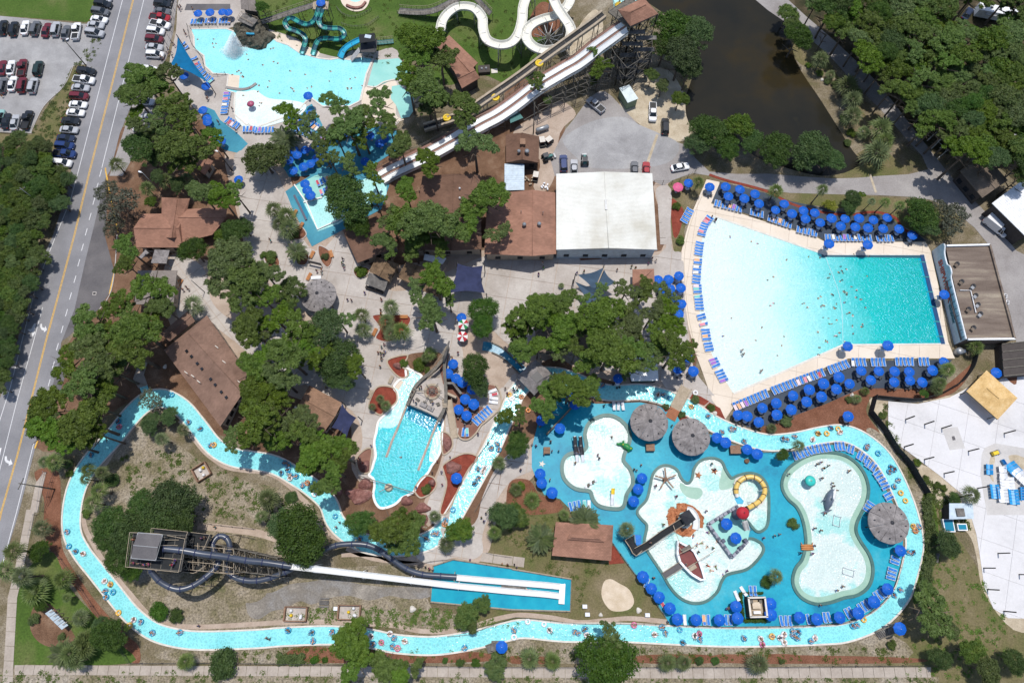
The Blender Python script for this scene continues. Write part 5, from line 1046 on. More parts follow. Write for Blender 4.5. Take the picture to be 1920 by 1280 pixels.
# ------------------------------------------------------------------ cars
CARM = {}
def carmesh(kind):
    """local: x forward, wheels on z=0. returns dict of part meshes"""
    L_,W_,H_ = {'sedan': (4.6,1.8,1.42),'suv': (4.75,1.92,1.72),'pickup': (5.5,1.95,1.85),'van': (5.0,1.95,1.8),'truck': (6.2,2.1,2.6)}[kind]
    hl,hw = L_ / 2,W_ / 2; belt = .95 if kind != 'sedan' else .86
    def loft(secs):
        m = MB(); K = len(secs[0]); vs = [p for s_ in secs for p in s_]; N = len(secs)
        fs = [(i * K + k,i * K + (k + 1) % K,(i + 1) * K + (k + 1) % K,(i + 1) * K + k) for i in range(N - 1) for k in range(K)]
        m.add(vs,fs,True); m.add(secs[0],[tuple(range(K - 1,-1,-1))]); m.add(secs[-1],[tuple(range(K))]); return m
    def rr(x0,x1,w,z,c=.28):  # rounded rectangle outline at height z
        pts = []
        for sx,sy in ((1,1),(-1,1),(-1,-1),(1,-1)):
            X = x1 if sx > 0 else x0
            a = [(X - sx * c,sy * w),(X,sy * (w - c))]
            pts += [(x,y,z) for x,y in (a[::-1] if sx * sy > 0 else a)]
        return pts
    out = {}
    b = loft([rr(-hl + .1,hl - .1,hw - .08,.26),rr(-hl,hl,hw,.45),rr(-hl + .02,hl - .02,hw,.72),rr(-hl + .12,hl - .2,hw - .07,belt - (.0 if kind != 'sedan' else .02))])
    if kind == 'pickup':
        b.box((-hl + 1.0,hw - .12,belt + .06),(1.9,.14,.14)); b.box((-hl + 1.0,-hw + .12,belt + .06),(1.9,.14,.14)); b.box((-hl + .1,0,belt + .06),(.12,W_ - .2,.14))
        cab = (-.55,1.6,-.3,1.0)
    elif kind == 'sedan': cab = (-1.75,1.05,-1.05,.35)
    elif kind == 'truck': cab = (.9,2.35,1.0,1.75)
    else: cab = (-hl + .15,1.35,-hl + .5,.6)
    out['body'] = b
    x0,x1,x2,x3 = cab; wt = hw - .3
    hh = H_ if kind != 'truck' else 2.0
    g = loft([rr(x0,x1,hw - .1,belt - .03,.15),rr(x2 - .05,x3 + .05,wt + .02,hh - .06,.15)]); out['windows'] = g
    r = loft([rr(x2,x3,wt,hh - .08,.18),rr(x2 + .03,x3 - .03,wt - .02,hh,.2)])
    for s_ in (-1,1):
        for xx,tt in ((x0 + .05,x2),(x1 - .05,x3)): r.bar((xx,s_ * (hw - .11),belt - .02),(tt,s_ * (wt),hh - .04),.05)
        xm = (x0 + x1) / 2; r.bar((xm,s_ * (hw - .09),belt - .02),((x2 + x3) / 2,s_ * (wt + .03),hh - .04),.05)
    if kind == 'truck': r.box((-1.1,0,1.75),(3.9,2.15,1.7))
    out['roof'] = r
    if kind in ('suv','van'):
        for s_ in (-1,1): r.bar((x2 + .3,s_ * (wt - .08),hh + .06),(x3 - .2,s_ * (wt - .08),hh + .06),.03)
    bt = MB()
    if kind == 'pickup': bt.box((-hl + 1.02,0,belt - .0),(1.75,W_ - .4,.06)); out['bed'] = bt
    wh = MB(); wh.bar((0,-.12,.33),(0,.12,.33),.34,14); rim = MB(); rim.bar((0,-.13,.33),(0,.13,.33),.2,10)
    lamp = MB(); lamp.box((hl - .12,0,.66),(.16,.34,.16)); tl = MB(); tl.box((-hl + .06,0,.72),(.12,.26,.2)); mi = MB(); mi.box((0,0,0),(.16,.2,.14))
    res = {k: v.mesh(k,{'body': 'paint','windows': 'glass','roof': 'paint','bed': 'black'}[k]) for k,v in out.items()}
    res['_'] = (L_,W_,wh.mesh('tyre','tyre'),rim.mesh('rim','chrome'),lamp.mesh('headlight','headlamp'),tl.mesh('tail_light','tail'),mi.mesh('mirror','paint'),belt,x1)
    CARM[kind] = res
for k_ in ('sedan','suv','pickup','van','truck'): carmesh(k_)
COL = {'black': (.012,.013,.015),'white': (.78,.78,.78),'silver': (.42,.43,.45),'grey': (.12,.125,.135),'maroon': (.14,.012,.02),'red': (.33,.01,.015),'blue': (.012,.035,.14),
       'navy': (.012,.02,.05),'green': (.012,.03,.025),'teal': (.25,.45,.42),'cream': (.6,.55,.42)}
def car(kind,col,u,v,ang,label,group=None):
    """ang: heading in picture degrees, 0 to the right, 90 up"""
    d = CARM[kind]; L_,W_,wh,rim,lamp,tl,mi,belt,xw = d['_']
    a = R_(ang); p0 = P(u,v); p1 = P(u + 10 * math.cos(a),v - 10 * math.sin(a)); rz = math.atan2(p1.y - p0.y,p1.x - p0.x)
    c = P(u,v,.9); nm = {'sedan': 'parked_car','suv': 'parked_car','pickup': 'pickup_truck','van': 'parked_car','truck': 'box_truck'}[kind]
    cat = {'pickup': 'pickup','truck': 'truck','van': 'car','suv': 'car','sedan': 'car'}[kind]
    t = thing(nm,label,cat,(c.x,c.y,.08),rz,group,(u,v),False); cc = COL[col]
    for k in ('body','windows','roof','bed'):
        if k in d: mk(k,d[k],t,color=cc)
    for sx in (-1,1):
        for sy in (-1,1):
            w_ = mk('wheel',wh,t,loc=(sx * L_ * .31,sy * (W_ / 2 - .1),0)); mk('rim',rim,w_)
    for sy in (-1,1):
        mk('headlight',lamp,t,loc=(0,sy * (W_ / 2 - .3),0)); mk('tail_light',tl,t,loc=(0,sy * (W_ / 2 - .25),0)); mk('mirror',mi,t,loc=(xw - .35,sy * (W_ / 2 + .05),belt + .02),color=cc)
    return t
def cars(tile,rows,where,group):
    for r_ in rows.split(';'):
        a = r_.split(); x,y = map(float,a[0].split(',')); col,kind,ang = a[1],a[2],float(a[3]); extra = ' '.join(a[4:])
        nmk = {'sedan': 'sedan','suv': 'suv','pickup': 'pickup truck','van': 'minivan','truck': 'box truck'}[kind]
        car(kind,col,480 * tile[0] + x / 4,320 * tile[1] + y / 4,ang,(col + ' ' + nmk + ' ' + where + (' ' + extra if extra else '')),group)
cars((0,0),'20,205 black suv 78;100,215 black suv 78;184,205 white sedan 80;262,210 grey suv 74;345,222 maroon sedan 72;416,216 silver suv 78;490,240 grey sedan 76;570,232 white pickup 80','in the top row of the gravel car park','cars in the gravel car park')
cars((0,0),'14,505 maroon sedan 80;78,505 white sedan 80;164,507 maroon pickup 80;284,512 green suv 78','in the second row of the gravel car park','cars in the gravel car park')
cars((0,0),'18,640 grey suv 76;90,625 white sedan 76;163,636 maroon suv 80;245,640 silver suv 76','in the third row of the gravel car park','cars in the gravel car park')
cars((0,0),'-4,880 teal suv 78;44,905 black sedan 78;108,915 silver sedan 78;200,896 black pickup 72','in the bottom row of the gravel car park','cars in the gravel car park')
cars((0,0),'770,-8 silver sedan -8;770,30 black suv -8;750,85 grey suv -8;740,143 white sedan -8;714,186 silver sedan -6;708,245 silver van -8','above the car park entrance left of the road','cars along the left of the road')
cars((0,0),'645,533 black suv -6;628,597 white pickup -6;600,655 silver sedan -4;590,720 maroon suv -3;582,782 white sedan -4;563,842 white sedan -4;526,903 black sedan -3;514,970 silver sedan -4;490,1033 navy sedan -4;482,1090 blue suv -4;482,1152 blue pickup -3;464,1220 white suv -5','parked nose in along the left verge','cars along the left of the road')
cars((0,0),'1230,-12 black suv -6;1218,28 black suv -6;1212,82 grey sedan -5;1198,130 red pickup -6;1200,180 white pickup -12;1165,232 white suv -6 with dark sunroof;1155,292 maroon suv -5;1153,350 silver sedan -4;1160,408 white suv -3;1110,520 white suv -4;1120,880 silver sedan -5;1090,760 silver sedan -5;1080,640 grey sedan -5;1060,960 white sedan -5','by the park fence right of the road','cars along the right of the road')
cars((2,0),'628,785 silver pickup 140;1056,838 white pickup 270;1150,945 black suv 90;387,1222 blue suv 92;466,1255 silver sedan 90;920,1268 grey sedan 90;1008,1272 red sedan 90;1262,1250 white sedan 10','in the service yard behind the park',None)
cars((3,1),'1710,418 white truck -38','with long box beside the white roofed building',None)
cars((3,0),'1500,100 navy sedan 55','among pines beside the camper trailer',None)
cars((3,0),'760,110 white sedan 30;890,230 white sedan 60;1640,720 silver sedan 45;1870,1060 white sedan 80','glimpsed through the wood behind the pond',None)
# golf carts and the small vehicles of the yard
def golf_cart(u,v,ang,label,roof='cream'):
    a = R_(ang); c = P(u,v,.8); t = thing('golf_cart',label,'golf cart',(c.x,c.y,.08),a,None,(u,v))
    MB().box((0,0,.45),(2.5,1.2,.4)).box((1.0,0,.75),(.5,1.1,.4),top=.8).build('body','black',t)
    m = MB()
    for x in (-.5,.6):
        for y in (-.5,.5): m.bar((x,y,.6),(x,y,1.75),.03)
    m.build('roof_posts','darkmetal',t); MB().box((0,0,1.8),(1.6,1.3,.1)).build('roof','coping',t)
    MB().box((-.1,0,.75),(.5,1.0,.15)).box((-.4,0,1.0),(.12,1.0,.45)).build('seat','tablewood',t)
    wm = MB().bar((0,-.1,.25),(0,.1,.25),.26,12).mesh('wheel','tyre')
    for x in (-.85,.85):
        for y in (-.5,.5): mk('wheel',wm,t,loc=(x,y,0))
golf_cart(*q(2,0,'275,1062')[0],40,'dark golf cart with cream roof by the gas tank'); golf_cart(*q(2,1,'178,45')[0],80,'golf cart with cream roof above the brown hall')
golf_cart(*q(2,0,'225,1065')[0],100,'small golf cart beside the kitchen building')
def tractor(u,v,ang,label):
    c = P(u,v,.8); t = thing('tractor',label,'tractor',(c.x,c.y,.08),R_(ang))
    MB().box((.6,0,.9),(1.5,.6,.6)).box((-.5,0,1.0),(.9,.9,.5)).build('body','shadegreen',t); MB().box((-.4,0,2.0),(1.3,1.2,.08)).bar((-.9,-.5,1),(-.9,-.5,2),.04).bar((-.9,.5,1),(-.9,.5,2),.04).build('canopy','darkmetal',t)
    b,s_ = MB().bar((0,-.2,.6),(0,.2,.6),.62,14).mesh('wheel','tyre'),MB().bar((0,-.13,.35),(0,.13,.35),.36,12).mesh('wheel','tyre')
    for y in (-.75,.75): mk('wheel',b,t,loc=(-.7,y,0)); mk('wheel',s_,t,loc=(1.0,y * .9,0))
    MB().box((1.9,0,.4),(.5,1.5,.5),top=.8).bar((1.2,-.5,.8),(1.8,-.5,.5),.06).bar((1.2,.5,.8),(1.8,.5,.5),.06).build('bucket','steel',t)
tractor(*q(2,0,'545,1205')[0],90,'dark tractor with front loader parked in the service yard'); tractor(*q(2,0,'265,1180')[0],20,'dark green utility tractor beside the kitchen building')
cam_t = thing('camper_trailer','white camper trailer with roof hatches under the pines top right','camper',(*P(1866,26,1.4).xy,0),R_(-14))
MB().box((0,0,1.75),(10,2.6,2.3),top=.97).build('body','whitepaint',cam_t); MB().box((0,-1.5,2.3),(6.0,.9,.08)).build('awning','steel',cam_t)
for x in (-3.4,-1.8,.4,3.8): MB().box((x,.1,2.97),(.6,.6,.14)).build('roof_hatch','darkmetal',cam_t)
for x in (-.6,.4): MB().bar((x,-1.25,.4),(x,1.25,.4),.4,12).build('wheels','tyre',cam_t)
# ------------------------------------------------------------------ umbrellas, tables, loungers
def umbmesh():
    can = MB(); n = 8; pts = []
    for k in range(n * 2):
        a = math.pi * k / n; r = 1.28 if k % 2 == 0 else 1.19; pts.append((r * math.cos(a),r * math.sin(a),2.18 if k % 2 == 0 else 2.22))
    mid = [(x * .55,y * .55,2.47) for x,y,z in pts]; N = len(pts)
    can.add([(0,0,2.66)] + mid + pts + [(x * 1.0,y * 1.0,z - .16) for x,y,z in pts],
            [(0,1 + k,1 + (k + 1) % N) for k in range(N)] + [(1 + k,1 + N + k,1 + N + (k + 1) % N,1 + (k + 1) % N) for k in range(N)] + [(1 + N + k,1 + 2 * N + k,1 + 2 * N + (k + 1) % N,1 + N + (k + 1) % N) for k in range(N)])
    pole = MB().bar((0,0,.05),(0,0,2.7),.035,8).blob((0,0,2.72),.07,n=6)
    base = MB().lathe((0,0,0),[(0,0),(.34,0),(.34,.08),(.08,.14),(0,.14)],14)
    ribs = MB()
    for k in range(8):
        a = math.pi * k / 4; ribs.bar((0,0,2.58),(1.2 * math.cos(a),1.2 * math.sin(a),2.13),.014)
    return can.mesh('canopy','umbrella'),pole.mesh('pole','whiteplastic'),base.mesh('base','kerb'),ribs.mesh('ribs','whiteplastic')
UM = umbmesh()
TB = (MB().lathe((0,0,0),[(0,.70),(.52,.70),(.52,.74),(0,.74)],18).mesh('table_top','whiteplastic'),MB().bar((.12,0,0),(.12,0,.7),.03).bar((-.1,.1,0),(-.1,.1,.7),.03).bar((-.1,-.1,0),(-.1,-.1,.7),.03).mesh('legs','whiteplastic'))
CH = (MB().box((0,0,.43),(.44,.44,.05)).mesh('seat','darkmetal'),MB().box((-.21,0,.66),(.05,.44,.42)).mesh('backrest','darkmetal'),MB().bar((.19,.19,0),(.19,.19,.42),.018).bar((.19,-.19,0),(.19,-.19,.42),.018).bar((-.19,.19,0),(-.19,.19,.42),.018).bar((-.19,-.19,0),(-.19,-.19,.42),.018).mesh('legs','darkmetal'))
def umbrella(u,v,where,group,z=2.45,sc=.95,table=0,base=0.12,mat=None):
    c = P(u,v,z * sc + base); t = thing('patio_umbrella','blue patio umbrella ' + where,'umbrella',(c.x,c.y,base),random.random() * .8,group,(u,v),True); t.scale = (sc * random.uniform(.93,1.03),) * 3; t.rotation_euler[0] = random.gauss(0,.03); t.rotation_euler[1] = random.gauss(0,.03)
    for n_,me in zip(('canopy','pole','base','ribs'),UM): mk(n_,me,t)
    if table:
        tt = thing('patio_table','round patio table under blue umbrella ' + where,'table',(c.x + .0,c.y - .62,base),0,'tables under the blue umbrellas',(u,v + 6),True)
        mk('table_top',TB[0],tt); mk('legs',TB[1],tt)
        for k in range(3):
            a = math.pi * (1.05 + .35 * k) + random.uniform(-.3,.3); x,y = c.x + .95 * math.cos(a),c.y - .62 + .95 * math.sin(a)
            ch = thing('patio_chair','dark patio chair at the round table ' + where,'chair',(x,y,base),a + math.pi,'chairs at the umbrella tables',(u + 8 * math.cos(a),v + 6 - 8 * math.sin(a)),True)
            for n_,me in zip(('seat','backrest','legs'),CH): mk(n_,me,ch)
def umbs(tile,s,where,group,**kw):
    for p in q(*tile,s): umbrella(*p,where,group,**kw)
umbs((0,0),'1480,92 1570,88 1663,85 1710,85','above the top left pool','umbrellas round the top left pool')
umbs((0,0),'1345,540 1380,562 1540,638','below the blue triangle sail','umbrellas round the top left pool',sc=.95)
umbs((0,0),'1520,820 1548,880 1550,910 1650,1055','on the path left of the beach pool','umbrellas round the top left pool')
umbs((1,0),'405,845 350,905 270,865 430,1100 365,1120 305,1155 455,1180 405,1220 355,1245 280,1125 240,1200 515,1165 930,1070 815,1200 855,1010 545,1012 960,1035 200,1180 590,1000 280,1275','on the teal deck below the beach pool','umbrellas on the teal deck')
umbs((1,0),'485,15','over the start of the green slides',None,base=4.2); umbs((1,0),'385,712','over the lifeguard stand at the beach pool',None,base=2.2)
umbs((1,1),'365,95 380,142 408,182','on the toddler landing deck','umbrellas on the teal deck',base=.15); umbs((0,1),'1785,60','beside the leafy path',None)
umbs((2,1),'1325,88','beside the pink umbrella',None,table=1); umbs((2,1),'1487,118','on the cream corner of the wave pool deck',None,table=1)
N1 = 'umbrellas on the deck above the wave pool'; N2 = 'umbrellas on the deck below the wave pool'
umbs((2,1),'1605,115 1627,190 1708,137 1745,205 1825,168 1855,243','on the dark deck above the wave pool',N1,table=1)
umbs((3,1),'60,290 130,245 185,318 270,295 285,355 357,312 397,385 480,355 550,410 580,355 665,418 692,352 757,425 798,362 870,428 900,350 990,430 1088,478','on the dark deck above the wave pool',N1,table=1)
umbs((3,2),'1325,150 1235,212 1160,302 1072,288 1070,225 955,222 952,300 840,222 705,220 777,288 620,312 535,260 423,312 515,355 402,408 315,360 190,400 292,448 68,455 180,512 68,545','on the dark deck below the wave pool',N2,table=1)
umbs((2,2),'1885,495 1858,598 1765,562 1700,550','on the dark deck below the wave pool',N2,table=1)
umbs((2,1),'1255,783 1100,818 1177,812 1193,880 1268,875 1210,955 1275,995 1255,1075 1130,880','left of the wave pool beach','umbrellas left of the wave pool',table=1)
umbs((2,2),'1325,120 1250,200 1362,220','left of the wave pool beach','umbrellas left of the wave pool',table=1)
umbs((2,2),'798,278','beside the white roofed hut',None,table=1)
umbs((1,2),'1478,165 1440,235 1500,272 1545,300','right of the pirate ship bow','umbrellas on the ship terrace',table=1); umbs((1,2),'1568,428 1630,468 1517,505 1577,553','on the red ship terrace','umbrellas on the ship terrace',table=1)
umbs((1,2),'1505,1023','in the red mulch bed by the lazy river',None); umbs((1,2),'1625,355','under the leafy tree on the ship terrace',None)
umbs((1,1),'1540,1097','above the pirate ship on the plaza',None,table=0)
K1 = 'umbrellas on the blue children deck'
umbs((2,2),'210,993 222,1060 303,1133','left of the toddler pool',K1); umbs((2,2),'975,1020 950,1105 912,1195','between the toddler and ship pools',K1)
umbs((2,2),'1537,720 1602,753 1768,808 1843,840','right of the round thatched huts',K1); umbs((2,2),'220,590 360,650 430,380 470,470','in the shade of the pines by the toddler pool',K1)
umbs((2,3),'1610,90 1680,193','on the castle deck in the ship pool',K1,base=.5); umbs((2,3),'988,485 1052,570 1105,635 1190,720','along the fence below the ship pool',K1)
umbs((2,3),'1243,800 1390,808 1562,805 1697,795 1690,702','at the bottom edge of the children deck',K1)
umbs((3,3),'25,685 30,768 245,792 375,805 545,792 680,757 805,672 905,572 1000,290','along the river side of the whale pool',K1)
umbs((3,2),'608,558','alone on the brown mulch bed',None,table=1); umbs((3,2),'1720,232','behind the plywood roof',None)
for tl,s_,w_,zz in (((3,1),'465,545 753,552','over a lifeguard chair on the upper wave pool edge',1.5),((3,2),'605,30 905,28','over a lifeguard chair on the lower wave pool edge',1.5),((3,1),'1333,922','over the lifeguard chair at the painted wall',1.5)):
    for p in q(*tl,s_):
        umbrella(*p,w_,'lifeguard umbrellas of the wave pool',base=zz); c = P(*p,3.9); t = thing('lifeguard_chair','tall lifeguard chair ' + w_.replace('over a lifeguard chair ','').replace('over the lifeguard chair ',''),'chair',(c.x,c.y,.1),0,'lifeguard chairs',p,True)
        m = MB()
        for x in (-.5,.5):
            for y in (-.5,.5): m.bar((x,y,0),(x * .7,y * .7,1.5),.05)
        m.box((0,0,1.45),(1.1,1.1,.08)); m.build('frame','whiteplastic',t); MB().box((0,.1,1.9),(.6,.6,.08)).box((0,.4,2.2),(.6,.08,.6)).build('seat','darkmetal',t)
umbs((1,3),'1840,1013','over the small stair landing below the lazy river',None,base=2.5); umbs((3,3),'995,868','over the stair at the lower right river bend',None,base=2.5)
c = P(*q(2,1,'1247,120')[0],2.5); t = thing('pink_umbrella','pink patio umbrella at the corner behind the white hall','umbrella',(c.x,c.y,.1),0)
pk = UM[0].copy(); pk.materials[0] = M['pink']; mk('canopy',pk,t); mk('pole',UM[1],t); mk('base',UM[2],t)
for (u,v),cs in ((q(1,1,'1555,1150')[0],'green'),(q(1,1,'1548,1240')[0],'red')):
    c = P(u,v,2.5); t = thing('striped_umbrella',('red and white' if cs == 'red' else 'green and red panelled') + ' umbrella above the pirate ship on the plaza','umbrella',(c.x,c.y,.1),.3,None)
    for k in range(8):
        a0,a1 = math.pi * k / 4,math.pi * (k + 1) / 4; m_ = 'slidewhite' if k % 2 else ('red' if cs == 'red' or k % 4 == 0 else 'croc')
        MB().add([(0,0,2.66),(1.25 * math.cos(a0),1.25 * math.sin(a0),2.2),(1.25 * math.cos(a1),1.25 * math.sin(a1),2.2),(0,0,2.6),(1.25 * math.cos(a0),1.25 * math.sin(a0),2.12),(1.25 * math.cos(a1),1.25 * math.sin(a1),2.12)],[(0,1,2),(3,5,4),(1,4,5,2)]).build('canopy_panel',m_,t)
    mk('pole',UM[1],t); mk('base',UM[2],t)
def loungemesh():
    fr = MB()
    for y in (-.3,.3): fr.bar((-.95,y,.34),(.95,y,.34),.05); fr.bar((-.9,y,.32),(-1.25 + .35,y,.32),.03)
    fr.bar((.95,-.3,.32),(.95,.3,.32),.032); fr.bar((-.95,-.3,.32),(-.95,.3,.32),.032)
    for x in (-.7,.7):
        for y in (-.3,.3): fr.bar((x,y,0),(x,y,.32),.025)
    seat = MB().box((.32,0,.345),(1.22,.46,.035)); back = MB()
    back.add([(-.3,-.26,.36),(-.3,.26,.36),(-.93,.26,.62),(-.93,-.26,.62),(-.3,-.26,.33),(-.3,.26,.33),(-.93,.26,.59),(-.93,-.26,.59)],[(0,1,2,3),(7,6,5,4),(0,4,5,1),(1,5,6,2),(2,6,7,3),(3,7,4,0)])
    bf = MB()
    for y in (-.3,.3): bf.bar((-.3,y,.34),(-.96,y,.63),.03)
    bf.bar((-.96,-.3,.63),(-.96,.3,.63),.03)
    return fr.mesh('frame','whiteplastic'),seat.mesh('seat','bluecloth'),back.mesh('backrest','bluecloth'),bf.mesh('back_frame','whiteplastic')
LM = loungemesh(); LMW = [m.copy() for m in LM]; LMW[1].materials[0] = M['whiteplastic']; LMW[2].materials[0] = M['whiteplastic']
TOWEL = MB().box((.1,0,.375),(1.5,.58,.02)).mesh('towel','fabric')
TC = [(.7,.25,.3),(.75,.72,.65),(.5,.08,.1),(.2,.55,.5),(.75,.4,.2),(.35,.15,.5),(.8,.6,.62)]
def lounger(u,v,rz,where,group,white=False,towel=.14,z=.1):
    c = P(u,v,.4); t = thing('sun_lounger',('white' if white else 'blue') + ' sun lounger ' + where,'sun lounger',(c.x,c.y,z),rz,group,(u,v),True)
    for n_,me in zip(('frame','seat','backrest','back_frame'),LMW if white else LM): mk(n_,me,t)
    if random.random() < towel:
        tw = mk('beach_towel',TOWEL,loc=(c.x,c.y,z),rz=rz,color=random.choice(TC)); tag(tw,'beach towel spread on a lounger ' + where,'towel','towels spread on the loungers',(u,v),True)
def row(pts,step,flip,where,group,gaps=(),white=False,towel=.14,z=.1,jit=.10,perp=True,scale=1):
    """loungers side by side along a pixel polyline, heads on the side given by flip"""
    w_ = [P(*p) for p in pts]; seg = [(b - a).length for a,b in zip(w_,w_[1:])]; tot = sum(seg); n = int(tot / step); d = 0
    for k in range(n + 1):
        d = k * step
        if any(a <= d / tot <= b for a,b in gaps) or (n > 5 and random.random() < .05): continue
        s_,i = d,0
        while i < len(seg) - 1 and s_ > seg[i]: s_ -= seg[i]; i += 1
        p = w_[i].lerp(w_[i + 1],min(s_ / seg[i],1)); dr = (w_[i + 1] - w_[i]).normalized(); rz = math.atan2(dr.y,dr.x) + (math.pi / 2 if flip else -math.pi / 2) + random.uniform(-jit,jit)
        uv = unproj(p); lounger(uv[0],uv[1],rz,where,group,white,towel,z)
def unproj(p):
    # place -> pixel, for wording only
    d = Vector(p) - Vector((0,0,CAM_H)); yc = d.y * ct + d.z * st; zc = -d.z * ct + d.y * st
    return (960 + F * d.x / zc,640 - F * yc / zc)
G_ = 'loungers on the wave pool beach'
row(px('1331,408 1322,420 1315,437'),.72,False,'at the top of the wave pool beach',G_,towel=.3)
row(px('1315,440 1311,462 1309,480 1308,497'),.74,False,'at the upper left of the wave pool beach',G_,gaps=((.08,.22),(.7,.78)),towel=.3)
row(px('1307,500 1306,515'),.74,False,'at the left of the wave pool beach',G_,towel=.4)
row(px('1306,518 1305,530'),.8,False,'at the left of the wave pool beach',G_); row(px('1307,536 1308,549'),.74,False,'at the left of the wave pool beach',G_,towel=.4); row(px('1309,556 1312,582'),.74,False,'at the left of the wave pool beach',G_,towel=.3)
row(px('1314,591 1322,618 1325,636'),.72,False,'at the lower left of the wave pool beach',G_,gaps=((.15,.25),(.48,.56))); row(px('1327,644 1331,660'),.74,False,'at the lower left of the wave pool beach',G_)
row(px('1337,674 1343,687'),.74,False,'near the bottom of the wave pool beach',G_); row(px('1348,696 1357,713'),.74,False,'near the bottom of the wave pool beach',G_)
G2 = 'loungers on the deck above the wave pool'
row(px('1342,381 1430,403'),.86,True,'along the wave pool upper deck',G2,gaps=((.56,.70),),towel=.2); row(px('1442,409 1492,426'),.86,True,'along the wave pool upper deck',G2,towel=.25)
row(px('1496,430 1534,439'),.86,True,'along the wave pool upper deck',G2); row(px('1549,446 1612,446'),.86,True,'along the wave pool upper deck',G2,towel=.3); row(px('1618,447 1676,447'),.86,True,'along the wave pool upper deck',G2)
row(q(2,1,'1290,380 1340,290'),.86,False,'left of the wave pool deck on the mulch',None)
G3 = 'loungers on the deck below the wave pool'
row(px('1378,762 1440,736 1500,713 1590,681'),.86,False,'along the wave pool lower deck',G3,towel=.3,gaps=((.30,.33),)); row(px('1599,679 1668,679'),.86,False,'along the wave pool lower deck',G3,towel=.05); row(px('1681,678 1746,678'),.86,False,'along the wave pool lower deck',G3,towel=.05)
G4 = 'loungers on the ship terrace'
row(q(1,2,'1645,605 1700,555 1770,490'),.82,False,'on the curved ship terrace',G4,towel=.05); row(q(1,2,'1555,680 1610,680'),.8,True,'at the foot of the ship terrace',G4,towel=.3)
row(q(1,2,'1775,450 1790,410 1775,370'),.84,False,'at the upper end of the ship terrace',G4,True,towel=.1) if 0 else row(q(1,2,'1780,455 1785,410 1772,368'),.86,False,'at the upper end of the ship terrace',G4,white=True,towel=.2)
G5 = 'loungers on the blue children deck'
row(q(2,2,'765,483 835,483'),.95,True,'between river fence and toddler pool',G5,white=True,towel=0)
row(q(2,2,'440,1240 505,1225'),.9,True,'below the toddler pool',G5,towel=.2); row(q(2,2,'545,1225 600,1225'),.9,True,'below the toddler pool',G5,white=True)
row(q(3,2,'200,855 250,840 330,810 470,790'),.86,True,'above the whale pool',G5,gaps=((.56,.62),),towel=0); row(q(3,2,'510,785 570,785'),.8,True,'above the whale pool',G5,towel=0)
row(q(3,2,'605,800 660,820'),.84,True,'above the whale pool',G5,towel=0); row(q(3,2,'680,850 745,890'),.84,True,'right of the whale pool',G5,towel=0); row(q(3,2,'745,910 800,950'),.84,True,'right of the whale pool',G5,towel=0)
row(q(3,2,'815,985 860,1050 890,1105'),.84,True,'right of the whale pool',G5,towel=0); row(q(3,2,'895,1145 925,1195'),.84,True,'right of the whale pool',G5,towel=0); row(q(3,2,'770,1215 740,1270'),.84,True,'behind the round hut at the whale pool',G5,towel=0)
row(q(3,3,'955,345 940,400'),.84,True,'right below the round hut',G5,towel=0); row(q(3,3,'932,430 918,495'),.84,True,'right below the round hut',G5,towel=0)
row(q(3,3,'862,600 800,640'),.84,False,'at the lower right of the whale pool',G5,towel=0) ; row(q(3,3,'745,690 685,725'),.84,False,'at the lower right of the whale pool',G5,towel=0); row(q(3,3,'620,745 570,770'),.84,False,'below the whale pool',G5,towel=0)
row(q(3,3,'455,785 395,790'),.84,False,'below the whale pool',G5,towel=0); row(q(3,3,'300,800 275,800'),.84,False,'below the whale pool',G5,towel=0); row(q(3,3,'165,812 75,812'),.86,False,'below the whale pool',G5,towel=0)
row(q(2,3,'1295,805 1325,805'),.84,True,'at the bottom edge of the children deck',G5,white=True,towel=.5); row(q(2,3,'1440,805 1500,805'),.84,True,'at the bottom edge of the children deck',G5,towel=.3); row(q(2,3,'1605,805 1650,805'),.84,True,'at the bottom edge of the children deck',G5,towel=0)
row(q(2,3,'1790,588 1850,588'),.84,True,'above the small pump house',G5,towel=0); row(q(2,3,'1682,625'),.84,True,'left of the pump house',G5) if 0 else None
lounger(*q(2,3,'1685,625')[0],1.9,'left of the small pump house',None,True,0); lounger(*q(2,3,'1735,590')[0],2.1,'above left of the small pump house',None,True,0)
row(q(2,3,'1010,530 1030,540'),.84,True,'between two umbrellas on the left fence',G5,towel=0); row(q(2,3,'1130,690 1150,680'),.84,True,'along the left fence of the children deck',G5,towel=1)
G6 = 'loungers round the top left pool'
row(q(0,0,'1440,165 1520,165'),.84,True,'above the top left pool',G6,towel=.2); row(q(0,0,'1545,160 1630,160'),.84,True,'above the top left pool',G6); row(q(0,0,'1650,160 1730,160'),.84,True,'above the top left pool',G6)
row(q(0,0,'1370,335 1412,388'),1.5,False,'beside the blue triangle sail',G6); row(q(0,0,'1455,440 1500,530 1530,560'),.95,False,'beside the blue triangle sail',G6,towel=.6); row(q(0,0,'1545,580 1600,620'),.9,False,'at the tip of the blue triangle sail',G6)
row(q(0,0,'1705,700 1680,850'),.84,False,'left of the white beach entry',G6,towel=.4); row(q(0,0,'1705,900 1800,960'),.84,False,'below left of the white beach entry',G6,towel=.4); row(q(0,0,'1830,970 1910,970'),.84,True,'below the white beach entry',G6,towel=.4); row(q(1,0,'0,978 140,975'),.84,True,'below the white beach entry',G6,towel=.4)
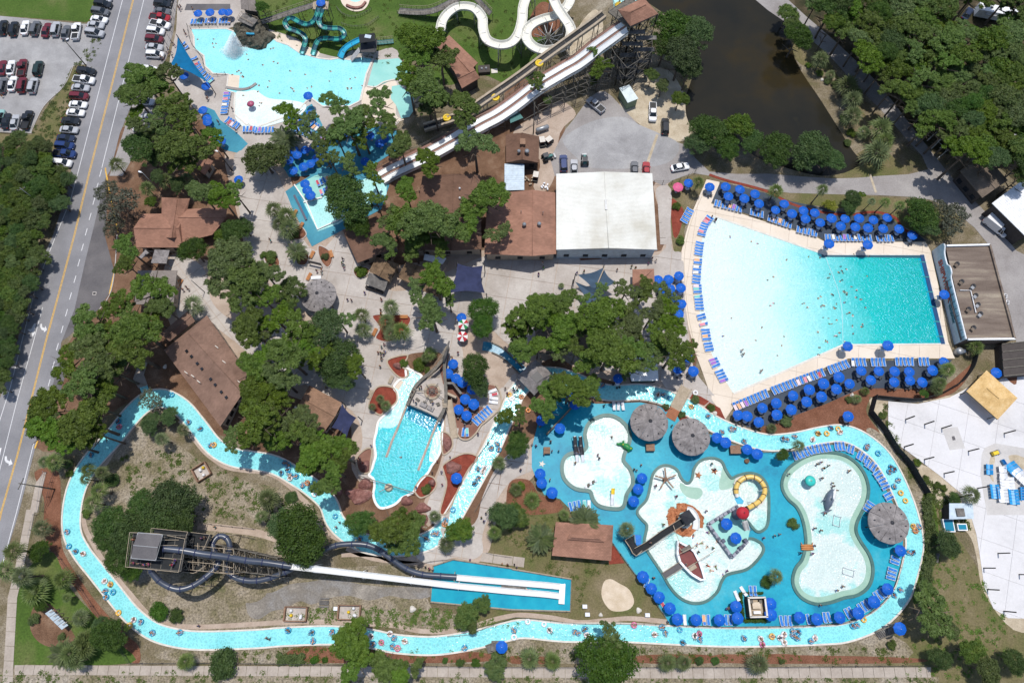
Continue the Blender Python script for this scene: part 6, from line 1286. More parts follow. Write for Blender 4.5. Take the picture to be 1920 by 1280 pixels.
row(q(1,0,'270,970 320,980'),.84,True,'on the teal deck below the beach pool',G6); row(q(1,0,'360,990 440,1030'),.84,False,'on the teal deck below the beach pool',G6); row(q(1,0,'380,910 460,960'),.84,False,'on the teal deck below the beach pool',G6,towel=.7); row(q(1,0,'480,1050 560,1060'),.84,True,'on the teal deck below the beach pool',G6,towel=.5); row(q(1,0,'560,1000 700,1010'),.84,True,'on the teal deck below the beach pool',G6); row(q(1,0,'830,1010 880,1010'),.84,True,'on the teal deck below the beach pool',G6)
row(q(1,1,'465,95 560,55'),.84,True,'on the toddler landing deck',G6,towel=.4); row(q(1,1,'490,165 600,120'),.84,True,'on the toddler landing deck',G6,towel=.6)
# ------------------------------------------------------------------ water slides
def path3(s): return [P(u,v,z) for u,v,z in smooth([tuple(float(a) for a in t.split(',')) for t in s.split()],False,5)]
def trough(t,path,w_,mat,name='slide_segment',h=.45,step=None,mats=None,th=.06):
    prof = [(-w_ - th,h),(-w_,h),(-w_ * .8,h * .28),(-w_ * .4,.03),(w_ * .4,.03),(w_ * .8,h * .28),(w_,h),(w_ + th,h),(w_ + th,h * .3),(w_ * .5,-.12),(-w_ * .5,-.12),(-w_ - th,h * .3)]
    step = step or len(path)
    for k,i in enumerate(range(0,len(path) - 1,step)):
        seg = path[i:i + step + 1]
        if len(seg) < 2: continue
        full = MB().sweep(seg,prof,False,False)
        full.build(name,mats[k % len(mats)] if mats else mat,t)
def segs(t,path,rad,mat,step=5,band_=None,name='tube_segment',n=14):
    for i in range(0,len(path) - 1,step):
        seg = path[i:i + step + 1]
        if len(seg) > 1:
            MB().tube(seg,rad,n).build(name,mat,t)
            if band_: d = (seg[1] - seg[0]).normalized(); MB().tube([seg[0] - d * .09,seg[0] + d * .09],rad + .07,n).build('joint_ring',band_,t)
def posts_under(t,path,every,off=.6,mat='steel',r=.09,brace=True,name='support'):
    for i in range(every // 2,len(path) - 1,every):
        p = path[i]; d = (path[i + 1] - path[i - 1]); d.z = 0; d.normalize(); s_ = Vector((d.y,-d.x,0))
        if p.z < .8: continue
        m = MB()
        for k in (-1,1): b = p + s_ * off * k; m.bar((b.x + s_.x * k * .3,b.y + s_.y * k * .3,0),(b.x,b.y,p.z - .1),r,6)
        m.bar(p - s_ * off,p + s_ * off,r,4)
        if brace and p.z > 2.5: a = p - s_ * off; b = p + s_ * off; m.bar((a.x,a.y,p.z * .2),(b.x,b.y,p.z * .8),r * .6).bar((b.x,b.y,p.z * .2),(a.x,a.y,p.z * .8),r * .6)
        m.build(name,mat,t)
def bent_grid(t,corners,z0,z1,nx,ny,lv,mat='timber',r=.10,name='lattice_bay'):
    """timber trestle between four world plan points"""
    a,b,c,d = [Vector((p[0],p[1],0)) for p in corners]
    g = lambda s_,q_: a.lerp(b,s_).lerp(d.lerp(c,s_),q_)
    hz = [z0 + (z1 - z0) * k / lv for k in range(lv + 1)]
    def bay(pts):
        m = MB()
        for p in pts: m.bar((p.x,p.y,0),(p.x,p.y,z1),r)
        for i in range(len(pts) - 1):
            for k in range(lv):
                A,B = pts[i],pts[i + 1]; m.bar((A.x,A.y,hz[k + 1]),(B.x,B.y,hz[k + 1]),r * .8); m.bar((A.x,A.y,hz[k]),(B.x,B.y,hz[k + 1]),r * .6); m.bar((B.x,B.y,hz[k]),(A.x,A.y,hz[k + 1]),r * .6)
        m.build(name,mat,t)
    for j in range(ny + 1): bay([g(i / nx,j / ny) for i in range(nx + 1)])
    for i in range(nx + 1): bay([g(i / nx,j / ny) for j in range(ny + 1)])
def railing(t,pts,h=1.0,mat='timber',name='railing',r=.04,every=1.8):
    m = MB()
    for a,b in zip(pts,pts[1:]):
        m.bar(a + Vector((0,0,h)),b + Vector((0,0,h)),r); m.bar(a + Vector((0,0,h * .5)),b + Vector((0,0,h * .5)),r * .7); n = max(1,int((b - a).length / every))
        for k in range(n + 1): p = a.lerp(b,k / n); m.bar(p,p + Vector((0,0,h)),r)
    return m.build(name,mat,t)
# tall twin slide with its tower
TZ = 15.5
tow = thing('slide_tower','tall timber slide tower with brown hip roof at the top','tower',at=(1190,40))
TR = [(1182,49),(1159,19),(1207,-4),(1234,26)]
roofpart(tow,TR,TZ + 2.4,(1183,23),(1211,9),TZ + 4.2,'shingle')
fl = [P(*p,TZ) for p in ((1180,52),(1140,22),(1180,-6),(1232,28))]; MB().prism(fl,TZ - .3,TZ).build('deck','timber',tow)
m = MB()
for p in TR: w_ = P(*p,TZ + 2.4); m.bar((w_.x,w_.y,TZ),w_,.12)
m.build('roof_posts','timber',tow); railing(tow,fl + fl[:1])
lowc = [P(*p,TZ) for p in ((1183,52),(1156,75),(1128,30),(1182,-4),(1230,30))]
bent_grid(tow,[P(*p,TZ).xy for p in ((1183,50),(1150,22),(1198,-4),(1232,28))],0,TZ,3,3,5)
bent_grid(tow,[P(*p,9).xy for p in ((1150,100),(1175,130),(1222,100),(1222,60))],0,9.5,2,2,3,r=.09)
st_ = MB(); ca,cb = P(1190,60,TZ - 2),P(1210,125,1)
for k in range(9): z = TZ - 2 - 1.6 * k; y = ca.y - 1.5 * (k % 2) * 0; st_.box((ca.x + (3 if k % 2 else 0),ca.y - .3 * k,z),(5.0,1.2,.12));
st_.build('stair_flights','greywood',tow)
twin = 'x'
TW = '1174,50,15 1158,61,13.6 1140,74,12.2 1118,90,10.6 1098,107,9.2 1080,120,8.2 1062,130,7.6 1040,143,7 1018,156,6.4 995,172,5.6 972,190,4.6 950,206,3.9 930,219,3.5 905,232,3.2 880,246,3.0 850,264,2.6 820,281,2.1 790,296,1.7 760,310,1.2 735,322,.9 714,334,.7'
tp = path3(TW); tw_ = thing('twin_slide','long straight white twin slide descending from the tall tower','water slide',at=(950,200))
def offp(path,o,dz=0):
    out = []
    for i,p in enumerate(path):
        d = path[min(i + 1,len(path) - 1)] - path[max(i - 1,0)]; d.z = 0; d.normalize(); out.append(p + Vector((d.y,-d.x,0)) * o + Vector((0,0,dz)))
    return out
def flat(t,path,wd,mat,name,z0=-.1,z1=.03):
    return MB().sweep(path,[(-wd,z0),(-wd,z1),(wd,z1),(wd,z0)]).build(name,mat,t)
trough(tw_,offp(tp,-1.0),.60,'slidewhite','slide_lane',.28,6); trough(tw_,offp(tp,1.05),.60,'slidewhite','slide_lane',.28,6)
flat(tw_,offp(tp,0.02),.36,'lanebrown','centre_strip'); flat(tw_,offp(tp,2.2),.5,'lanebrown','side_walk',-.1,.0)
railing(tw_,offp(tp,2.8)[::3],.9,'greywood',every=3); flat(tw_,offp(tp,-1.85,.1),.1,'slidewhite','side_panel',-.8,.35); railing(tw_,offp(tp,-2.05)[::4],.5,'darkmetal',every=4)
for i in range(10,len(tp) - 20,6):
    p = tp[i]; d = tp[i + 1] - tp[i - 1]; d.z = 0; d.normalize(); s_ = Vector((d.y,-d.x,0)); nx = tp[min(i + 6,len(tp) - 1)]; m = MB()
    cols = [-4.5,-2.4,0,2.4] if p.z > 5 else [-2.0,2.2]
    for k in cols: b = p + s_ * k; m.bar((b.x,b.y,0),(b.x,b.y,p.z - .2),.11)
    zz = 1.5
    while zz < p.z: A = p + s_ * cols[0]; B = p + s_ * cols[-1]; m.bar((A.x,A.y,zz),(B.x,B.y,zz),.08); m.bar((A.x,A.y,zz),(B.x,B.y,min(zz + 2.5,p.z)),.06); zz += 2.6
    for k in (cols[0],cols[-1]):
        A = p + s_ * k; B = nx + s_ * k; z2 = 1.0
        while z2 < min(p.z,nx.z) - 1: m.bar((A.x,A.y,z2),(B.x,B.y,z2 + 2.2),.06); m.bar((A.x,A.y,z2 + 2.4),(B.x,B.y,z2 + 2.4),.07); z2 += 2.6
    m.build('trestle','timber',tw_)
cv = thing('raft_conveyor','beige edged raft conveyor climbing beside the white twin slide','conveyor',at=(1040,95)); cp_ = path3('1132,27,14 1110,44,12.8 1085,62,11.4 1060,80,10 1035,98,9 1010,116,8 985,135,7 960,153,6 935,170,5 910,187,4.2 880,207,3.3 850,222,2.4 820,232,1.5 795,240,.8')
flat(cv,cp_,.45,'black','belt'); flat(cv,offp(cp_,.85,.1),.28,'palewood','side_rail',-.5,.35); flat(cv,offp(cp_,-.85,.1),.28,'palewood','side_rail',-.5,.35)
posts_under(cv,cp_,6,.8,'timber')
YT = (MB().sweep([(1.0 * math.cos(a),1.0 * math.sin(a),.3) for a in [2 * math.pi * k / 20 for k in range(20)]],[(-.32,0),(-.22,.25),(.0,.33),(.22,.25),(.32,0),(.22,-.2),(-.22,-.2)],True,True).mesh('tube_ring','yellowplastic'),MB().lathe((0,0,.3),[(0,0),(.8,0),(.8,.1),(0,.12)],14).mesh('floor','yellowplastic'))
for u,v,z,lb in ((1011,120,8,'yellow raft riding up the beige conveyor near the white loop'),(929,184,4.3,'yellow raft low on the beige conveyor'),(1160,12,14.8,'yellow raft waiting in the blue basin beside the tower roof'),(1183,6,14.8,'yellow raft nearest the tower roof in the blue basin'),(838,222,2.2,'yellow raft at the foot of the conveyor under pines'),(1032,2,8,'yellow raft coming down the white winding slide')):
    c = P(u,v,z); t = thing('raft',lb,'raft',c); mk('tube_ring',YT[0],t); mk('floor',YT[1],t); t.scale = (.8,.8,.8)
bs = thing('start_basin','pale blue start basin beside the tower roof at the top edge','basin',at=(1170,5)); w_ = [P(*p,14.3) for p in ((1148,-8),(1200,-12),(1192,8),(1152,18))]; MB().prism(w_,13.9,14.3).build('water','aqualight',bs); edge_ = railing(bs,w_ + w_[:1],.9)
# white winding slide
ws = thing('winding_slide','wide white winding slide looping beside the conveyor','water slide',at=(1040,80))
p1 = path3('826,60,2.5 830,42,3 842,26,3.4 862,15,3.8 888,18,4.2 904,36,4.6 906,58,5 914,78,5.4 936,87,5.8 958,83,6.2 972,66,6.6 979,40,7 981,16,7.4 990,-6,7.8 1010,-22,8')
p2 = path3('1025,-20,9.4 1036,-2,9.2 1044,16,9 1056,34,8.8 1068,52,8.6 1070,68,8.4 1062,84,8.2 1044,94,8 1020,97,7.8 1000,90,7.6 988,76,7.4 988,60,7.2 1000,47,7 1020,38,6.8 1036,34,6.6 1052,26,6.4 1066,10,6.2 1072,-10,6')
trough(ws,p1,1.15,'slidecream','slide_segment',.75,5,th=.1); trough(ws,p2,1.15,'slidecream','slide_segment',.75,5,th=.1)
posts_under(ws,p1,9,1.0,'steel',.12); posts_under(ws,p2,12,1.0,'steel',.12)
ce = P(1028,72,5.5); c0 = Vector((ce.x,ce.y,0)); MB().bar(c0,c0 + Vector((0,0,7)),.5,12).build('centre_column','timber',ws); m = MB()
for k in range(10): a = 2 * math.pi * k / 10; m.bar(c0 + Vector((0,0,5.5)),c0 + Vector((3.6 * math.cos(a),3.6 * math.sin(a),6.9)),.09).bar(c0 + Vector((.5 * math.cos(a),.5 * math.sin(a),3)),c0 + Vector((3.4 * math.cos(a),3.4 * math.sin(a),6.5)),.07)
m.build('struts','steel',ws)
sheet('loop_bed',px('992,40 1010,8 1030,8 1050,40 1040,60 1000,70'),'mulch',9); sheet('loop_bed',px('1060,100 1080,60 1100,30 1120,20 1130,60 1090,100'),'dirtpad',8.8)
# teal banded twin slides
mats2 = ['tealdark','teallight']
for lb,s_ in (('left dark and light teal banded slide into the top pool','473,62,6 460,120,5.4 430,168,4.8 385,190,4.4 330,175,4.0 275,145,3.6 235,155,3.2 222,185,2.8 245,220,2.4 300,238,2.0 352,265,1.6 375,305,1.2 362,355,.8 345,405,.5'),('right dark and light teal banded slide into the top pool','505,70,6 485,120,5.4 475,170,4.9 500,208,4.4 560,220,4.0 625,222,3.6 662,250,3.2 655,285,2.8 610,302,2.4 540,295,2.0 480,305,1.5 448,350,1.0 428,415,.5')):
    pp = [(480 + float(t.split(',')[0]) / 4,float(t.split(',')[1]) / 4,float(t.split(',')[2])) for t in s_.split()]; w_ = [P(*p) for p in smooth(pp,False,5)]
    t = thing('banded_slide',lb,'water slide',at=pp[6][:2]); trough(t,w_,.55,None,'slide_segment',.5,3,mats2,.08); posts_under(t,w_,7,.5,'darkmetal',.07)
    flat(t,w_[-3:],.45,'bay','flow',.03,.05)
pf = P(601,10,5.6); t = thing('slide_platform','timber start platform above the teal banded slides','platform',(pf.x,pf.y,0)); MB().box((0,0,5.5),(4,2.6,.2)).build('deck','palewood',t); m = MB()
for x in (-1.8,1.8):
    for y in (-1.2,1.2): m.bar((x,y,0),(x,y,6.4),.1)
m.bar((-1.8,-1.2,0),(1.8,-1.2,5.4),.06).bar((1.8,-1.2,0),(-1.8,-1.2,5.4),.06).build('frame','timber',t)
def walkway(label,pts,wd=.9,mat='greywood',name='walkway',rmat='palewood'):
    w_ = [P(*p) for p in smooth(pts,False,3)]; t = thing(name,label,'walkway',at=pts[len(pts) // 2][:2]); n = max(4,int(sum((b - a).length for a,b in zip(w_,w_[1:])) / 1.4))
    flat(t,w_,wd,mat,'deck',-.15,0); railing(t,offp(w_,wd),1.0,rmat); railing(t,offp(w_,-wd),1.0,rmat); m = MB()
    for p in w_[::3]: m.bar((p.x - .5,p.y,0),(p.x - .5,p.y,p.z),.09).bar((p.x + .5,p.y,0),(p.x + .5,p.y,p.z),.09)
    m.build('posts','timber',t); return t
walkway('timber walkway climbing to the teal slide platform',[(482,42,1.5),(500,38,2.4),(530,28,3.4),(560,18,4.4),(592,8,5.5)])
walkway('long grey walkway across the green lawn behind the white slide',[(748,20,.8),(770,22,1.2),(800,22,2),(822,16,3),(850,2,4),(866,-8,5)],1.0)
walkway('grey stair leaning over the white slide bend',[(890,-6,5.5),(905,10,4),(920,26,2.5)],.8); walkway('dark ramp on the lawn right of the blue slide',[(706,80,.5),(720,79,.4),(738,77,.3)],.7,'shadegreen')
for lb,s_ in (('upper curved low timber fence on the lawn','632,17 642,28 655,34 672,33 684,28 697,20'),('lower curved low timber fence on the lawn','641,47 655,52 672,53 690,50 702,42 711,35')):
    w_ = [P(*p) for p in smooth(px(s_),False,3)]; t = thing('curved_fence',lb,'fence'); railing(t,w_,.9,'greywood',every=2)
bl = thing('blue_slide','short bright blue slide from the black tower','water slide',at=(650,85)); w_ = [P(480 + x / 4,y / 4,z) for x,y,z in smooth([(835,305,3.2),(790,305,2.8),(740,325,2.3),(690,355,1.7),(655,390,1.1),(635,435,.5)],False,5)]; trough(bl,w_,.75,'slideblue','slide_segment',.5,6); posts_under(bl,w_,8,.6,'darkmetal')
bt = thing('black_slide_tower','black fabric roofed tower at the blue slide','tower',at=(692,88)); c = P(691,86,3); bt.location = (c.x,c.y,0); MB().box((0,0,3.0),(4.2,4.2,.15)).build('deck','darkmetal',bt); MB().box((0,.6,5),(4.0,2.6,.1),.15).build('canopy','meshblack',bt)
m = MB()
for x in (-1.9,1.9):
    for y in (-1.9,1.9): m.bar((x,y,0),(x,y,5),.08)
m.build('frame','darkmetal',bt); MB().box((.2,1,5.1),(1.6,1.0,.06),-.2).build('canopy_patch','blueroof',bt)
s2 = MB(); [s2.box((-2.4 - .3 * k,-1.2 - .1 * k,2.8 - .3 * k),(.35,1.5,.06),.3) for k in range(9)]; s2.build('stair','steel',bt)
# rock mountain with the splash tower (top left)
c = P(460,60,2.5); mt = thing('rock_mountain','dark artificial rock mountain with timber deck at the top pool','rock feature',(c.x,c.y,0),0,None,(462,60))
def rockmesh(rx,ry,h,seed,seg=18,rings=6):
    rnd = random.Random(seed); m = MB(); vs = [];
    for j in range(rings + 1):
        f = j / rings; zz = h * f; rr_ = (1 - f ** 1.8) ** .6 if f < 1 else .0
        for k in range(seg): a = 2 * math.pi * k / seg; w2 = 1 + .14 * math.sin(3 * a + seed) + rnd.uniform(-.09,.09); vs.append((rx * rr_ * w2 * math.cos(a),ry * rr_ * w2 * math.sin(a),zz * (1 + rnd.uniform(-.07,.07))))
    fs = [(j * seg + k,j * seg + (k + 1) % seg,(j + 1) * seg + (k + 1) % seg,(j + 1) * seg + k) for j in range(rings) for k in range(seg)]; return m.add(vs,fs)
for k,(x,y,rx,ry,h) in enumerate(((-.5,-.5,3.2,2.4,3.2),(2.2,-1.2,3.0,2.4,2.6),(1.5,2.0,3.6,3.0,3.6),(-2.2,2.6,2.0,2.0,2.6),(4.6,.2,2.2,2.0,2.0))):
    r = rockmesh(rx,ry,h,k + 3).build('boulder','darkrock',mt); r.location = (x,y,0)
for a,b,z in (((-1.5,3.5),(2.5,1.0),4.2),((-1.0,5.0),(3.5,3.0),4.0),((-2.6,1),(-1.0,5.0),4.1)): railing(mt,[Vector((*a,z - .8)),Vector((*b,z - .8))],1.0,'palewood')
MB().box((.8,2.6,3.7),(4.5,2.6,.2),-.5).build('deck','greywood',mt); MB().tube([(.6,-1,3.0),(1.8,-1.1,3.0),(2.6,-1.0,2.9)],.25,8).build('blue_pipe','slideblue',mt)
gable('rock_house','grey shingled steep roof behind the rock mountain',[(452,16),(450,-10),(476,-12),(482,22)],4.2,(466,20),(462,-10),5.8,'shingle_grey','walldark')
fo = P(438,82,1); fm = []
r2 = random.Random(5)
cs = [(P(436 + k * .2,62 + k * 2.8,5.5 - .42 * k).x,P(436,62 + k * 2.8,5.5 - .42 * k).y,max(5.5 - .42 * k,.3),.4 + .17 * k,.7) for k in range(13)] + [(fo.x + x,fo.y + y,.25,1.1,.5) for x,y in ((-2.6,-1.6),(-1.2,-2.6),(.4,-3.4),(1.8,-2.4),(2.8,-1.0),(0,-1))]
sp = mk('splash_spray',cloudmesh('spray',cs,30000,.03,'foam',5.0,1.1),None,'stuff')
# sunken mushroom, red dome in the beach pool
c = P(470,195,1.6); t = thing('splash_dome','small pink dome on a post in the white beach entry','water toy',(c.x,c.y,.1)); MB().lathe((0,0,1.5),[(0,.5),(.6,.38),(.95,.05),(.9,0),(0,.1)],16).build('dome','pinkdome',t); MB().bar((0,0,0),(0,0,1.6),.15,10).build('post','whitepaint',t)
# ------------------------------------------------------------------ lower left tower with dark tubes
Z1 = 12.0
gt = thing('tube_tower','grey steel and timber slide tower with black mesh roofs','tower',at=(285,1030))
rf = [P(*p,Z1 + 2.6) for p in ((259,998),(305,1002),(292,1050),(246,1046))]; mid0,mid1 = (rf[0] + rf[3]) / 2,(rf[1] + rf[2]) / 2; mid0.z += .5; mid1.z += .5
for a in ([rf[0],rf[1],mid1,mid0],[mid0,mid1,rf[2],rf[3]]): MB().add(a + [p - Vector((0,0,.06)) for p in a],[(0,1,2,3),(7,6,5,4),(0,4,5,1),(2,6,7,3)]).build('roof_sheet','asphalt_dark',gt)
m = MB(); [m.bar(a,b,.1) for a,b in zip(rf,rf[1:] + rf[:1])]; m.bar(mid0,mid1,.08)
for p in rf: m.bar((p.x,p.y,Z1),p,.1)
m.build('roof_frame','steel',gt)
def platform(pts,z,mat='meshblack'):
    w_ = [P(*p,z) for p in pts]; MB().prism(w_,z - .25,z).build('platform',mat,gt); railing(gt,w_ + w_[:1],1.1,'palewood',r=.05); return w_
A1 = platform([(249,998),(300,1000),(352,1010),(340,1072),(241,1062)],Z1); A2 = platform([(289,990),(357,997),(346,1026),(286,1018)],Z1 - 2.4); A3 = platform([(357,997),(398,1002),(385,1032),(348,1026)],Z1 - 3.6); A4 = platform([(340,1052),(390,1060),(368,1074),(338,1070)],Z1 - 4.8)
bent_grid(gt,[P(*p,Z1).xy for p in ((243,1062),(340,1070),(350,1004),(250,998))],0,Z1,5,3,4,'timber',.09)
bent_grid(gt,[P(*p,8).xy for p in ((395,1066),(520,1080),(515,1046),(392,1018))],0,6.5,6,2,3,'timber',.10)
bent_grid(gt,[P(*p,8).xy for p in ((345,1066),(440,1076),(440,1030),(345,1020))],0,8.5,5,2,3,'palewood',.07)
for k,pts in enumerate(([(352,1030,8),(400,1034,9.8),(440,1040,9)],[(352,1052,9),(400,1056,9.4),(440,1064,8.6)],[(375,1018,9),(376,1060,9)],[(425,1026,9),(422,1070,9)],[(300,1012,13),(340,1012,11)],[(300,1022,13),(338,1022,11)],[(302,1045,12.5),(335,1048,11)])):
    w_ = [P(*p) for p in pts]; railing(gt,w_,1.0,'palewood','walkway_rail',.06)
s3 = MB()
for k in range(16): c = P(310 + 2.6 * k,1022 + .3 * k,11.5 - .3 * k); s3.box(c,(.28,2.0,.08),-.12)
s3.build('stair_treads','greywood',gt)
T1 = thing('straight_tube_slide','dark blue grey straight tube ending in a long white flume','water slide',at=(450,1050)); pt = path3('308,1028,12.8 345,1032,12.2 380,1038,11.4 420,1043,10.2 460,1050,8.8 500,1054,7.6 546,1061,6.6'); segs(T1,pt,.62,'tubeblue',4,'navysail'); posts_under(T1,pt,6,.7,'timber')
pf_ = path3('546,1061,6.6 600,1067,5.7 650,1073,4.7 700,1079,3.7 750,1085,2.7 800,1091,1.8 850,1097,1.1 900,1102,.6 960,1108,.45 1020,1113,.45 1052,1117,.45'); trough(T1,pf_,.52,'slidewhite','flume',.5,5); posts_under(T1,pf_,9,.6,'whitepaint',.09)
T2 = thing('curved_tube_slide','dark blue grey curved tube slide weaving under the straight one','water slide',at=(335,1100)); pt = path3('280,1052,10.8 284,1070,10.2 298,1088,9.6 318,1100,9.0 338,1104,8.6 362,1097,8.0 385,1082,7.6 404,1064,7.2 410,1050,7.0 402,1034,6.8 399,1018,6.6 410,1005,6.3 424,1008,6.1 431,1024,5.9 426,1046,5.6 424,1064,5.4 436,1079,5.1 458,1087,4.9 482,1088,4.7 508,1082,4.5 535,1072,4.4 560,1058,4.4 585,1042,4.5 605,1032,4.5 630,1022,4.4 660,1019,4.2 688,1021,3.9 712,1031,3.5 735,1048,3.0 762,1066,2.4 792,1076,1.9 826,1079,1.4 856,1081,1.1')
segs(T2,pt,.56,'tubeblue',5,'navysail'); posts_under(T2,pt,11,.7,'palewood',.08)
pf2 = path3('856,1082,.8 900,1086,.6 960,1091,.5 1020,1096,.45 1050,1099,.45'); trough(T2,pf2,.52,'slidewhite','flume',.5,5)
w_ = [P(*p,.4) for p in ((1049,1094),(1060,1094),(1058,1132),(1047,1131))]; tag(MB().prism(w_,.1,.75).build('end_box','slidewhite'),'white end box joining both white flumes','slide end'); w_ = [P(*p,.5) for p in ((940,1096),(985,1100),(984,1106),(940,1102))]; tag(MB().prism(w_,.1,.5).build('landing_island','greywood'),'dark grey island between the two white flumes','island')
for p,z,lb,s_ in (((380,885),1,'brown fenced pump pit with white filters on the river island',.6),((556,1150),1,'left brown fenced pump pit above the lower river',-.02),((656,1147),1,'right brown fenced pump pit above the lower river',-.02)):
    c = P(*p); wd,dp = (3.0,3.0) if s_ == .6 else (4.3,2.6); t = thing('pump_pit',lb,'pump pit',(c.x,c.y,0),s_)
    for x,y,a,b in ((0,dp / 2,wd,.15),(0,-dp / 2,wd,.15),(wd / 2,0,.15,dp),(-wd / 2,0,.15,dp)): MB().box((x,y,.5),(a + .15,b,1.0)).build('fence_panel','shingle_tan',t)
    MB().box((0,0,.06),(wd,dp,.1)).build('floor','concrete',t)
    for k in range(4): x,y = random.uniform(-wd * .3,wd * .3),random.uniform(-dp * .3,dp * .3); MB().lathe((x,y,.1),[(0,0),(.3,0),(.32,.5),(.2,.8),(0,.85)],12).build('filter_tank','yellowplastic' if k == 1 else 'whitepaint',t)
for p,lb in (((631,1140),'small white electric box beside the right pump pit'),((1096,1136),'small white box on the grass near the sand'),((1101,1151),'small white box by the river walk below the sand'),((1213,1152),'white stake box beside the river walk')):
    c = P(*p); tag(MB().box((0,0,.35),(.9,.7,.7)).build('utility_box','whiteplastic'),lb,'box'); bpy.data.objects[-1] if 0 else None; ALL[-1][0].location = (c.x,c.y,0)
# ------------------------------------------------------------------ pirate ship in the lagoon
def S6(x,y): return (740 + x / 6.4,640 + y / 6.4)
sh = thing('pirate_ship','grey timber pirate ship with round helm deck in the lagoon','ship',at=(800,740))
hull_l = [S6(*p) for p in ((628,60),(560,240),(430,370),(330,450),(245,545),(185,680),(150,765))]; hull_r = [S6(*p) for p in ((640,60),(600,250),(600,420),(612,540),(615,660),(600,790),(530,950))]
dk = [P(*S6(*p),2.0) for p in ((185,760),(205,660),(250,560),(340,470),(430,440),(530,440),(590,520),(600,680),(580,800),(520,910))]; MB().prism([Vector((p.x,p.y,0)) for p in dk],0,2.0).build('deck','concrete',sh)
for nm,side in (('hull_side',hull_l),('hull_side',hull_r)):
    n = len(side); w_ = [P(*p,z) for p,z in zip(side,[3.6,3.4,3.1,2.9,2.8,2.8,2.8])]; sg = smooth([tuple(p) for p in w_],False,3); w_ = [Vector(p) for p in sg]
    MB().sweep(w_,[(-.22,-1.6),(-.3,0),(.3,0),(.22,-1.6)]).build(nm,'greywood',sh); MB().sweep(w_,[(-.34,0),(-.34,.12),(.34,.12),(.34,0)]).build('gunwale','timber',sh)
a,b = P(*S6(590,240),4.0),P(*S6(655,-5),6.5); MB().bar(a,b,.35,8,.15).build('bowsprit','greywood',sh)
m = MB()
for k in range(5): m.bar(P(*S6(560 - 40 * k,260 + 30 * k),3.6).lerp(b,0),b.lerp(a,.1),.03)
for x0 in (395,410,425): m.bar(P(*S6(x0,440),3),P(*S6(548 + (x0 - 395),215),5.5),.035)
m.build('rigging','palewood',sh)
cc = P(*S6(450,600),2.3); MB().lathe((cc.x,cc.y,2.0),[(1.75,0),(1.75,.35),(1.3,.35),(1.3,.05),(0,.05)],24).build('helm_ring','palewood',sh)
MB().lathe((cc.x,cc.y,2.05),[(0,.04),(1.25,.04)],24).build('helm_floor','reddeck',sh); MB().lathe((cc.x,cc.y,2.0),[(.5,.9),(.58,.95),(.66,.9),(.58,.85),(.5,.9)],20).build('wheel_rim','darkmetal',sh)
m = MB()
for a,l in ((3.15,3.4),(-.6,3.2),(-2.1,3.2),(0.0,2.2),(2.3,2.0),(.9,2.1)): m.bar(cc + Vector((0,0,1.0)),cc + Vector((l * math.cos(a),l * math.sin(a),.6)),.09)
m.build('spars','timber',sh)
rail_pts = [P(*S6(*p),2.0) for p in ((180,770),(260,790),(330,830),(400,860),(470,900),(525,940))]; railing(sh,rail_pts,1.0,'timber')
for x,y in ((345,760),(430,800)): c = P(*S6(x,y),2.4); MB().box((c.x,c.y,2.3),(1.5,.9,.45),-.45).build('hatch','asphalt_old',sh); MB().box((c.x + 1.6,c.y + .9,2.2),(.7,.7,.5),.4).box((c.x - 1.3,c.y + 1.2,2.2),(.5,.9,.4),.9).build('crates','timber',sh)
for k in range(6): c = P(*S6(592 + 2 * k,690 + 19 * k),3.0); MB().box((c.x,c.y,2.5 + .05 * k),(1.0,.22,.6),.1).build('rope_fender','palewood',sh)
for k in range(5): c = P(*S6(232 - 9 * k,570 + 17 * k),3.0); MB().box((c.x,c.y,2.6),(.9,.2,.6),-.6).build('rope_fender','palewood',sh)
a,b = P(*S6(130,500),3.5),P(*S6(500,700),4.2); MB().bar(a,b,.05,6).build('rope','palewood',sh)
w_ = [P(*S6(*p),2.6) for p in ((615,500),(700,500),(800,630),(740,670),(630,620))]; t = thing('ship_arch','grey timber gangway arch right of the pirate ship','arch'); MB().sweep(w_[:3],[(-.25,-2.2),(-.25,.1),(.25,.1),(.25,-2.2)]).build('arch_beam','greywood',t); MB().sweep([w_[4],w_[3]],[(-.25,-2.2),(-.25,.1),(.25,.1),(.25,-2.2)]).build('arch_beam','palewood',t)
walkway('pale wooden ramp beside the right side of the pirate ship',[(*S6(645,700),1.6),(*S6(680,880),1.1),(*S6(720,1160),.3)],.75,'palewood')
c = P(728,913,.9); t = thing('lagoon_post','sandstone pillar with crossed timbers in the lagoon foot','pillar',(c.x,c.y,0)); MB().lathe((0,0,0),[(.9,0),(.8,.8),(.7,1.0),(0,1.05)],16).build('pillar','sand',t); MB().bar((-6.5,2.4,1.6),(5.5,-1.2,1.6),.12).bar((-1.8,-1.0,1.4),(.9,.3,1.4),.1).build('timbers','greywood',t)
def boulder(tile,x,y,r,sx,lb,mat='rock',h=1.2):
    c = P(*q(*tile,'%f,%f' % (x,y))[0]); R = r * .25 * .105; o = rockmesh(R * sx,R,h,int(x) % 17,14,5).build('boulder',mat); o.location = (c.x,c.y,.05); o.rotation_euler = (0,0,random.uniform(-.4,.4)); tag(o,lb,'boulder')
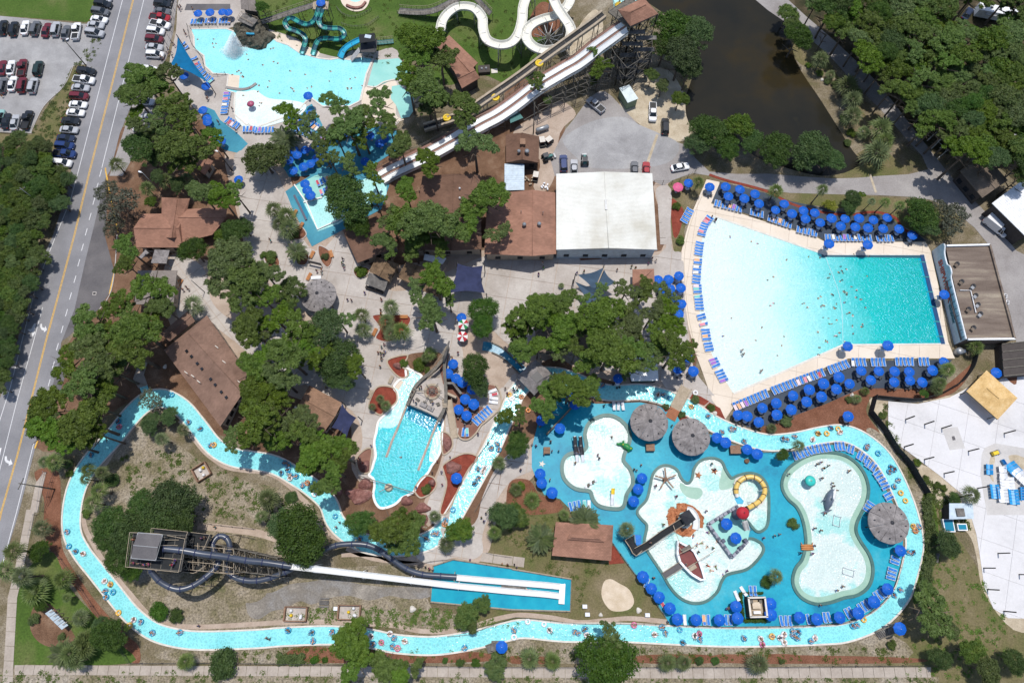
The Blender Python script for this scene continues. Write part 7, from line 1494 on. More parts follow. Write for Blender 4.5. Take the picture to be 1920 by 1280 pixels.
for a in ((820,935,45,.9,'pale orange boulder at the left lagoon edge'),(1435,765,60,.65,'tall red boulder in the bed right of the lagoon'),(1480,945,50,1.3,'long red boulder in the red mulch bed'),(1065,185,30,1.3,'grey boulder in the upper red bed'),(820,1070,45,1.2,'orange boulder below the left lagoon corner'),(605,1115,42,1.2,'dark red boulder beside the lazy river pines'),(790,1160,60,1.5,'wide dark red boulder below the lagoon'),(720,1140,40,1.3,'mottled red boulder left of the wide boulder'),(1130,1195,38,1.3,'pink boulder at the lagoon foot'),(1250,1250,40,1.6,'flat pink boulder at the bottom of the lagoon walk'),(1320,1060,28,1,'small brown boulder in the rounded red bed')): boulder((1,2),*a)
boulder((1,3),1230,60,60,1.0,'large red boulder under the pines by the river'); boulder((1,3),1175,725,24,1.0,'small white boulder on the weedy strip','coping',.5); boulder((2,3),665,768,15,1,'small white rock by the river walk under the sand','coping',.4); boulder((2,3),950,735,20,1,'pale rock right below the sand pit','coping',.3); boulder((3,2),628,405,20,.8,'white boulder beside the shrubs under the umbrella deck','coping',.7); boulder((0,2),1240,190,20,.8,'pale boulder in the mulch yard by the big hall','coping',.5)
boulder((3,0),405,600,16,1,'pale rock on the pond bank','coping',.4); boulder((3,0),700,980,20,1,'pale rock pile on the lower pond bank','coping',.5); boulder((2,2),1520,540,22,.9,'tan boulder in the bed between river and wave pool','coping',.6)
# ------------------------------------------------------------------ children's water play
def S1(x,y): return (1150 + x / 6.097,940 + y / 6.097)
vol = thing('lava_rocks','orange lava rock mound under the black roofed hut','rock feature',at=(1280,965)); r2 = random.Random(9)
LP_ = [S1(*p) for p in ((720,20),(800,15),(900,45),(980,110),(1030,180),(1020,300),(985,300),(990,200),(930,120),(880,90),(760,130),(720,230),(760,300),(840,310),(930,230),(945,320),(880,400),(780,395),(700,350),(630,280),(610,160),(650,60),(720,80))]
MB().prism([P(*p) for p in LP_],.1,.28).build('rock_base','lava',vol)
for k,p_ in enumerate(scatter(LP_,150,1.7,9)):
    c = P(*p_); x = y = 0
    o = rockmesh(r2.uniform(.14,.30),r2.uniform(.14,.30),r2.uniform(.2,.45),k,6,2).build('rock','lava',vol); o.location = (c.x + x,c.y + y,.1)
w_ = path3('1288,955,1.6 1296,958,1.4 1303,968,1.1 1305,980,.7 1303,992,.35'); sl2 = thing('white_slide','curved white slide wrapping the orange lava rocks','water slide',at=(1303,975)); trough(sl2,w_,.6,'slidewhite','slide_bed',.4,30)
hz = 2.6; hut = thing('black_roofed_hut','black square roofed hut on the orange lava rocks','hut',at=(1290,972)); co = [P(*S1(*p),hz + 1.6) for p in ((760,145),(865,88),(945,200),(840,285))]; ap = P(*S1(860,180),hz + 2.6)
for k in range(4): v3 = [co[k],co[(k + 1) % 4],ap]; MB().add(v3 + [p - Vector((0,0,.12)) for p in v3],[(0,1,2),(5,4,3),(0,3,4,1)]).build('roof_side','darkmetal',hut)
m = MB(); [m.bar((p + (ap - p) * .12).xy.to_3d(),p + (ap - p) * .12,.1) for p in co]; m.build('posts','timber',hut); MB().prism([p + (ap - p) * .1 for p in co],hz - .2,hz).build('deck','timber',hut)
br = thing('lava_bridge','long dark bridge with railings from the shore to the black hut','bridge',at=(1240,1000)); w_ = [P(*S1(*p),z) for p,z in (((255,570),1.6),((380,500),1.9),((560,370),2.3),((790,225),2.6))]; flat(br,w_,.62,'meshblack','deck',-.15,0); railing(br,offp(w_,.68),1.0,'palewood',r=.05); railing(br,offp(w_,-.68),1.0,'palewood',r=.05); m = MB()
for p in w_: m.bar((p.x - .4,p.y + .4,0),(p.x - .4,p.y + .4,p.z),.1).bar((p.x + .4,p.y - .4,0),(p.x + .4,p.y - .4,p.z),.1)
m.build('posts','timber',br)
w_ = [P(*S1(*p),1.4) for p in ((125,440),(235,380),(245,470),(320,560),(255,620),(215,590),(180,520))]; lp = thing('bridge_landing','black stepped landing at the shore end of the bridge','landing',at=(1185,1030)); MB().prism(w_,1.1,1.4).build('deck','meshblack',lp); railing(lp,[w_[2],w_[1],w_[0],w_[6],w_[5],w_[4],w_[3]],1.0,'palewood',r=.05); MB().prism([P(*S1(*p),.6) for p in ((245,375),(320,385),(318,490),(262,500))],.1,.6).build('blue_mat','bluecloth',lp); m = MB(); [m.bar((p.x,p.y,0),p,.1) for p in w_]; m.build('posts','timber',lp)
ks = thing('play_ship','small red decked play ship with white hull in the shallow pool','ship',at=(1300,1045)); hp = [S1(*p) for p in ((738,455),(860,520),(920,570),(975,680),(1015,790),(1040,885),(1000,890),(900,830),(820,750),(765,690),(735,590))]
dw = [P(*p,1.6) for p in hp]; inn = [p + (sum(dw,Vector()) / len(dw) - p) * .08 for p in dw]; MB().prism(inn,.0,1.25).build('deck','maroon',ks)
MB().sweep(dw + [],[(-.18,-1.6),(-.26,.25),(.18,.25),(.1,-1.6)],True).build('hull','whitepaint',ks)
hb = [P(*S1(*p),.4) for p in ((650,420),(700,470),(740,640),(800,740),(920,860),(985,900),(950,950),(860,880),(760,780),(690,600))]
m = MB()
for (a,b) in (((750,600),(1000,475)),((860,750),(1160,560)),((685,270),(760,480)),((740,500),(780,560))): m.bar(P(*S1(*a),3.2),P(*S1(*b),3.4),.07)
for p in ((880,530),(935,690),(760,500)): c = P(*S1(*p),1.2); m.bar(c,c + Vector((0,0,2.6)),.1)
m.build('spars','palewood',ks); c = P(*S1(900,750),1.7); MB().box(c,(1.6,1.0,.5),.5).build('bench','palewood',ks); c = P(*S1(835,540),1.7); MB().box(c,(2.0,.9,.35),.5).build('cabin_rail','timber',ks)
gw = thing('play_ship_gangway','dark plank gangway from the pool edge to the play ship','gangway',at=(1265,1070)); w_ = [P(*S1(*p),z) for p,z in (((575,845),.5),((790,705),1.3))]; flat(gw,w_,.6,'asphalt_dark','deck',-.12,0); railing(gw,offp(w_,.62),.9,'palewood'); railing(gw,offp(w_,-.62),.9,'palewood')
# castle deck, red dome and yellow tube
cs_ = thing('castle_deck','pale blue castle deck with battlements beside the red dome','castle',at=(1365,1000)); dkp = [P(*S1(*p),.6) for p in ((1080,260),(1230,165),(1400,60),(1430,100),(1480,215),(1560,330),(1540,430),(1440,540),(1350,635))]; MB().prism(dkp,0,.6).build('deck','greenpool',cs_)
for a,b in (((1080,260),(1350,635)),((1350,635),(1530,450)),((1080,260),(1240,160)),((1240,160),(1420,50))):
    A,B = P(*S1(*a),.6),P(*S1(*b),.6); d = B - A; n = max(3,int(d.length / .9)); MB().sweep([A,B],[(-.3,-.6),(-.3,.55),(.3,.55),(.3,-.6)]).build('castle_wall','castle',cs_)
    for k in range(n): c = A.lerp(B,(k + .5) / n); MB().box((c.x,c.y,1.3),(.5,.5,.4),math.atan2(d.y,d.x)).build('merlon','castledark' if k % 2 else 'castle',cs_)
for p in ((1240,200),(1255,450),(1455,530),(1510,445)): c = P(*S1(*p),1.4); MB().box((c.x,c.y,.9),(.7,.7,1.8),.5).build('turret','castledark',cs_)
dm = thing('red_dome','red dome roof on a round grey turret at the yellow tube','dome',at=(1393,961)); c = P(*S1(1487,128),5.0); dm.location = (c.x,c.y,0); MB().lathe((0,0,4.6),[(1.28,0),(1.2,.35),(.95,.65),(.5,.9),(.1,1.02),(0,1.1)],24).build('dome','red',dm); MB().blob((0,0,5.75),.12).build('finial','darkmetal',dm)
MB().lathe((0,0,0),[(1.1,0),(1.1,4.6),(0,4.6)],16).build('turret_wall','castledark',dm)
w_ = [P(*S1(1500,230),2.8),P(*S1(1530,330),0.3)]; stt = thing('dome_stair','grey stair below the red dome','stair',at=(1400,985)); m = MB()
for k in range(9): c = w_[0].lerp(w_[1],k / 8); MB().box(c,(1.2,.34,.1),.25).build('tread','steel',stt)
railing(stt,[p + Vector((.6,0,0)) for p in w_],.9,'castledark'); railing(stt,[p - Vector((.6,0,0)) for p in w_],.9,'castledark')
def S9(x,y): return (1340 + x / 9.14,860 + y / 9.14)
yl = thing('yellow_tube_slide','yellow tube slide with brown bands curling from the red dome','water slide',at=(1410,910)); pt = [P(*S9(x,y),z) for x,y,z in smooth([(555,850,3.4),(640,805,3.2),(730,750,3.0),(800,690,2.8),(850,600,2.5),(855,500,2.2),(810,410,1.9),(730,335,1.7),(620,305,1.5),(500,330,1.3),(415,400,1.1),(370,490,.9),(370,590,.7)],False,4)]
segs(yl,pt,.50,'tubeyellow',5,'brownband'); posts_under(yl,pt,12,.5,'whitepaint',.07); MB().tube([pt[-1],P(*S9(385,650),.5)],.36,12).build('spout','slidewhite',yl)
w_ = [P(*S9(*p),.2) for p in ((340,680),(430,640),(500,720),(480,770),(390,770))]; MB().prism(w_,.13,.16).build('splash_mat','slideblue',yl)
# croc, mushroom, whale, spinner, seals and small toys
cr = thing('croc_slide','green crocodile slide on the right edge of the toddler pool','water toy',at=(1172,836)); a = P(*q(2,2,'800,770')[0],.6); b = P(*q(2,2,'905,800')[0],.9); d = b - a; pt = [a.lerp(b,k / 6) + Vector((0,.25 * math.sin(k),.1)) for k in range(7)]; MB().tube(pt,[.25,.35,.5,.62,.6,.5,.2],12).build('body','croc',cr); MB().tube([a + d * -.15,a + d * .05],[.2,.3],8).build('snout','croc',cr)
for k in range(6): p = pt[1].lerp(pt[5],k / 5); MB().lathe((p.x,p.y,p.z + .45),[(.18,0),(0,.28)],5).build('scale','yellowplastic' if k % 2 else 'croc',cr)
for s_ in (-1,1):
    for k in (2,4): MB().blob(pt[k] + Vector((.1,s_ * .65,-.3)),.25).build('foot','croc',cr)
c = P(1520,901,2.2); t = thing('mushroom_fountain','round turquoise mushroom fountain in the whale pool','water toy',(c.x,c.y,.1)); MB().lathe((0,0,1.9),[(0,.55),(.5,.5),(.95,.3),(1.15,0),(1.0,-.08),(0,0)],22).build('cap','mushroom',t); MB().bar((0,0,0),(0,0,2),.2,12).build('stem','whitepaint',t); MB().blob((0,0,2.5),.18).build('nozzle','stepgreen',t)
wh = thing('whale','grey and white whale figure in the whale pool','water toy',at=(1553,935)); pts = [P(*q(3,2,s_)[0],z) for s_,z in (('485,1110',.7),('475,1140',.8),('462,1180',.85),('450,1220',.7),('442,1250',.5),('438,1272',.4))]; MB().tube(pts,[.35,.75,.95,.8,.45,.15],16).build('body','whale',wh); pts2 = [p + Vector((.45,.1,.35)) for p in pts[:5]]; MB().tube(pts2,[.15,.42,.5,.36,.1],12).build('belly','whalewhite',wh)
e_ = pts[-1]; MB().tube([e_ + Vector((-1.1,-.3,0)),e_ + Vector((-.3,-.1,.05)),e_,e_ + Vector((.4,.1,.05)),e_ + Vector((1.2,.3,0))],[.05,.22,.22,.22,.05],8).build('tail_fin','whale',wh); MB().tube([pts[2] + Vector((0,0,.7)),pts[2] + Vector((-.1,-.2,1.5))],[.3,.05],8).build('back_fin','whale',wh); MB().tube([pts[2] + Vector((-.8,0,0)),pts[2] + Vector((-1.6,-.5,-.1))],[.25,.05],8).build('side_fin','whale',wh)
c = P(*q(2,2,'1155,1030')[0],1.5); t = thing('paddle_fountain','brown five armed paddle fountain in the ship pool','water toy',(c.x,c.y,.1)); MB().lathe((0,0,0),[(.5,0),(.35,.9),(.45,1.4),(0,1.6)],12).build('hub','shingle_tan',t)
for k in range(5): a = .35 + 2 * math.pi * k / 5; MB().box((1.25 * math.cos(a),1.25 * math.sin(a),1.4),(2.1,.28,.1),a).build('arm','shingle_tan',t)
for p,lb in (('1515,970','orange starfish toy in the small round pool'),('1395,1003','orange octopus toy in the small round pool'),('225,918','yellow starfish painted on the blue deck')):
    c = P(*q(2,2,p)[0]); t = thing('starfish',lb,'water toy',(c.x,c.y,.13)); vs = [((.75 if k % 2 == 0 else .32) * math.cos(math.pi * k / 5),(.75 if k % 2 == 0 else .32) * math.sin(math.pi * k / 5),0) for k in range(10)]; MB().prism([Vector(v) for v in vs],0,.08 if 'painted' in lb else .35).build('star','lava' if 'orange' in lb else 'coping',t)
t = thing('toddler_slide','yellow toddler slide at the foot of the toddler pool','water toy',at=(1149,925)); w_ = [P(*q(2,2,s_)[0],z) for s_,z in (('758,1100',1.5),('755,1145',1.1),('750,1225',.3))]; trough(t,w_[:2],.3,'yellowplastic','slide_bed',.25); trough(t,w_[1:],.3,'whiteplastic','slide_end',.25); m = MB(); m.bar((w_[0].x,w_[0].y,0),w_[0],.06).build('post','whitepaint',t)
for x in (470,512):
    t = thing('grey_chute',('left' if x == 470 else 'right') + ' narrow grey chute dropping into the toddler pool','water slide',at=(1080,830)); w_ = [P(*q(2,2,'%d,%d' % (x + a,b))[0],z) for a,b,z in ((0,712,2.2),(5,780,1.5),(16,850,.8))]; trough(t,w_,.32,'darkmetal','chute',.35); posts_under(t,w_,1,.3,'steel',.05,False); w2 = [w_[-1],P(*q(2,2,'%d,905' % (x + 20))[0],.25)]; trough(t,w2,.28,'whiteplastic','chute_end',.2)
    if x == 470:
        for k in range(3): c = P(*q(2,2,'%d,%d' % (492,800 + 18 * k))[0],1.0); MB().box(c,(1.6,.4,.1)).build('step','castledark',t)
rw_ = thing('log_roll','brown and white climbing log at the lower edge of the toddler pool','water toy',at=(1107,907));
for k in range(5): c = P(*q(2,2,'%d,%d' % (555 + 18 * k,1090 - 12 * k))[0],.4); MB().blob(c,.42,.7,1.1,.8).build('log','timber' if k % 2 else 'whitepaint',rw_)
t = thing('orange_raft_toy','orange inflatable crab toy at the left edge of the whale pool','water toy',at=(1513,1023)); c = P(*q(3,3,'297,262')[0],.5); t.location = (c.x,c.y,.1)
for y in (-.38,0,.38): MB().tube([(-1.3,y,.35),(0,y,.45),(1.2,y,.35)],[.16,.24,.16],10).build('log','orangewood',t)
for x in (-1,1): MB().tube([(x,.5,.3),(x * 1.2,1.0,.4)],[.12,.05],6).build('claw','orangewood',t)
for s_,w2,h2,lb in (('510,65',1.4,2.0,'white pipe goal frame in the upper whale pool'),('597,447',2.2,1.2,'white pipe goal frame in the lower whale pool')):
    c = P(*q(3,3,s_)[0]); t = thing('pipe_goal',lb,'water toy',(c.x,c.y,.1),-.3); m = MB(); pts = [Vector((-w2 / 2,-h2 / 2,.3)),Vector((w2 / 2,-h2 / 2,.3)),Vector((w2 / 2,h2 / 2,.3)),Vector((-w2 / 2,h2 / 2,.3))]
    for a,b in zip(pts,pts[1:] + pts[:1]): m.bar(a,b,.05,6)
    for a in pts: m.bar(a - Vector((0,0,.3)),a + Vector((0,0,.5)),.05,6)
    m.build('frame','whitepaint',t)
c = P(*q(2,3,'1120,95')[0]);
# small pump house and planters on the deck
pc = P(1417,1137,1.2); t = thing('pump_house','roofless pale walled pump house with dark green hedge border','pump house',(pc.x,pc.y,0),.02)
for x,y,a,b in ((0,1.75,3.4,.25),(0,-1.75,3.4,.25),(1.6,0,.25,3.4),(-1.6,0,.25,3.4)): MB().box((x,y,1.2),(a,b,2.4)).build('wall','walldark',t); MB().box((x,y,2.45),(a + .1,b + .05,.12)).build('wall_cap','coping',t)
MB().box((0,0,1.0),(3.0,3.2,.1)).build('floor','palewood',t)
for x,y,s_ in ((0,.3,(1.6,1.2,.8)),(-.9,1.0,(.6,.6,.9)),(.9,1.0,(.6,.6,.9)),(0,-1.0,(1.4,.5,.6))): MB().box((x,y,1.4),s_).build('pump_unit','sand' if s_[0] == 1.6 else 'timber' if s_[0] == .6 else 'whitepaint',t)
hg = thing('hedge_border','clipped dark hedge ring round the pump house','hedge',(pc.x,pc.y,0)); cs = [(x,y,.35,.45,.8) for k in range(10) for x,y in ((-2.5,-2.2 + .5 * k),(-2.2 + .45 * k,-2.6))] + [(-2.2 + .45 * k,2.5,.35,.3,.8) for k in range(10)]; mk('foliage',cloudmesh('foliage',cs,2600,.07,'oakleaf'),hg)
for s_,lb in (('1120,95',None),('1900,525','round brown planter with small palm right of the pump house'),('1756,898',None)):
    tl = (2,3) if s_ == '1900,525' else (2,2)
    if s_ == '1120,95': continue
    c = P(*q(*tl,s_)[0]); t = thing('planter',lb or 'round brown planter pot on the blue deck by the huts','planter',(c.x,c.y,.1)); MB().lathe((0,0,0),[(.5,0),(.75 if lb else .5,.6),(.6 if lb else .4,.6),(0,.5)],18).build('pot','brownband',t); MB().lathe((0,0,.5),[(0,.03),(.58 if lb else .38,.03)],14).build('soil','mulch',t)
for s_,sz,lb in (('1030,800',(1.8,1.5),'brown wooden cabinet below the left round hut'),('1663,815',(2.2,1.8),'brown wooden cabinet right of the right round hut'),('260,822',(1.4,1.4),'round brown planter table with white chairs by the toddler pool')):
    c = P(*q(2,2,s_)[0]); t = thing('deck_cabinet',lb,'cabinet',(c.x,c.y,.12)); MB().box((0,0,.55),(*sz,1.1)).build('case','timber',t); [MB().box((0,y,1.12),(sz[0],sz[1] / 2 - .04,.07)).build('lid','shingle_tan',t) for y in (-sz[1] / 4,sz[1] / 4)]
# wooden bridge over the river
wb = thing('river_bridge','tan wooden footbridge over the lazy river between hut and wave pool','bridge',at=(1275,757)); w_ = [P(*q(2,2,s_)[0],z) for s_,z in (('1200,590',.4),('1215,520',1.2),('1300,345',1.2))]; n = 46; A,B = P(*q(2,2,'1222,505')[0],1.0),P(*q(2,2,'1305,345')[0],1.0); d = (B - A); rz = math.atan2(d.y,d.x)
pm = MB().box((0,0,0),(d.length / n * .93,2.4,.08)).mesh('plank','palewood')
for k in range(n): c = A.lerp(B,(k + .5) / n); o = mk('plank',pm,wb,loc=c,rz=rz)
A2_,B2_ = P(*q(2,2,'1186,580')[0],.2),A
for k in range(7): c = A2_.lerp(B2_,(k + .5) / 7); mk('step',MB().box((0,0,0),(.36,2.3,.08)).mesh('step','tablewood'),wb,loc=c,rz=rz)
s_ = Vector((d.y,-d.x,0)).normalized() * 1.2; railing(wb,[A + s_,B + s_],1.0,'palewood',r=.06); railing(wb,[A - s_,B - s_],1.0,'palewood',r=.06)
for lb,s_ in (('timber ramp wall among the pines right of the square hut','260,695 330,620 460,480'),('timber ramp wall left of the longer one in the pine shade','205,640 300,550'),('timber rail running down through the pines by the river','360,370 410,420 450,470')):
    w_ = [P(*p,1.0) for p in q(2,2,s_)]; t = thing('timber_ramp',lb,'ramp'); MB().sweep(w_,[(-.18,-1),(-.18,0),(.18,0),(.18,-1)]).build('wall','timber',t); railing(t,w_,.5,'palewood')
# ------------------------------------------------------------------ fences, poles, sign, construction bits
def fence(label,pts,h=1.1,every=2.2,mat='darkmetal',name='fence',rails=2,fill=None,sm=True):
    w_ = [P(*p) for p in (smooth(pts,False,4) if sm else pts)]; t = thing(name,label,'fence',at=pts[len(pts) // 2]); m = MB()
    for a,b in zip(w_,w_[1:]):
        for k in range(rails): zz = h * (k + 1) / rails - .05; m.bar(a + Vector((0,0,zz)),b + Vector((0,0,zz)),.03)
    m.build('rails',mat,t); acc = 0; nxt = 0; pm = MB().bar((0,0,0),(0,0,h + .1),.06,5).mesh('post',mat)
    for a,b in zip(w_,w_[1:]):
        l = (b - a).length
        while nxt <= acc + l: p = a.lerp(b,(nxt - acc) / l); mk('post',pm,t,loc=p); nxt += every
        acc += l
    if fill: MB().sweep([p for p in w_],[(-.03,.05),(-.03,h),(.03,h),(.03,.05)]).build('screen',fill,t)
    return t
fence('black fence between lower river bank and pavement',px('340,1241 545,1243 900,1249 1100,1250 1450,1249 1745,1246'),1.4,4.5,sm=False)
fence('black fence along the mulch beside the left river bend',q(0,3,'385,240 520,420 640,600 760,780 900,990 985,1128 1330,1128'),1.3,4,sm=False)
fence('roped timber posts along the inner side of the kids deck river',[(u,v) for u,v in px('1150,756 1200,751 1232,757 1258,769')],1.0,1.9,'timber'); fence('roped timber posts along the river above the umbrellas',px('1330,812 1372,832 1432,848 1490,846 1545,834 1580,832 1612,850 1644,885 1678,950 1691,1000'),1.0,2.3,'timber')
fence('roped timber posts along the lower river edge of the deck',px('1691,1043 1684,1072 1675,1100 1655,1128 1625,1151 1583,1167 1538,1171 1465,1174 1360,1175 1256,1171'),1.0,2.3,'timber'); fence('diagonal timber post fence beside the ship pool deck',px('1122,983 1150,1020 1195,1082 1247,1155'),1.1,2.4,'timber')
fence('timber posts around the big slide landing pool',L_ + L_[:1],.9,2.2,'timber',sm=False); fence('timber posts on the river walk below the landing pool',px('840,1192 880,1188 920,1172 962,1157 985,1158 1010,1160 1050,1165 1100,1168 1160,1168 1250,1170'),.9,2.3,'timber')
fence('timber posts along the sandy path behind the tube tower',q(0,3,'1510,75 1600,90 1720,105 1920,125'),.8,2.2,'timber'); fence('timber posts below the sandy path behind the tube tower',q(0,3,'1780,170 1920,200'),.8,2.4,'timber')
fence('timber posts on the walk below the lower river pines',q(1,3,'640,1000 800,1010') ,.8,2.4,'timber'); fence('timber posts along the walk by the curved tube',q(1,3,'1060,400 1200,400 1300,370 1480,350'),.8,2.3,'timber'); fence('white post fence behind the landing pool',q(1,3,'1730,300 1800,318 1920,335'),.9,2,'palewood')
fence('black mesh fence wrapped round the construction slab',px('1826,660 1818,690 1800,715 1790,722') ,2.0,3,'darkmetal',fill='meshblack'); fence('black mesh fence below the mulch bed beside the slab',px('1640,745 1685,749 1720,750 1760,738 1790,722'),2.0,3,'darkmetal',fill='meshblack'); fence('black mesh fence along the weedy bank',px('1636,744 1628,774 1655,808 1676,843 1700,869 1718,900 1734,925'),2.4,3,'darkmetal',fill='meshblack',sm=False)
fence('grey fence between parked cars and the top left pool',q(0,0,'1360,0 1310,130 1290,260 1260,360 1240,440'),1.8,2.2,'steel',sm=False); fence('pool fence curving along the left of the top left pool',q(0,0,'1410,200 1440,330 1520,440 1545,540 1600,575 1700,560'),1.0,2.0,'timber'); fence('pool fence above the top left pool',q(0,0,'1430,215 1700,208'),1.0,2.4,'palewood',sm=False)
fence('timber fence right of the ship lagoon by the river',q(1,2,'1900,480 1860,560 1750,750 1640,900 1600,980'),.9,2.4,'timber'); fence('low black posts beside the walk left of the river',q(1,2,'1920,920 1800,1000 1700,1180 1640,1280'),.8,2.2,'timber'); fence('brown fence beside the service yard and white hall',q(2,1,'1060,100 1190,100 1300,60 1390,5'),1.6,2.2,'timber',sm=False)
fence('black fence along the pavement beside the road',q(0,2,'440,950 400,1060 370,1200 340,1280'),1.2,3,sm=False); fence('fence hidden behind the roadside trees',q(0,2,'350,980 330,1050 300,1280') + q(0,3,'275,20 235,190'),1.3,3,'steel',sm=False)
def pole(label,base,h,lean=None,arm=None,mat='timber',r=.16,lamp=None,name='utility_pole',wires=0):
    b = P(*base); t = thing(name,label,'pole',b,at=base); MB().bar((0,0,0),(0,0,h),r,8,r * .6).build('pole_shaft',mat,t)
    if arm: MB().bar((-arm[0],-arm[1],h - .6),(arm[0],arm[1],h - .6),.08).build('crossarm','timber',t); [MB().bar((arm[0] * k,arm[1] * k,h - .6),(arm[0] * k,arm[1] * k,h - .3),.06,6).build('insulator','steel',t) for k in (-.9,0,.9)]
    if lamp: MB().bar((0,0,h - .2),(lamp[0],lamp[1],h),.05).build('lamp_arm','steel',t); MB().box((lamp[0],lamp[1],h),(.7,.35,.15),math.atan2(lamp[1],lamp[0])).build('lamp_head','whiteplastic',t)
pole('tall dark light pole between the two parking rows',(162,124),9,lamp=(.6,.4)); pole('timber power pole beside the road lower left',(103,917),11,arm=(.3,1.1)); pole('slim light pole in the trees beside the entrance hall',(303,362),9,lamp=(-.6,.2),mat='steel',r=.1)
pole('leaning pole in the thicket left of the road',(80,385),8,arm=(.8,.4),mat='steel',r=.1); pole('street lamp hanging over the road edge',(-20,702),8.5,lamp=(1.8,0),mat='steel',r=.1); pole('dark pole by the path below the teal deck',(435,320),8,mat='darkmetal',lamp=(-.5,.2)); pole('tall timber pole beside the kitchen building',(1000,250),12,mat='timber',lamp=None)
pole('power pole beside the parked truck and camper',(1797,31),9); pole('slim pole behind the right house',(1818,341),5,mat='steel',r=.07,lamp=(-.4,.3)); pole('light pole on the plaza left of the bandstand',(384,548),7,mat='darkmetal',r=.1)
sg = thing('slatted_sign','white slatted billboard with timber posts on the corner lawn','billboard',at=(100,1163)); A,B = P(84,1149,2.6),P(116,1180,2.6); d = (B - A).normalized(); s_ = Vector((-d.y,d.x,0))
for k in range(4): a = A + (B - A) * (k / 4 + .01); b = A + (B - A) * ((k + 1) / 4 - .01); MB().add([a,b,b + s_ * .9 + Vector((0,0,-.9)),a + s_ * .9 + Vector((0,0,-.9)),a + Vector((0,0,-.1)),b + Vector((0,0,-.1)),b + s_ * .9 + Vector((0,0,-1)),a + s_ * .9 + Vector((0,0,-1))],[(0,1,2,3),(7,6,5,4),(0,4,5,1),(2,6,7,3),(1,5,6,2),(3,7,4,0)]).build('panel','blueroof',sg)
for k in range(4): p = A.lerp(B,(k + .5) / 4) + s_ * 1.2; MB().bar((p.x,p.y,0),(p.x,p.y,2.0),.1).bar((p.x,p.y,1.9),p - s_ * .6,.08).build('post','palewood',sg)
for s_ in ('1030,585','1172,622','1300,652','1768,690','1020,790','1500,823','1170,885','1318,990','1570,1100','1925,725'):
    p = q(3,2,s_)[0]; b = P(*p); t = thing('steel_post','bare dark steel post standing on the construction slab','post',b,0,'steel posts on the construction slab',p,True); MB().box((0,0,1.8),(.22,.22,3.6)).build('column','concretepost',t); MB().box((0,0,.08),(.45,.45,.05)).build('base_plate','steel',t)
for s_ in ('1722,307','1615,417','1880,465','1643,577','1765,740'):
    p = q(3,3,s_)[0]; b = P(*p); t = thing('steel_post','bare dark steel post standing on the construction slab','post',b,0,'steel posts on the construction slab',p,True); MB().box((0,0,1.8),(.22,.22,3.6)).build('column','concretepost',t); MB().box((0,0,.08),(.45,.45,.05)).build('base_plate','steel',t)
pm = {}
for s_,L2,n,w2,rz,mt,lb in (('1640,960',2.3,2,1.4,-.2,'chairblue','stack of blue slide pieces at the left of the pile'),('1740,985',2.8,2,1.6,-.1,'whitepaint','two white slide pieces standing in the pile'),('1820,960',2.6,4,2.6,.6,'chairblue','blue slide bundle tilted at the top of the pile'),('1770,1062',2.6,4,3.0,-.1,'whitepaint','row of white slide pieces in the middle of the pile'),('1880,1020',3.6,4,2.2,.7,'whitepaint','row of white slide pieces at the right of the pile'),('1680,1125',3.0,5,1.9,-.1,'chairblue','row of blue slide pieces lower left of the pile'),('1740,1150',3.2,5,2.0,-.1,'whitepaint','row of white slide pieces lower middle of the pile'),('1820,1165',3.2,5,2.1,-.1,'chairblue','row of blue slide pieces lower right of the pile'),('1885,1140',2.8,5,.8,-.2,'chairblue','narrow blue slide pieces at the far right of the pile'),('1752,908',1.3,1,.5,.4,'chairblue','single small blue piece above the pile')):
    p = q(3,2,s_)[0]; c = P(*p); t = thing('slide_piece_stack',lb,'slide pieces',(c.x,c.y,.12),rz)
    for k in range(n): y = (k - (n - 1) / 2) * L2 / max(n,1); prf = [(-w2 / 2,y,.9),(-w2 / 4,y,.35),(0,y,.2),(w2 / 4,y,.35),(w2 / 2,y,.9)]; hl = L2 / n * .45; MB().add([(x,y - hl,z) for x,y,z in prf] + [(x,y + hl,z) for x,y,z in prf] + [(x,y - hl,z - .08) for x,y,z in prf] + [(x,y + hl,z - .08) for x,y,z in prf],[(i,i + 1,6 + i,5 + i) for i in range(4)] + [(10 + i,15 + i,16 + i,11 + i) for i in range(4)] + [(0,5,15,10),(4,14,19,9)] + [(i,10 + i,11 + i,i + 1) for i in range(4)] + [(5 + i,6 + i,16 + i,15 + i) for i in range(4)]).build('slide_piece',mt,t)
c = P(*q(3,2,'1687,840')[0]); t = thing('small_loader','small yellow loader at the top of the slide piece pile','loader',(c.x,c.y,.12),.3); MB().box((0,0,.6),(1.4,.8,.7),0,.85).build('body','yellowplastic',t); MB().box((1.0,0,.4),(.4,1.0,.4)).build('bucket','steel',t); [MB().bar((x,-.45,.3),(x,.45,.3),.3,10).build('wheels','tyre',t) for x in (-.4,.4)]
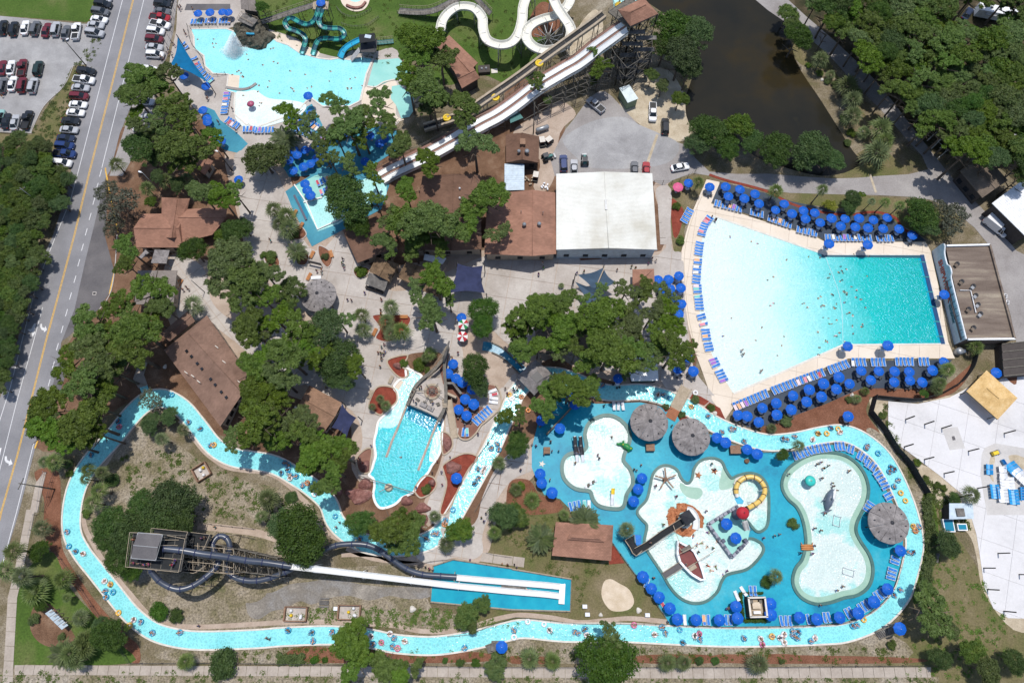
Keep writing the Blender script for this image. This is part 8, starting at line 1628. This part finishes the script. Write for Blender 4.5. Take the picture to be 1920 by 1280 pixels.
# benches and small plaza furniture
for s_,tl,lb in (('295,325',(1,1),'orange wooden bench beside the palms and blue deck'),('343,420',(1,1),'orange wooden bench below the palms at the blue deck'),('568,630',(1,1),'orange bench on the right of the leaf shaped bed'),('402,800',(1,1),'orange box beside the bandstand screen'),('893,1215',(1,1),'orange bench below the red planting bed'),('1110,1100',(1,1),'orange bench on top of the red planting bed'),('1340,840',(0,1),'orange picnic bench along the ticket building'),('1318,980',(0,1),'orange bench at the end of the ticket building'),('425,635',(1,1),'orange map stand beside the date palm'),('860,400',(1,2),'pale bench beside the round red bed'),('1015,290',(1,2),'pale slatted bench by the lagoon steps'),('515,675',(1,3),'green slatted picnic table above the pump pits'),('1255,340',(3,3),'grey bench beside the dark tree on the right field')):
    p = q(*tl,s_)[0]; c = P(*p); rz = 0 if '1110' in s_ or '515' in s_ else 1.2 if '568' not in s_ else -1.2; t = thing('bench',lb,'bench',(c.x,c.y,.12),rz); mt = 'orangewood' if 'orange' in lb else 'palewood' if 'pale' in lb else 'greywood'
    for y in (-.3,-.1,.1,.3): MB().box((0,y,.45),(1.9,.16,.06)).build('slat',mt,t)
    for x in (-.75,.75): MB().box((x,0,.22),(.1,.6,.44)).build('leg','darkmetal',t)
    if 'picnic' in lb:
        for y in (-.75,.75): MB().box((0,y,.3),(1.9,.3,.05)).build('side_seat',mt,t)
c = P(590,493,1.5); t = thing('menu_board','black framed notice board below the leaf shaped bed','notice board',(c.x,c.y,0),-.25); MB().box((0,0,1.6),(3.2,.15,1.2)).build('board','darkmetal',t); MB().bar((-1.5,0,0),(-1.5,0,1.6),.08).bar((1.5,0,0),(1.5,0,1.6),.08).build('posts','darkmetal',t)
for s_,lb,tl in (('505,840','grey stair beside the lower river umbrella',(1,3)),):
    pass
for a,b,lb in (((913,1216),(930,1210),'timber stair to the river under the lone umbrella'),((1644,1190),(1674,1178),'timber stair at the lower right river bend')):
    A,B = P(*a,.2),P(*b,2.4); t = thing('river_stair',lb,'stair',at=a); rz = math.atan2((B - A).y,(B - A).x); [MB().box(A.lerp(B,(k + .5) / 9),(.32,1.5,.06),rz).build('tread','greywood',t) for k in range(9)]; s3_ = Vector((-(B - A).y,(B - A).x,0)).normalized() * .75; railing(t,[A + s3_,B + s3_],.9,'palewood'); railing(t,[A - s3_,B - s3_],.9,'palewood'); m = MB().box((B.x,B.y,2.4),(1.8,1.8,.1)); m.bar((B.x - .8,B.y,0),(B.x - .8,B.y,2.4),.08).bar((B.x + .8,B.y,0),(B.x + .8,B.y,2.4),.08).build('landing','greywood',t)
dt = thing('dead_branches','heap of bare silver branches beside the service road','branches',at=(1770,265)); r2 = random.Random(4)
for s_ in ('1195,1055 1300,960','1225,1115 1345,1000','1250,1070 1345,1025','1270,1190 1360,1120','1290,1110 1390,1060'):
    a,b = [P(*p,.3) for p in q(3,0,s_)]; m = MB().tube([a,a.lerp(b,.5) + Vector((.2,.2,.3)),b],[.14,.1,.03],6)
    for k in range(4): p = a.lerp(b,.25 + .2 * k); e_ = p + Vector((r2.uniform(-1.6,1.6),r2.uniform(.2,2),r2.uniform(.2,.8))); m.tube([p,e_],[.06,.02],5)
    m.build('branch','steel' if 0 else 'coping',dt)
# ------------------------------------------------------------------ people
def skinbody(joints,bones,name,root=0):
    me = bpy.data.meshes.new(name); me.from_pydata([j[:3] for j in joints],bones,[]); ob = bpy.data.objects.new('tmp',me); C.objects.link(ob)
    md = ob.modifiers.new('s','SKIN'); me.skin_vertices.new() if not me.skin_vertices else None
    for i,j in enumerate(joints): me.skin_vertices[0].data[i].radius = (j[3],j[3] * (j[4] if len(j) > 4 else 1)); me.skin_vertices[0].data[i].use_root = (i == root)
    sb = ob.modifiers.new('d','SUBSURF'); sb.levels = 1; sb.render_levels = 1
    bpy.context.view_layer.update(); r = bpy.data.meshes.new_from_object(ob.evaluated_get(bpy.context.evaluated_depsgraph_get())); bpy.data.objects.remove(ob); r.name = name
    r.materials.clear(); r.materials.append(M['skin']); r.polygons.foreach_set('use_smooth',[True] * len(r.polygons)); return r
BONES = [(0,1),(1,2),(2,3),(3,4),(4,5),(2,6),(6,7),(7,8),(8,9),(2,10),(10,11),(11,12),(12,13),(0,14),(14,15),(15,16),(16,17),(0,18),(18,19),(19,20),(20,21)]
def pose(hip,spine,neck,head,arms,legs):
    """arms/legs: lists of shoulder,elbow,wrist,hand / hip,knee,ankle,toe for both sides"""
    j = [(*hip,.14),(*spine,.13),(*neck,.105),((neck[0] * .6 + head[0] * .4),(neck[1] * .6 + head[1] * .4),(neck[2] * .6 + head[2] * .4),.055),(*head,.10),(head[0],head[1],head[2] + .08,.085) if head[2] - hip[2] > .4 else (head[0] - .0,head[1] + .09,head[2],.085)]
    for a in arms: j += [(*a[0],.065),(*a[1],.05),(*a[2],.035),(*a[3],.04)]
    for l in legs: j += [(*l[0],.10),(*l[1],.068),(*l[2],.045),(*l[3],.04)]
    return j
stand = pose((0,0,.95),(0,0,1.18),(0,0,1.42),(0,.02,1.6),[[(s_ * .17,0,1.4),(s_ * .25,-.03,1.13),(s_ * .27,.05,.88),(s_ * .27,.08,.78)] for s_ in (-1,1)],[[(s_ * .1,0,.88),(s_ * .11,.04,.5),(s_ * .12,-.02,.08),(s_ * .13,.14,.04)] for s_ in (-1,1)])
walk = pose((0,0,.93),(0,.02,1.17),(0,.04,1.40),(0,.07,1.58),[[(s_ * .17,.03,1.38),(s_ * .24,.03 - .18 * s_,1.14),(s_ * .24,.03 - .16 * s_,.90),(s_ * .24,.05 - .14 * s_,.82)] for s_ in (-1,1)],[[(s_ * .1,0,.86),(s_ * .11,.20 * s_,.5),(s_ * .11,.30 * s_,.1),(s_ * .11,.42 * s_,.06)] for s_ in (-1,1)])
tubr = pose((0,-.12,.22),(0,.05,.32),(0,.34,.50),(0,.47,.58),[[(s_ * .18,.3,.5),(s_ * .42,.16,.48),(s_ * .50,-.05,.40),(s_ * .50,-.12,.38)] for s_ in (-1,1)],[[(s_ * .1,-.16,.24),(s_ * .16,-.48,.46),(s_ * .17,-.85,.34),(s_ * .17,-.98,.36)] for s_ in (-1,1)])
lie = pose((0,-.05,.48),(0,-.3,.52),(0,-.55,.58),(0,-.74,.66),[[(s_ * .18,-.5,.57),(s_ * .26,-.25,.5),(s_ * .25,-.0,.48),(s_ * .25,.08,.48)] for s_ in (-1,1)],[[(s_ * .1,.0,.47),(s_ * .12,.40,.47),(s_ * .12,.80,.45),(s_ * .12,.88,.52)] for s_ in (-1,1)])
swim = pose((0,-.05,-.12),(0,.18,-.03),(0,.42,.05),(0,.58,.16),[[(s_ * .18,.38,.03),(s_ * .36,.55,.02),(s_ * .34,.78,.0),(s_ * .33,.88,-.02)] for s_ in (-1,1)],[[(s_ * .1,-.12,-.13),(s_ * .15,-.5,-.12),(s_ * .16,-.9,-.1),(s_ * .16,-1.0,-.08)] for s_ in (-1,1)])
PM = {}
for nm,js in (('stand',stand),('walk',walk),('tube',tubr),('lie',lie),('swim',swim)):
    body = skinbody(js,BONES,'body'); h = Vector(js[4][:3]); hp = Vector(js[0][:3]); sp_ = Vector(js[1][:3]); ax = (sp_ - hp).normalized()
    hd = (h - Vector(js[2][:3])).normalized(); hair = MB(); b0 = h + hd * .05 - (Vector((0,.03,0)) if nm in ('stand','walk') else Vector((0,0,-.02))); hair.blob(b0,.135,1,1.05,.95,10,.03)
    suit = MB().tube([hp - ax * .16,hp + ax * .06],[.185,.17],10); top = MB().tube([sp_ - ax * .02,Vector(js[2][:3]) - ax * .04],[.165,.19],10)
    if nm in ('stand','walk'):
        for k in (14,18): a = Vector(js[k][:3]); b = Vector(js[k + 1][:3]); suit.tube([a,a.lerp(b,.7)],[.13,.115],8)
    PM[nm] = (body,hair.mesh('hair','hair'),suit.mesh('swimsuit','fabric'),top.mesh('shirt','fabric'))
SKINS = [(.52,.30,.20),(.45,.25,.16),(.58,.36,.26),(.32,.16,.09),(.12,.06,.035)]; HAIRS = [(.03,.02,.012),(.10,.055,.025),(.28,.18,.08),(.012,.01,.01)]
CL = [('black',(.015,.015,.02)),('navy',(.015,.03,.12)),('red',(.42,.02,.03)),('blue',(.02,.12,.45)),('pink',(.6,.12,.28)),('green',(.05,.3,.1)),('white',(.7,.7,.7)),('orange',(.6,.2,.03)),('teal',(.02,.32,.34)),('purple',(.16,.05,.3))]
pr = random.Random(11)
def person(kind,u,v,z,where,group,rz=None,sc=None,shirt=None,near=True):
    c = P(u,v,z + (.8 if kind in ('stand','walk') else .1)); rz = pr.random() * 6.28 if rz is None else rz; cn,cc = pr.choice(CL); sc = sc or pr.uniform(.78,1.02)
    act = {'stand': 'standing','walk': 'walking','tube': 'leaning back','lie': 'lying','swim': 'swimming'}[kind]
    sh_ = pr.random() < .45 if shirt is None else shirt; c2n,c2 = pr.choice(CL); what = (cn + ' swimwear') if not sh_ else (c2n + ' top and ' + cn + ' shorts')
    t = thing('person','person in ' + what + ' ' + act + ' ' + where,'person',(c.x,c.y,z),rz,group,(u,v),near); t.scale = (sc,) * 3; b = PM[kind]
    mk('body',b[0],t,color=pr.choice(SKINS)); mk('hair',b[1],t,color=pr.choice(HAIRS)); mk('swimsuit',b[2],t,color=cc)
    if sh_: mk('shirt',b[3],t,color=c2)
    return t
RING = MB().sweep([(.42 * math.cos(a),.42 * math.sin(a),.17) for a in [2 * math.pi * k / 22 for k in range(22)]],[(.20 * math.cos(b),.17 * math.sin(b)) for b in [2 * math.pi * k / 9 for k in range(9)]],True,True).mesh('swim_ring','plastic')
BAND = MB()
for k in range(4): a = math.pi / 2 * k; BAND.box((.42 * math.cos(a),.42 * math.sin(a),.34),(.10,.12,.04),a)
HAND = BAND.mesh('handles','whiteplastic')
TCL = {'b': ('blue',(.02,.30,.50)),'y': ('yellow',(.72,.42,.06)),'w': ('white',(.74,.74,.74)),'p': ('pink',(.6,.15,.3)),'o': ('orange',(.6,.2,.03))}
def tuber(u,v,col,rider=True,where='on the lazy river'):
    cn,cc = TCL[col]; c = P(u,v,.2); s_ = pr.uniform(.92,1.05); t = thing('swim_tube',cn + ' swim tube floating ' + where,'swim tube',(c.x,c.y,.12),pr.random() * 6,'swim tubes on the water',(u,v),True); t.scale = (s_,) * 3; mk('ring',RING,t,color=cc); mk('handles',HAND,t)
    if rider: person('tube',u,v,.16,'in a ' + cn + ' tube ' + where,'people floating on the lazy river',shirt=False,sc=pr.uniform(.78,.95))
def tubers(tile,s,where='on the lazy river'):
    for t in s.split():
        a = t.split(','); p = q(*tile,a[0] + ',' + a[1])[0]; tuber(p[0],p[1],a[2],len(a) < 4,where)
L1 = 'on the left of the lazy river'; L2_ = 'on the lower lazy river'; L3_ = 'on the right bend of the lazy river'; L4 = 'on the middle lazy river'
tubers((0,2),'1290,400,b,0 1415,605,b 1505,655,b 1605,775,y 1580,780,b 890,600,b 895,640,p 685,850,b',L1)
tubers((0,3),'505,145,b 518,255,b,0 568,292,b 625,310,w 785,515,w 828,540,y 790,590,b 848,598,b,0 797,635,b 890,752,y,0 972,848,y,0 1003,805,w 1058,820,b 1143,903,b 1350,900,b',L1)
tubers((1,2),'215,910,b 245,925,b 240,960,b 190,985,b 255,1000,b 300,1010,b 255,1025,w 440,1145,w,0 385,1060,o 350,1080,b 1665,955,b 1715,950,w 1700,975,w 1668,1025,b 1640,1065,b 1478,1262,b,0 1810,770,b 1765,800,b 1820,810,b',L4)
tubers((1,3),'595,30,b,0 780,200,b 1420,60,b 1415,90,o 1335,160,b 1360,160,b 1280,200,b 242,885,b 420,900,b 572,895,b 428,965,b 640,890,p 860,930,w 880,985,b 940,975,p 1035,945,b 1005,910,w 1025,1005,b 1062,1018,p 1115,965,w 1565,1015,b',L2_)
tubers((2,3),'118,818,w,0 240,838,w,0 282,883,w 15,935,w,0 470,895,b 495,905,b 545,877,b 560,918,w 15,885,b 735,880,b 1068,915,w 1125,862,b 1150,903,b 1257,880,b,0 1280,975,b 1370,925,w 1408,950,b 1405,910,p 1740,945,b 1865,948,w 1878,990,p 915,845,p',L2_)
tubers((3,3),'30,930,y 90,940,w 120,915,w 122,975,w 185,890,b 225,895,b 190,925,b 215,940,b 320,965,b 352,942,w 635,850,b 665,845,b 717,803,y,0 945,620,b 990,580,b 1050,298,b 1085,300,b 1105,140,o 1130,108,b 1090,105,y',L3_)
tubers((3,2),'110,730,b 140,735,b 200,712,b 375,690,y 440,690,y,0 525,655,y,0 540,680,w 335,735,w 735,800,b 745,785,b 825,838,b,0 920,940,b 945,960,b 910,975,b 975,1040,b 945,1088,b 995,1135,y,0 1030,1193,y,0 470,650,b',L3_)
tubers((2,2),'70,415,o 122,515,o,0 5,425,w,0 680,330,b 1095,400,w 1130,400,b 1185,425,b,0 1345,490,y 1375,385,w,0 1665,660,b 1640,655,b 1470,560,b 1575,680,b 1740,750,b',L4)
tubers((1,2),'1900,400,y,0 1915,430,w,0',L4)
JOIN = MB(); JM = ['skinmix','hairmix','suitmix']; plain('skinmix',(.45,.26,.17)); plain('hairmix',(.05,.03,.02)); gmat('suitmix',[(.35,(.02,.03,.12)),(.5,(.02,.2,.3)),(.6,(.4,.03,.05)),(.7,(.5,.5,.5))],2)
def joined(kind,u,v,z):
    c = P(u,v,z + .5); mt = Matrix.Translation((c.x,c.y,z)) @ Matrix.Rotation(pr.random() * 6.28,4,'Z') @ Matrix.Scale(pr.uniform(.8,1),4)
    for k in (0,1,2): me = PM[kind][k]; JOIN.cur = k; JOIN.add([mt @ x.co for x in me.vertices],[tuple(f.vertices) for f in me.polygons],True)
def ppl(tile,kind,s,z,where,group,**kw):
    if group in (GB,'people by the top left pool') or where in ('by the ticket building','at the start basin beside the tower'):
        for p in q(*tile,s): joined(kind,*p,z)
        return
    for p in q(*tile,s): person(kind,*p,z,where,group,**kw)
GW = 'people in the wave pool'; GB = 'people in the top left pool'
ppl((3,1),'swim','135,680 300,655 10,820 55,800 530,720 545,740 520,755 550,765 460,790 440,795 475,785 530,835 570,825 600,745 755,795 612,868 670,885 560,915 585,905 570,925 645,950 605,930 480,918 470,915 700,975 710,965 405,950 390,950 270,995 285,1000 310,1020 30,990 30,1010 410,1000 420,1020 400,1030 505,1020 490,1035 515,1010 595,1070 605,1055 580,1075 745,1025 425,1095 440,1105 450,1140 465,1150 530,1120 715,1140 690,1170 635,1180 375,1195 550,1215 510,1235 505,1225 645,1215 120,1230 575,1270 650,640 740,640 400,645 640,1100 560,990',.05,'in the wave pool',GW)
ppl((2,1),'swim','1640,508 1800,520 1830,545 1880,1165 1655,1098 1570,1245 1815,1265',.05,'in the shallow end of the wave pool',GW)
ppl((3,2),'swim','110,20 85,108 370,45 365,95 440,10 450,15',.05,'in the lower wave pool',GW); ppl((2,2),'walk','1725,65 1735,95 1870,220',.1,'in the shallow wave pool',GW)
ppl((2,1),'stand','1500,345 1530,370 1525,365',.1,'at the top corner of the wave pool','people by the wave pool')
GB = 'people in the top left pool'
ppl((0,0),'swim','1610,285 1590,330 1610,350 1625,325 1855,405 1845,435 1490,285 1750,545 1775,520 1800,515 1795,550 1810,580 1800,570 1835,705 1870,640 1900,640',.05,'in the top left pool',GB)
ppl((1,0),'swim','115,350 138,348 115,455 60,480 170,460 265,530 378,555 565,535 538,595 690,585 752,580 785,628 672,645 690,650 698,658 272,650 285,660 290,668 390,660 412,655 108,605 82,635 20,670 5,640 35,770 45,755 10,780 160,690',.05,'in the top left pool',GB)
GK = 'people in the childrens pools'
ppl((2,2),'walk','645,850 655,872 750,715 180,780 290,750 1080,1080 1500,915 1235,1160 475,910 495,830 1520,960',.12,'at the toddler pool',GK); ppl((2,2),'stand','915,960 935,965 285,1035 970,925 240,845 300,820 350,820 1200,630',.13,'on the blue deck','people on the blue deck')
for p in ((1065,105),(575,260),(1060,350),(1060,535),(960,480),(975,575),(1145,530),(1100,740),(1140,790),(1180,765),(1250,820),(1180,430),(990,480),(910,410)): person('walk' if p[0] % 2 else 'swim',*S1(*p),.14,'near the play ship',GK)
for p in ((425,470),(460,870),(1300,790),(1720,415),(1325,1200),(1350,1215),(835,715),(500,400)): person('stand',*S1(*p),1.5 if p == (425,470) else 1.3 if p == (835,715) else .13,'beside the ship pool','people on the blue deck')
ppl((3,2),'walk','370,920 400,905 420,950 455,930 405,1025 485,1060 490,1085 515,1115 155,995 610,970',.14,'in the whale pool',GK); ppl((3,3),'walk','430,8 350,120 400,135 50,175 90,165 350,250 245,305 335,310 520,585 565,555 395,695',.14,'beside the whale pool',GK)
GP = 'people walking on the plaza'
ppl((1,1),'walk','107,520 455,750 490,740 490,765 645,695 660,705 660,730 685,965 715,970 815,915 940,965 1888,655 935,1045 935,1070 650,660 1500,1120 400,1245 1515,1240',.12,'on the plaza',GP); ppl((2,1),'walk','230,690 235,725 200,775 1080,672 1025,690 1050,660 790,740 897,718 927,728 487,765 540,755',.12,'on the plaza before the white hall',GP)
ppl((0,1),'walk','1340,885 1375,895 1400,875 1415,890 1120,655',.12,'by the ticket building',GP); ppl((1,2),'walk','940,40 915,80 935,85 965,75 940,115 955,95 940,130 930,185 1515,85 1470,120 960,20 525,345',.12,'above the ship lagoon',GP)
ppl((1,2),'stand','1175,380 1240,340 1225,350 1325,460 1315,500 1200,460 1180,440 1160,420',2.0,'on the pirate ship deck','people on the pirate ship'); ppl((1,2),'walk','862,780 775,875 790,910 1390,975 1320,980 1455,865 1360,895 1200,1090 1395,1070 1740,320 1565,640 1740,760 1665,690 1885,390 1870,350',.3,'around the ship lagoon','people around the lagoon'); ppl((1,2),'swim','1100,870',.05,'in the ship lagoon',None)
ppl((0,0),'walk','1340,60 1358,55 1350,70 1295,325 1310,340 1262,375 1285,395 1262,405 1298,435 1215,435 1230,445 1210,440 1395,260 1385,240 1555,745 1560,735 1640,920 1770,980 1450,75 1745,820',.12,'on the path by the top left pool','people by the top left pool'); ppl((0,0),'walk','10,715',.1,'in the gravel car park',None)
ppl((0,3),'stand','1000,205 1005,190 995,380 1040,385 1080,395 1110,390 1300,380 1310,360 1290,395',12.0,'on the tube tower platform','people on the tube tower'); ppl((0,3),'stand','1505,195 1535,190',8.4,'on the lower tube tower platform','people on the tube tower'); ppl((0,3),'walk','1485,850 1608,108',.1,'on the river walk',None)
ppl((1,3),'walk','75,940 95,950 625,75 600,110 1690,40 1710,65 1725,5 1270,410 1300,420',.12,'near the lazy river walk','people on the river walks'); ppl((1,3),'stand','1845,385 1885,395 1890,388 1605,355 1325,430',.12,'by the landing pool','people on the river walks'); ppl((2,3),'swim','120,580',.3,'between the white flumes',None); ppl((2,3),'stand','18,390 35,412 1170,820 1065,490 1620,720 1640,715 1610,720',.13,'by the deck fence','people on the river walks')
ppl((2,0),'stand','805,20 840,30 880,15',14.4,'at the start basin beside the tower','people at the tower top'); ppl((2,2),'walk','65,960 150,770 40,360 20,370 55,330 10,350 215,130 690,480',.12,'by the river entry','people on the river walks')
def lier(tile,s,where):
    for p in q(*tile,s): person('lie',*p,.12,where,'people lying on loungers',rz=pr.choice((-1.5,-1.6)) if tile == (2,1) else pr.uniform(-.2,.2))
lier((2,1),'1395,340 1380,395 1415,420','on the wave pool beach loungers') if 0 else None
JOIN.build('far_off_people',JM,None,'stuff')
# ------------------------------------------------------------------ give every repeat its own words
MARKS = [('the wave pool',1530,560),('the white hall',1135,400),('the service yard',1130,270),('the pond',1400,150),('the tall slide tower',1190,90),('the white winding slide',1010,60),('the green lawn',720,60),('the top left pool',560,120),('the beach entry',470,200),
         ('the teal deck',640,260),('the landing pool deck',590,390),('the road',150,400),('the gravel car park',60,160),('the entrance hall',330,430),('the ticket building',290,540),('the bandstand',597,553),('the plaza kiosk',715,510),('the long dark hall',840,400),('the navy sail',875,525),
         ('the slate sails',1120,540),('the big brown hall',385,690),('the cafe',595,770),('the pirate ship',800,740),('the ship lagoon',760,850),('the ship terrace',890,750),('the square hut',1000,705),('the toddler pool',1140,870),('the round huts',1255,805),('the lava rocks',1280,965),
         ('the play ship',1300,1050),('the yellow tube',1410,920),('the whale pool',1550,1000),('the right round hut',1667,980),('the construction slab',1790,850),('the wave building',1840,550),('the restroom building',1093,1015),('the sand pit',1158,1115),('the flume landing pool',940,1095),
         ('the tube tower',300,1035),('the island lawn',330,880),('the slatted sign',100,1160),('the lower pavement',900,1258),('the lower pavement corner',200,1255),('the right field',1800,1120),('the pump pits',600,1150),('the centre pines',1060,600),('the plaza palms',730,600),('the left river bend',140,980),('the red mulch bed',870,880),('the pump house',1417,1137),('the kitchen building',980,280),('the lodge',865,115),('the teal slides',590,60),('the upper road trees',290,200),('the white roofed hut',1205,690),('the lower right pavement',1500,1258),('the service road',1650,210),('the bottom river trees',680,1210),('the roadside trees',150,730)]
def where_words(u,v):
    m = min(MARKS,key=lambda a: (a[1] - u) ** 2 + (a[2] - v) ** 2); dx,dy = u - m[1],v - m[2]
    if math.hypot(dx,dy) < 22: return 'at ' + m[0]
    return ('right of ' if dx > 0 else 'left of ') + m[0] if abs(dx) > abs(dy) else ('below ' if dy > 0 else 'above ') + m[0]
ORD = 'first second third fourth fifth sixth seventh eighth ninth tenth eleventh twelfth thirteenth fourteenth fifteenth sixteenth seventeenth eighteenth nineteenth twentieth'.split()
ORD += ['twenty-' + o for o in ORD[:9]] + ['thirtieth'] + ['thirty-' + o for o in ORD[:9]] + ['fortieth'] + ['forty-' + o for o in ORD[:9]] + ['fiftieth'] + ['fifty-' + o for o in ORD[:9]]
for h_ in ('sixt','sevent','eight','ninet','one-hundred-and-'):
    ORD += ([h_ + ('ieth' if h_ != 'eight' else 'ieth')] + [h_ + 'y-' + o for o in ORD[:9]]) if h_[-1] != '-' else [h_ + o for o in ORD[:99]]
def clip(s,n=16):
    w2 = s.split(); return ' '.join(w2[:n])
for rec in ALL:
    o,at,near = rec
    if near and at and o.get('category') in ('pine','tree','palm','shrub'): o['label'] = o['label'] + ' ' + where_words(*at)
skip = set()
by = {}
for o,at,near in ALL: by.setdefault(o['label'],[]).append((o,at))
for lb,lst in by.items():
    if len(lst) < 2 or lst[0][0].get('group') in skip: continue
    sub = {}
    for o,at in lst:
        if at and o.get('category') not in ('pine','tree','palm','shrub') and len(lb.split()) <= 8: sub.setdefault(' ' + where_words(*at) if where_words(*at).split(' the ')[-1] not in lb else '',[]).append((o,at))
        else: sub.setdefault('',[]).append((o,at))
    for ww,l2 in sub.items():
        xs = [(at[0] if at else o.location.x) for o,at in l2]; ys = [(at[1] if at else -o.location.y) for o,at in l2]; hor = (max(xs) - min(xs)) >= (max(ys) - min(ys)); l2 = [o for _,o in sorted(zip(xs if hor else ys,[a[0] for a in l2]),key=lambda a: a[0])]
        for k,o in enumerate(l2):
            o['label'] = (ORD[min(k,len(ORD) - 1)] + (' from left, ' if hor else ' from top, ') if len(l2) > 1 else '') + lb + ww
for o,at,near in ALL:
    if len(o['label'].split()) > 16: o['label'] = clip(o['label'])
cnt = {}
for o,at,near in ALL:
    if o.get('group'): cnt[o['group']] = cnt.get(o['group'],0) + 1
for o in bpy.data.objects:
    if o.parent and o.name.split('.')[0] == 'legs': o['kind'] = 'stuff'
    if o.parent is None and o.type in ('MESH','EMPTY') and 'category' not in o and 'kind' not in o: o['kind'] = 'structure'
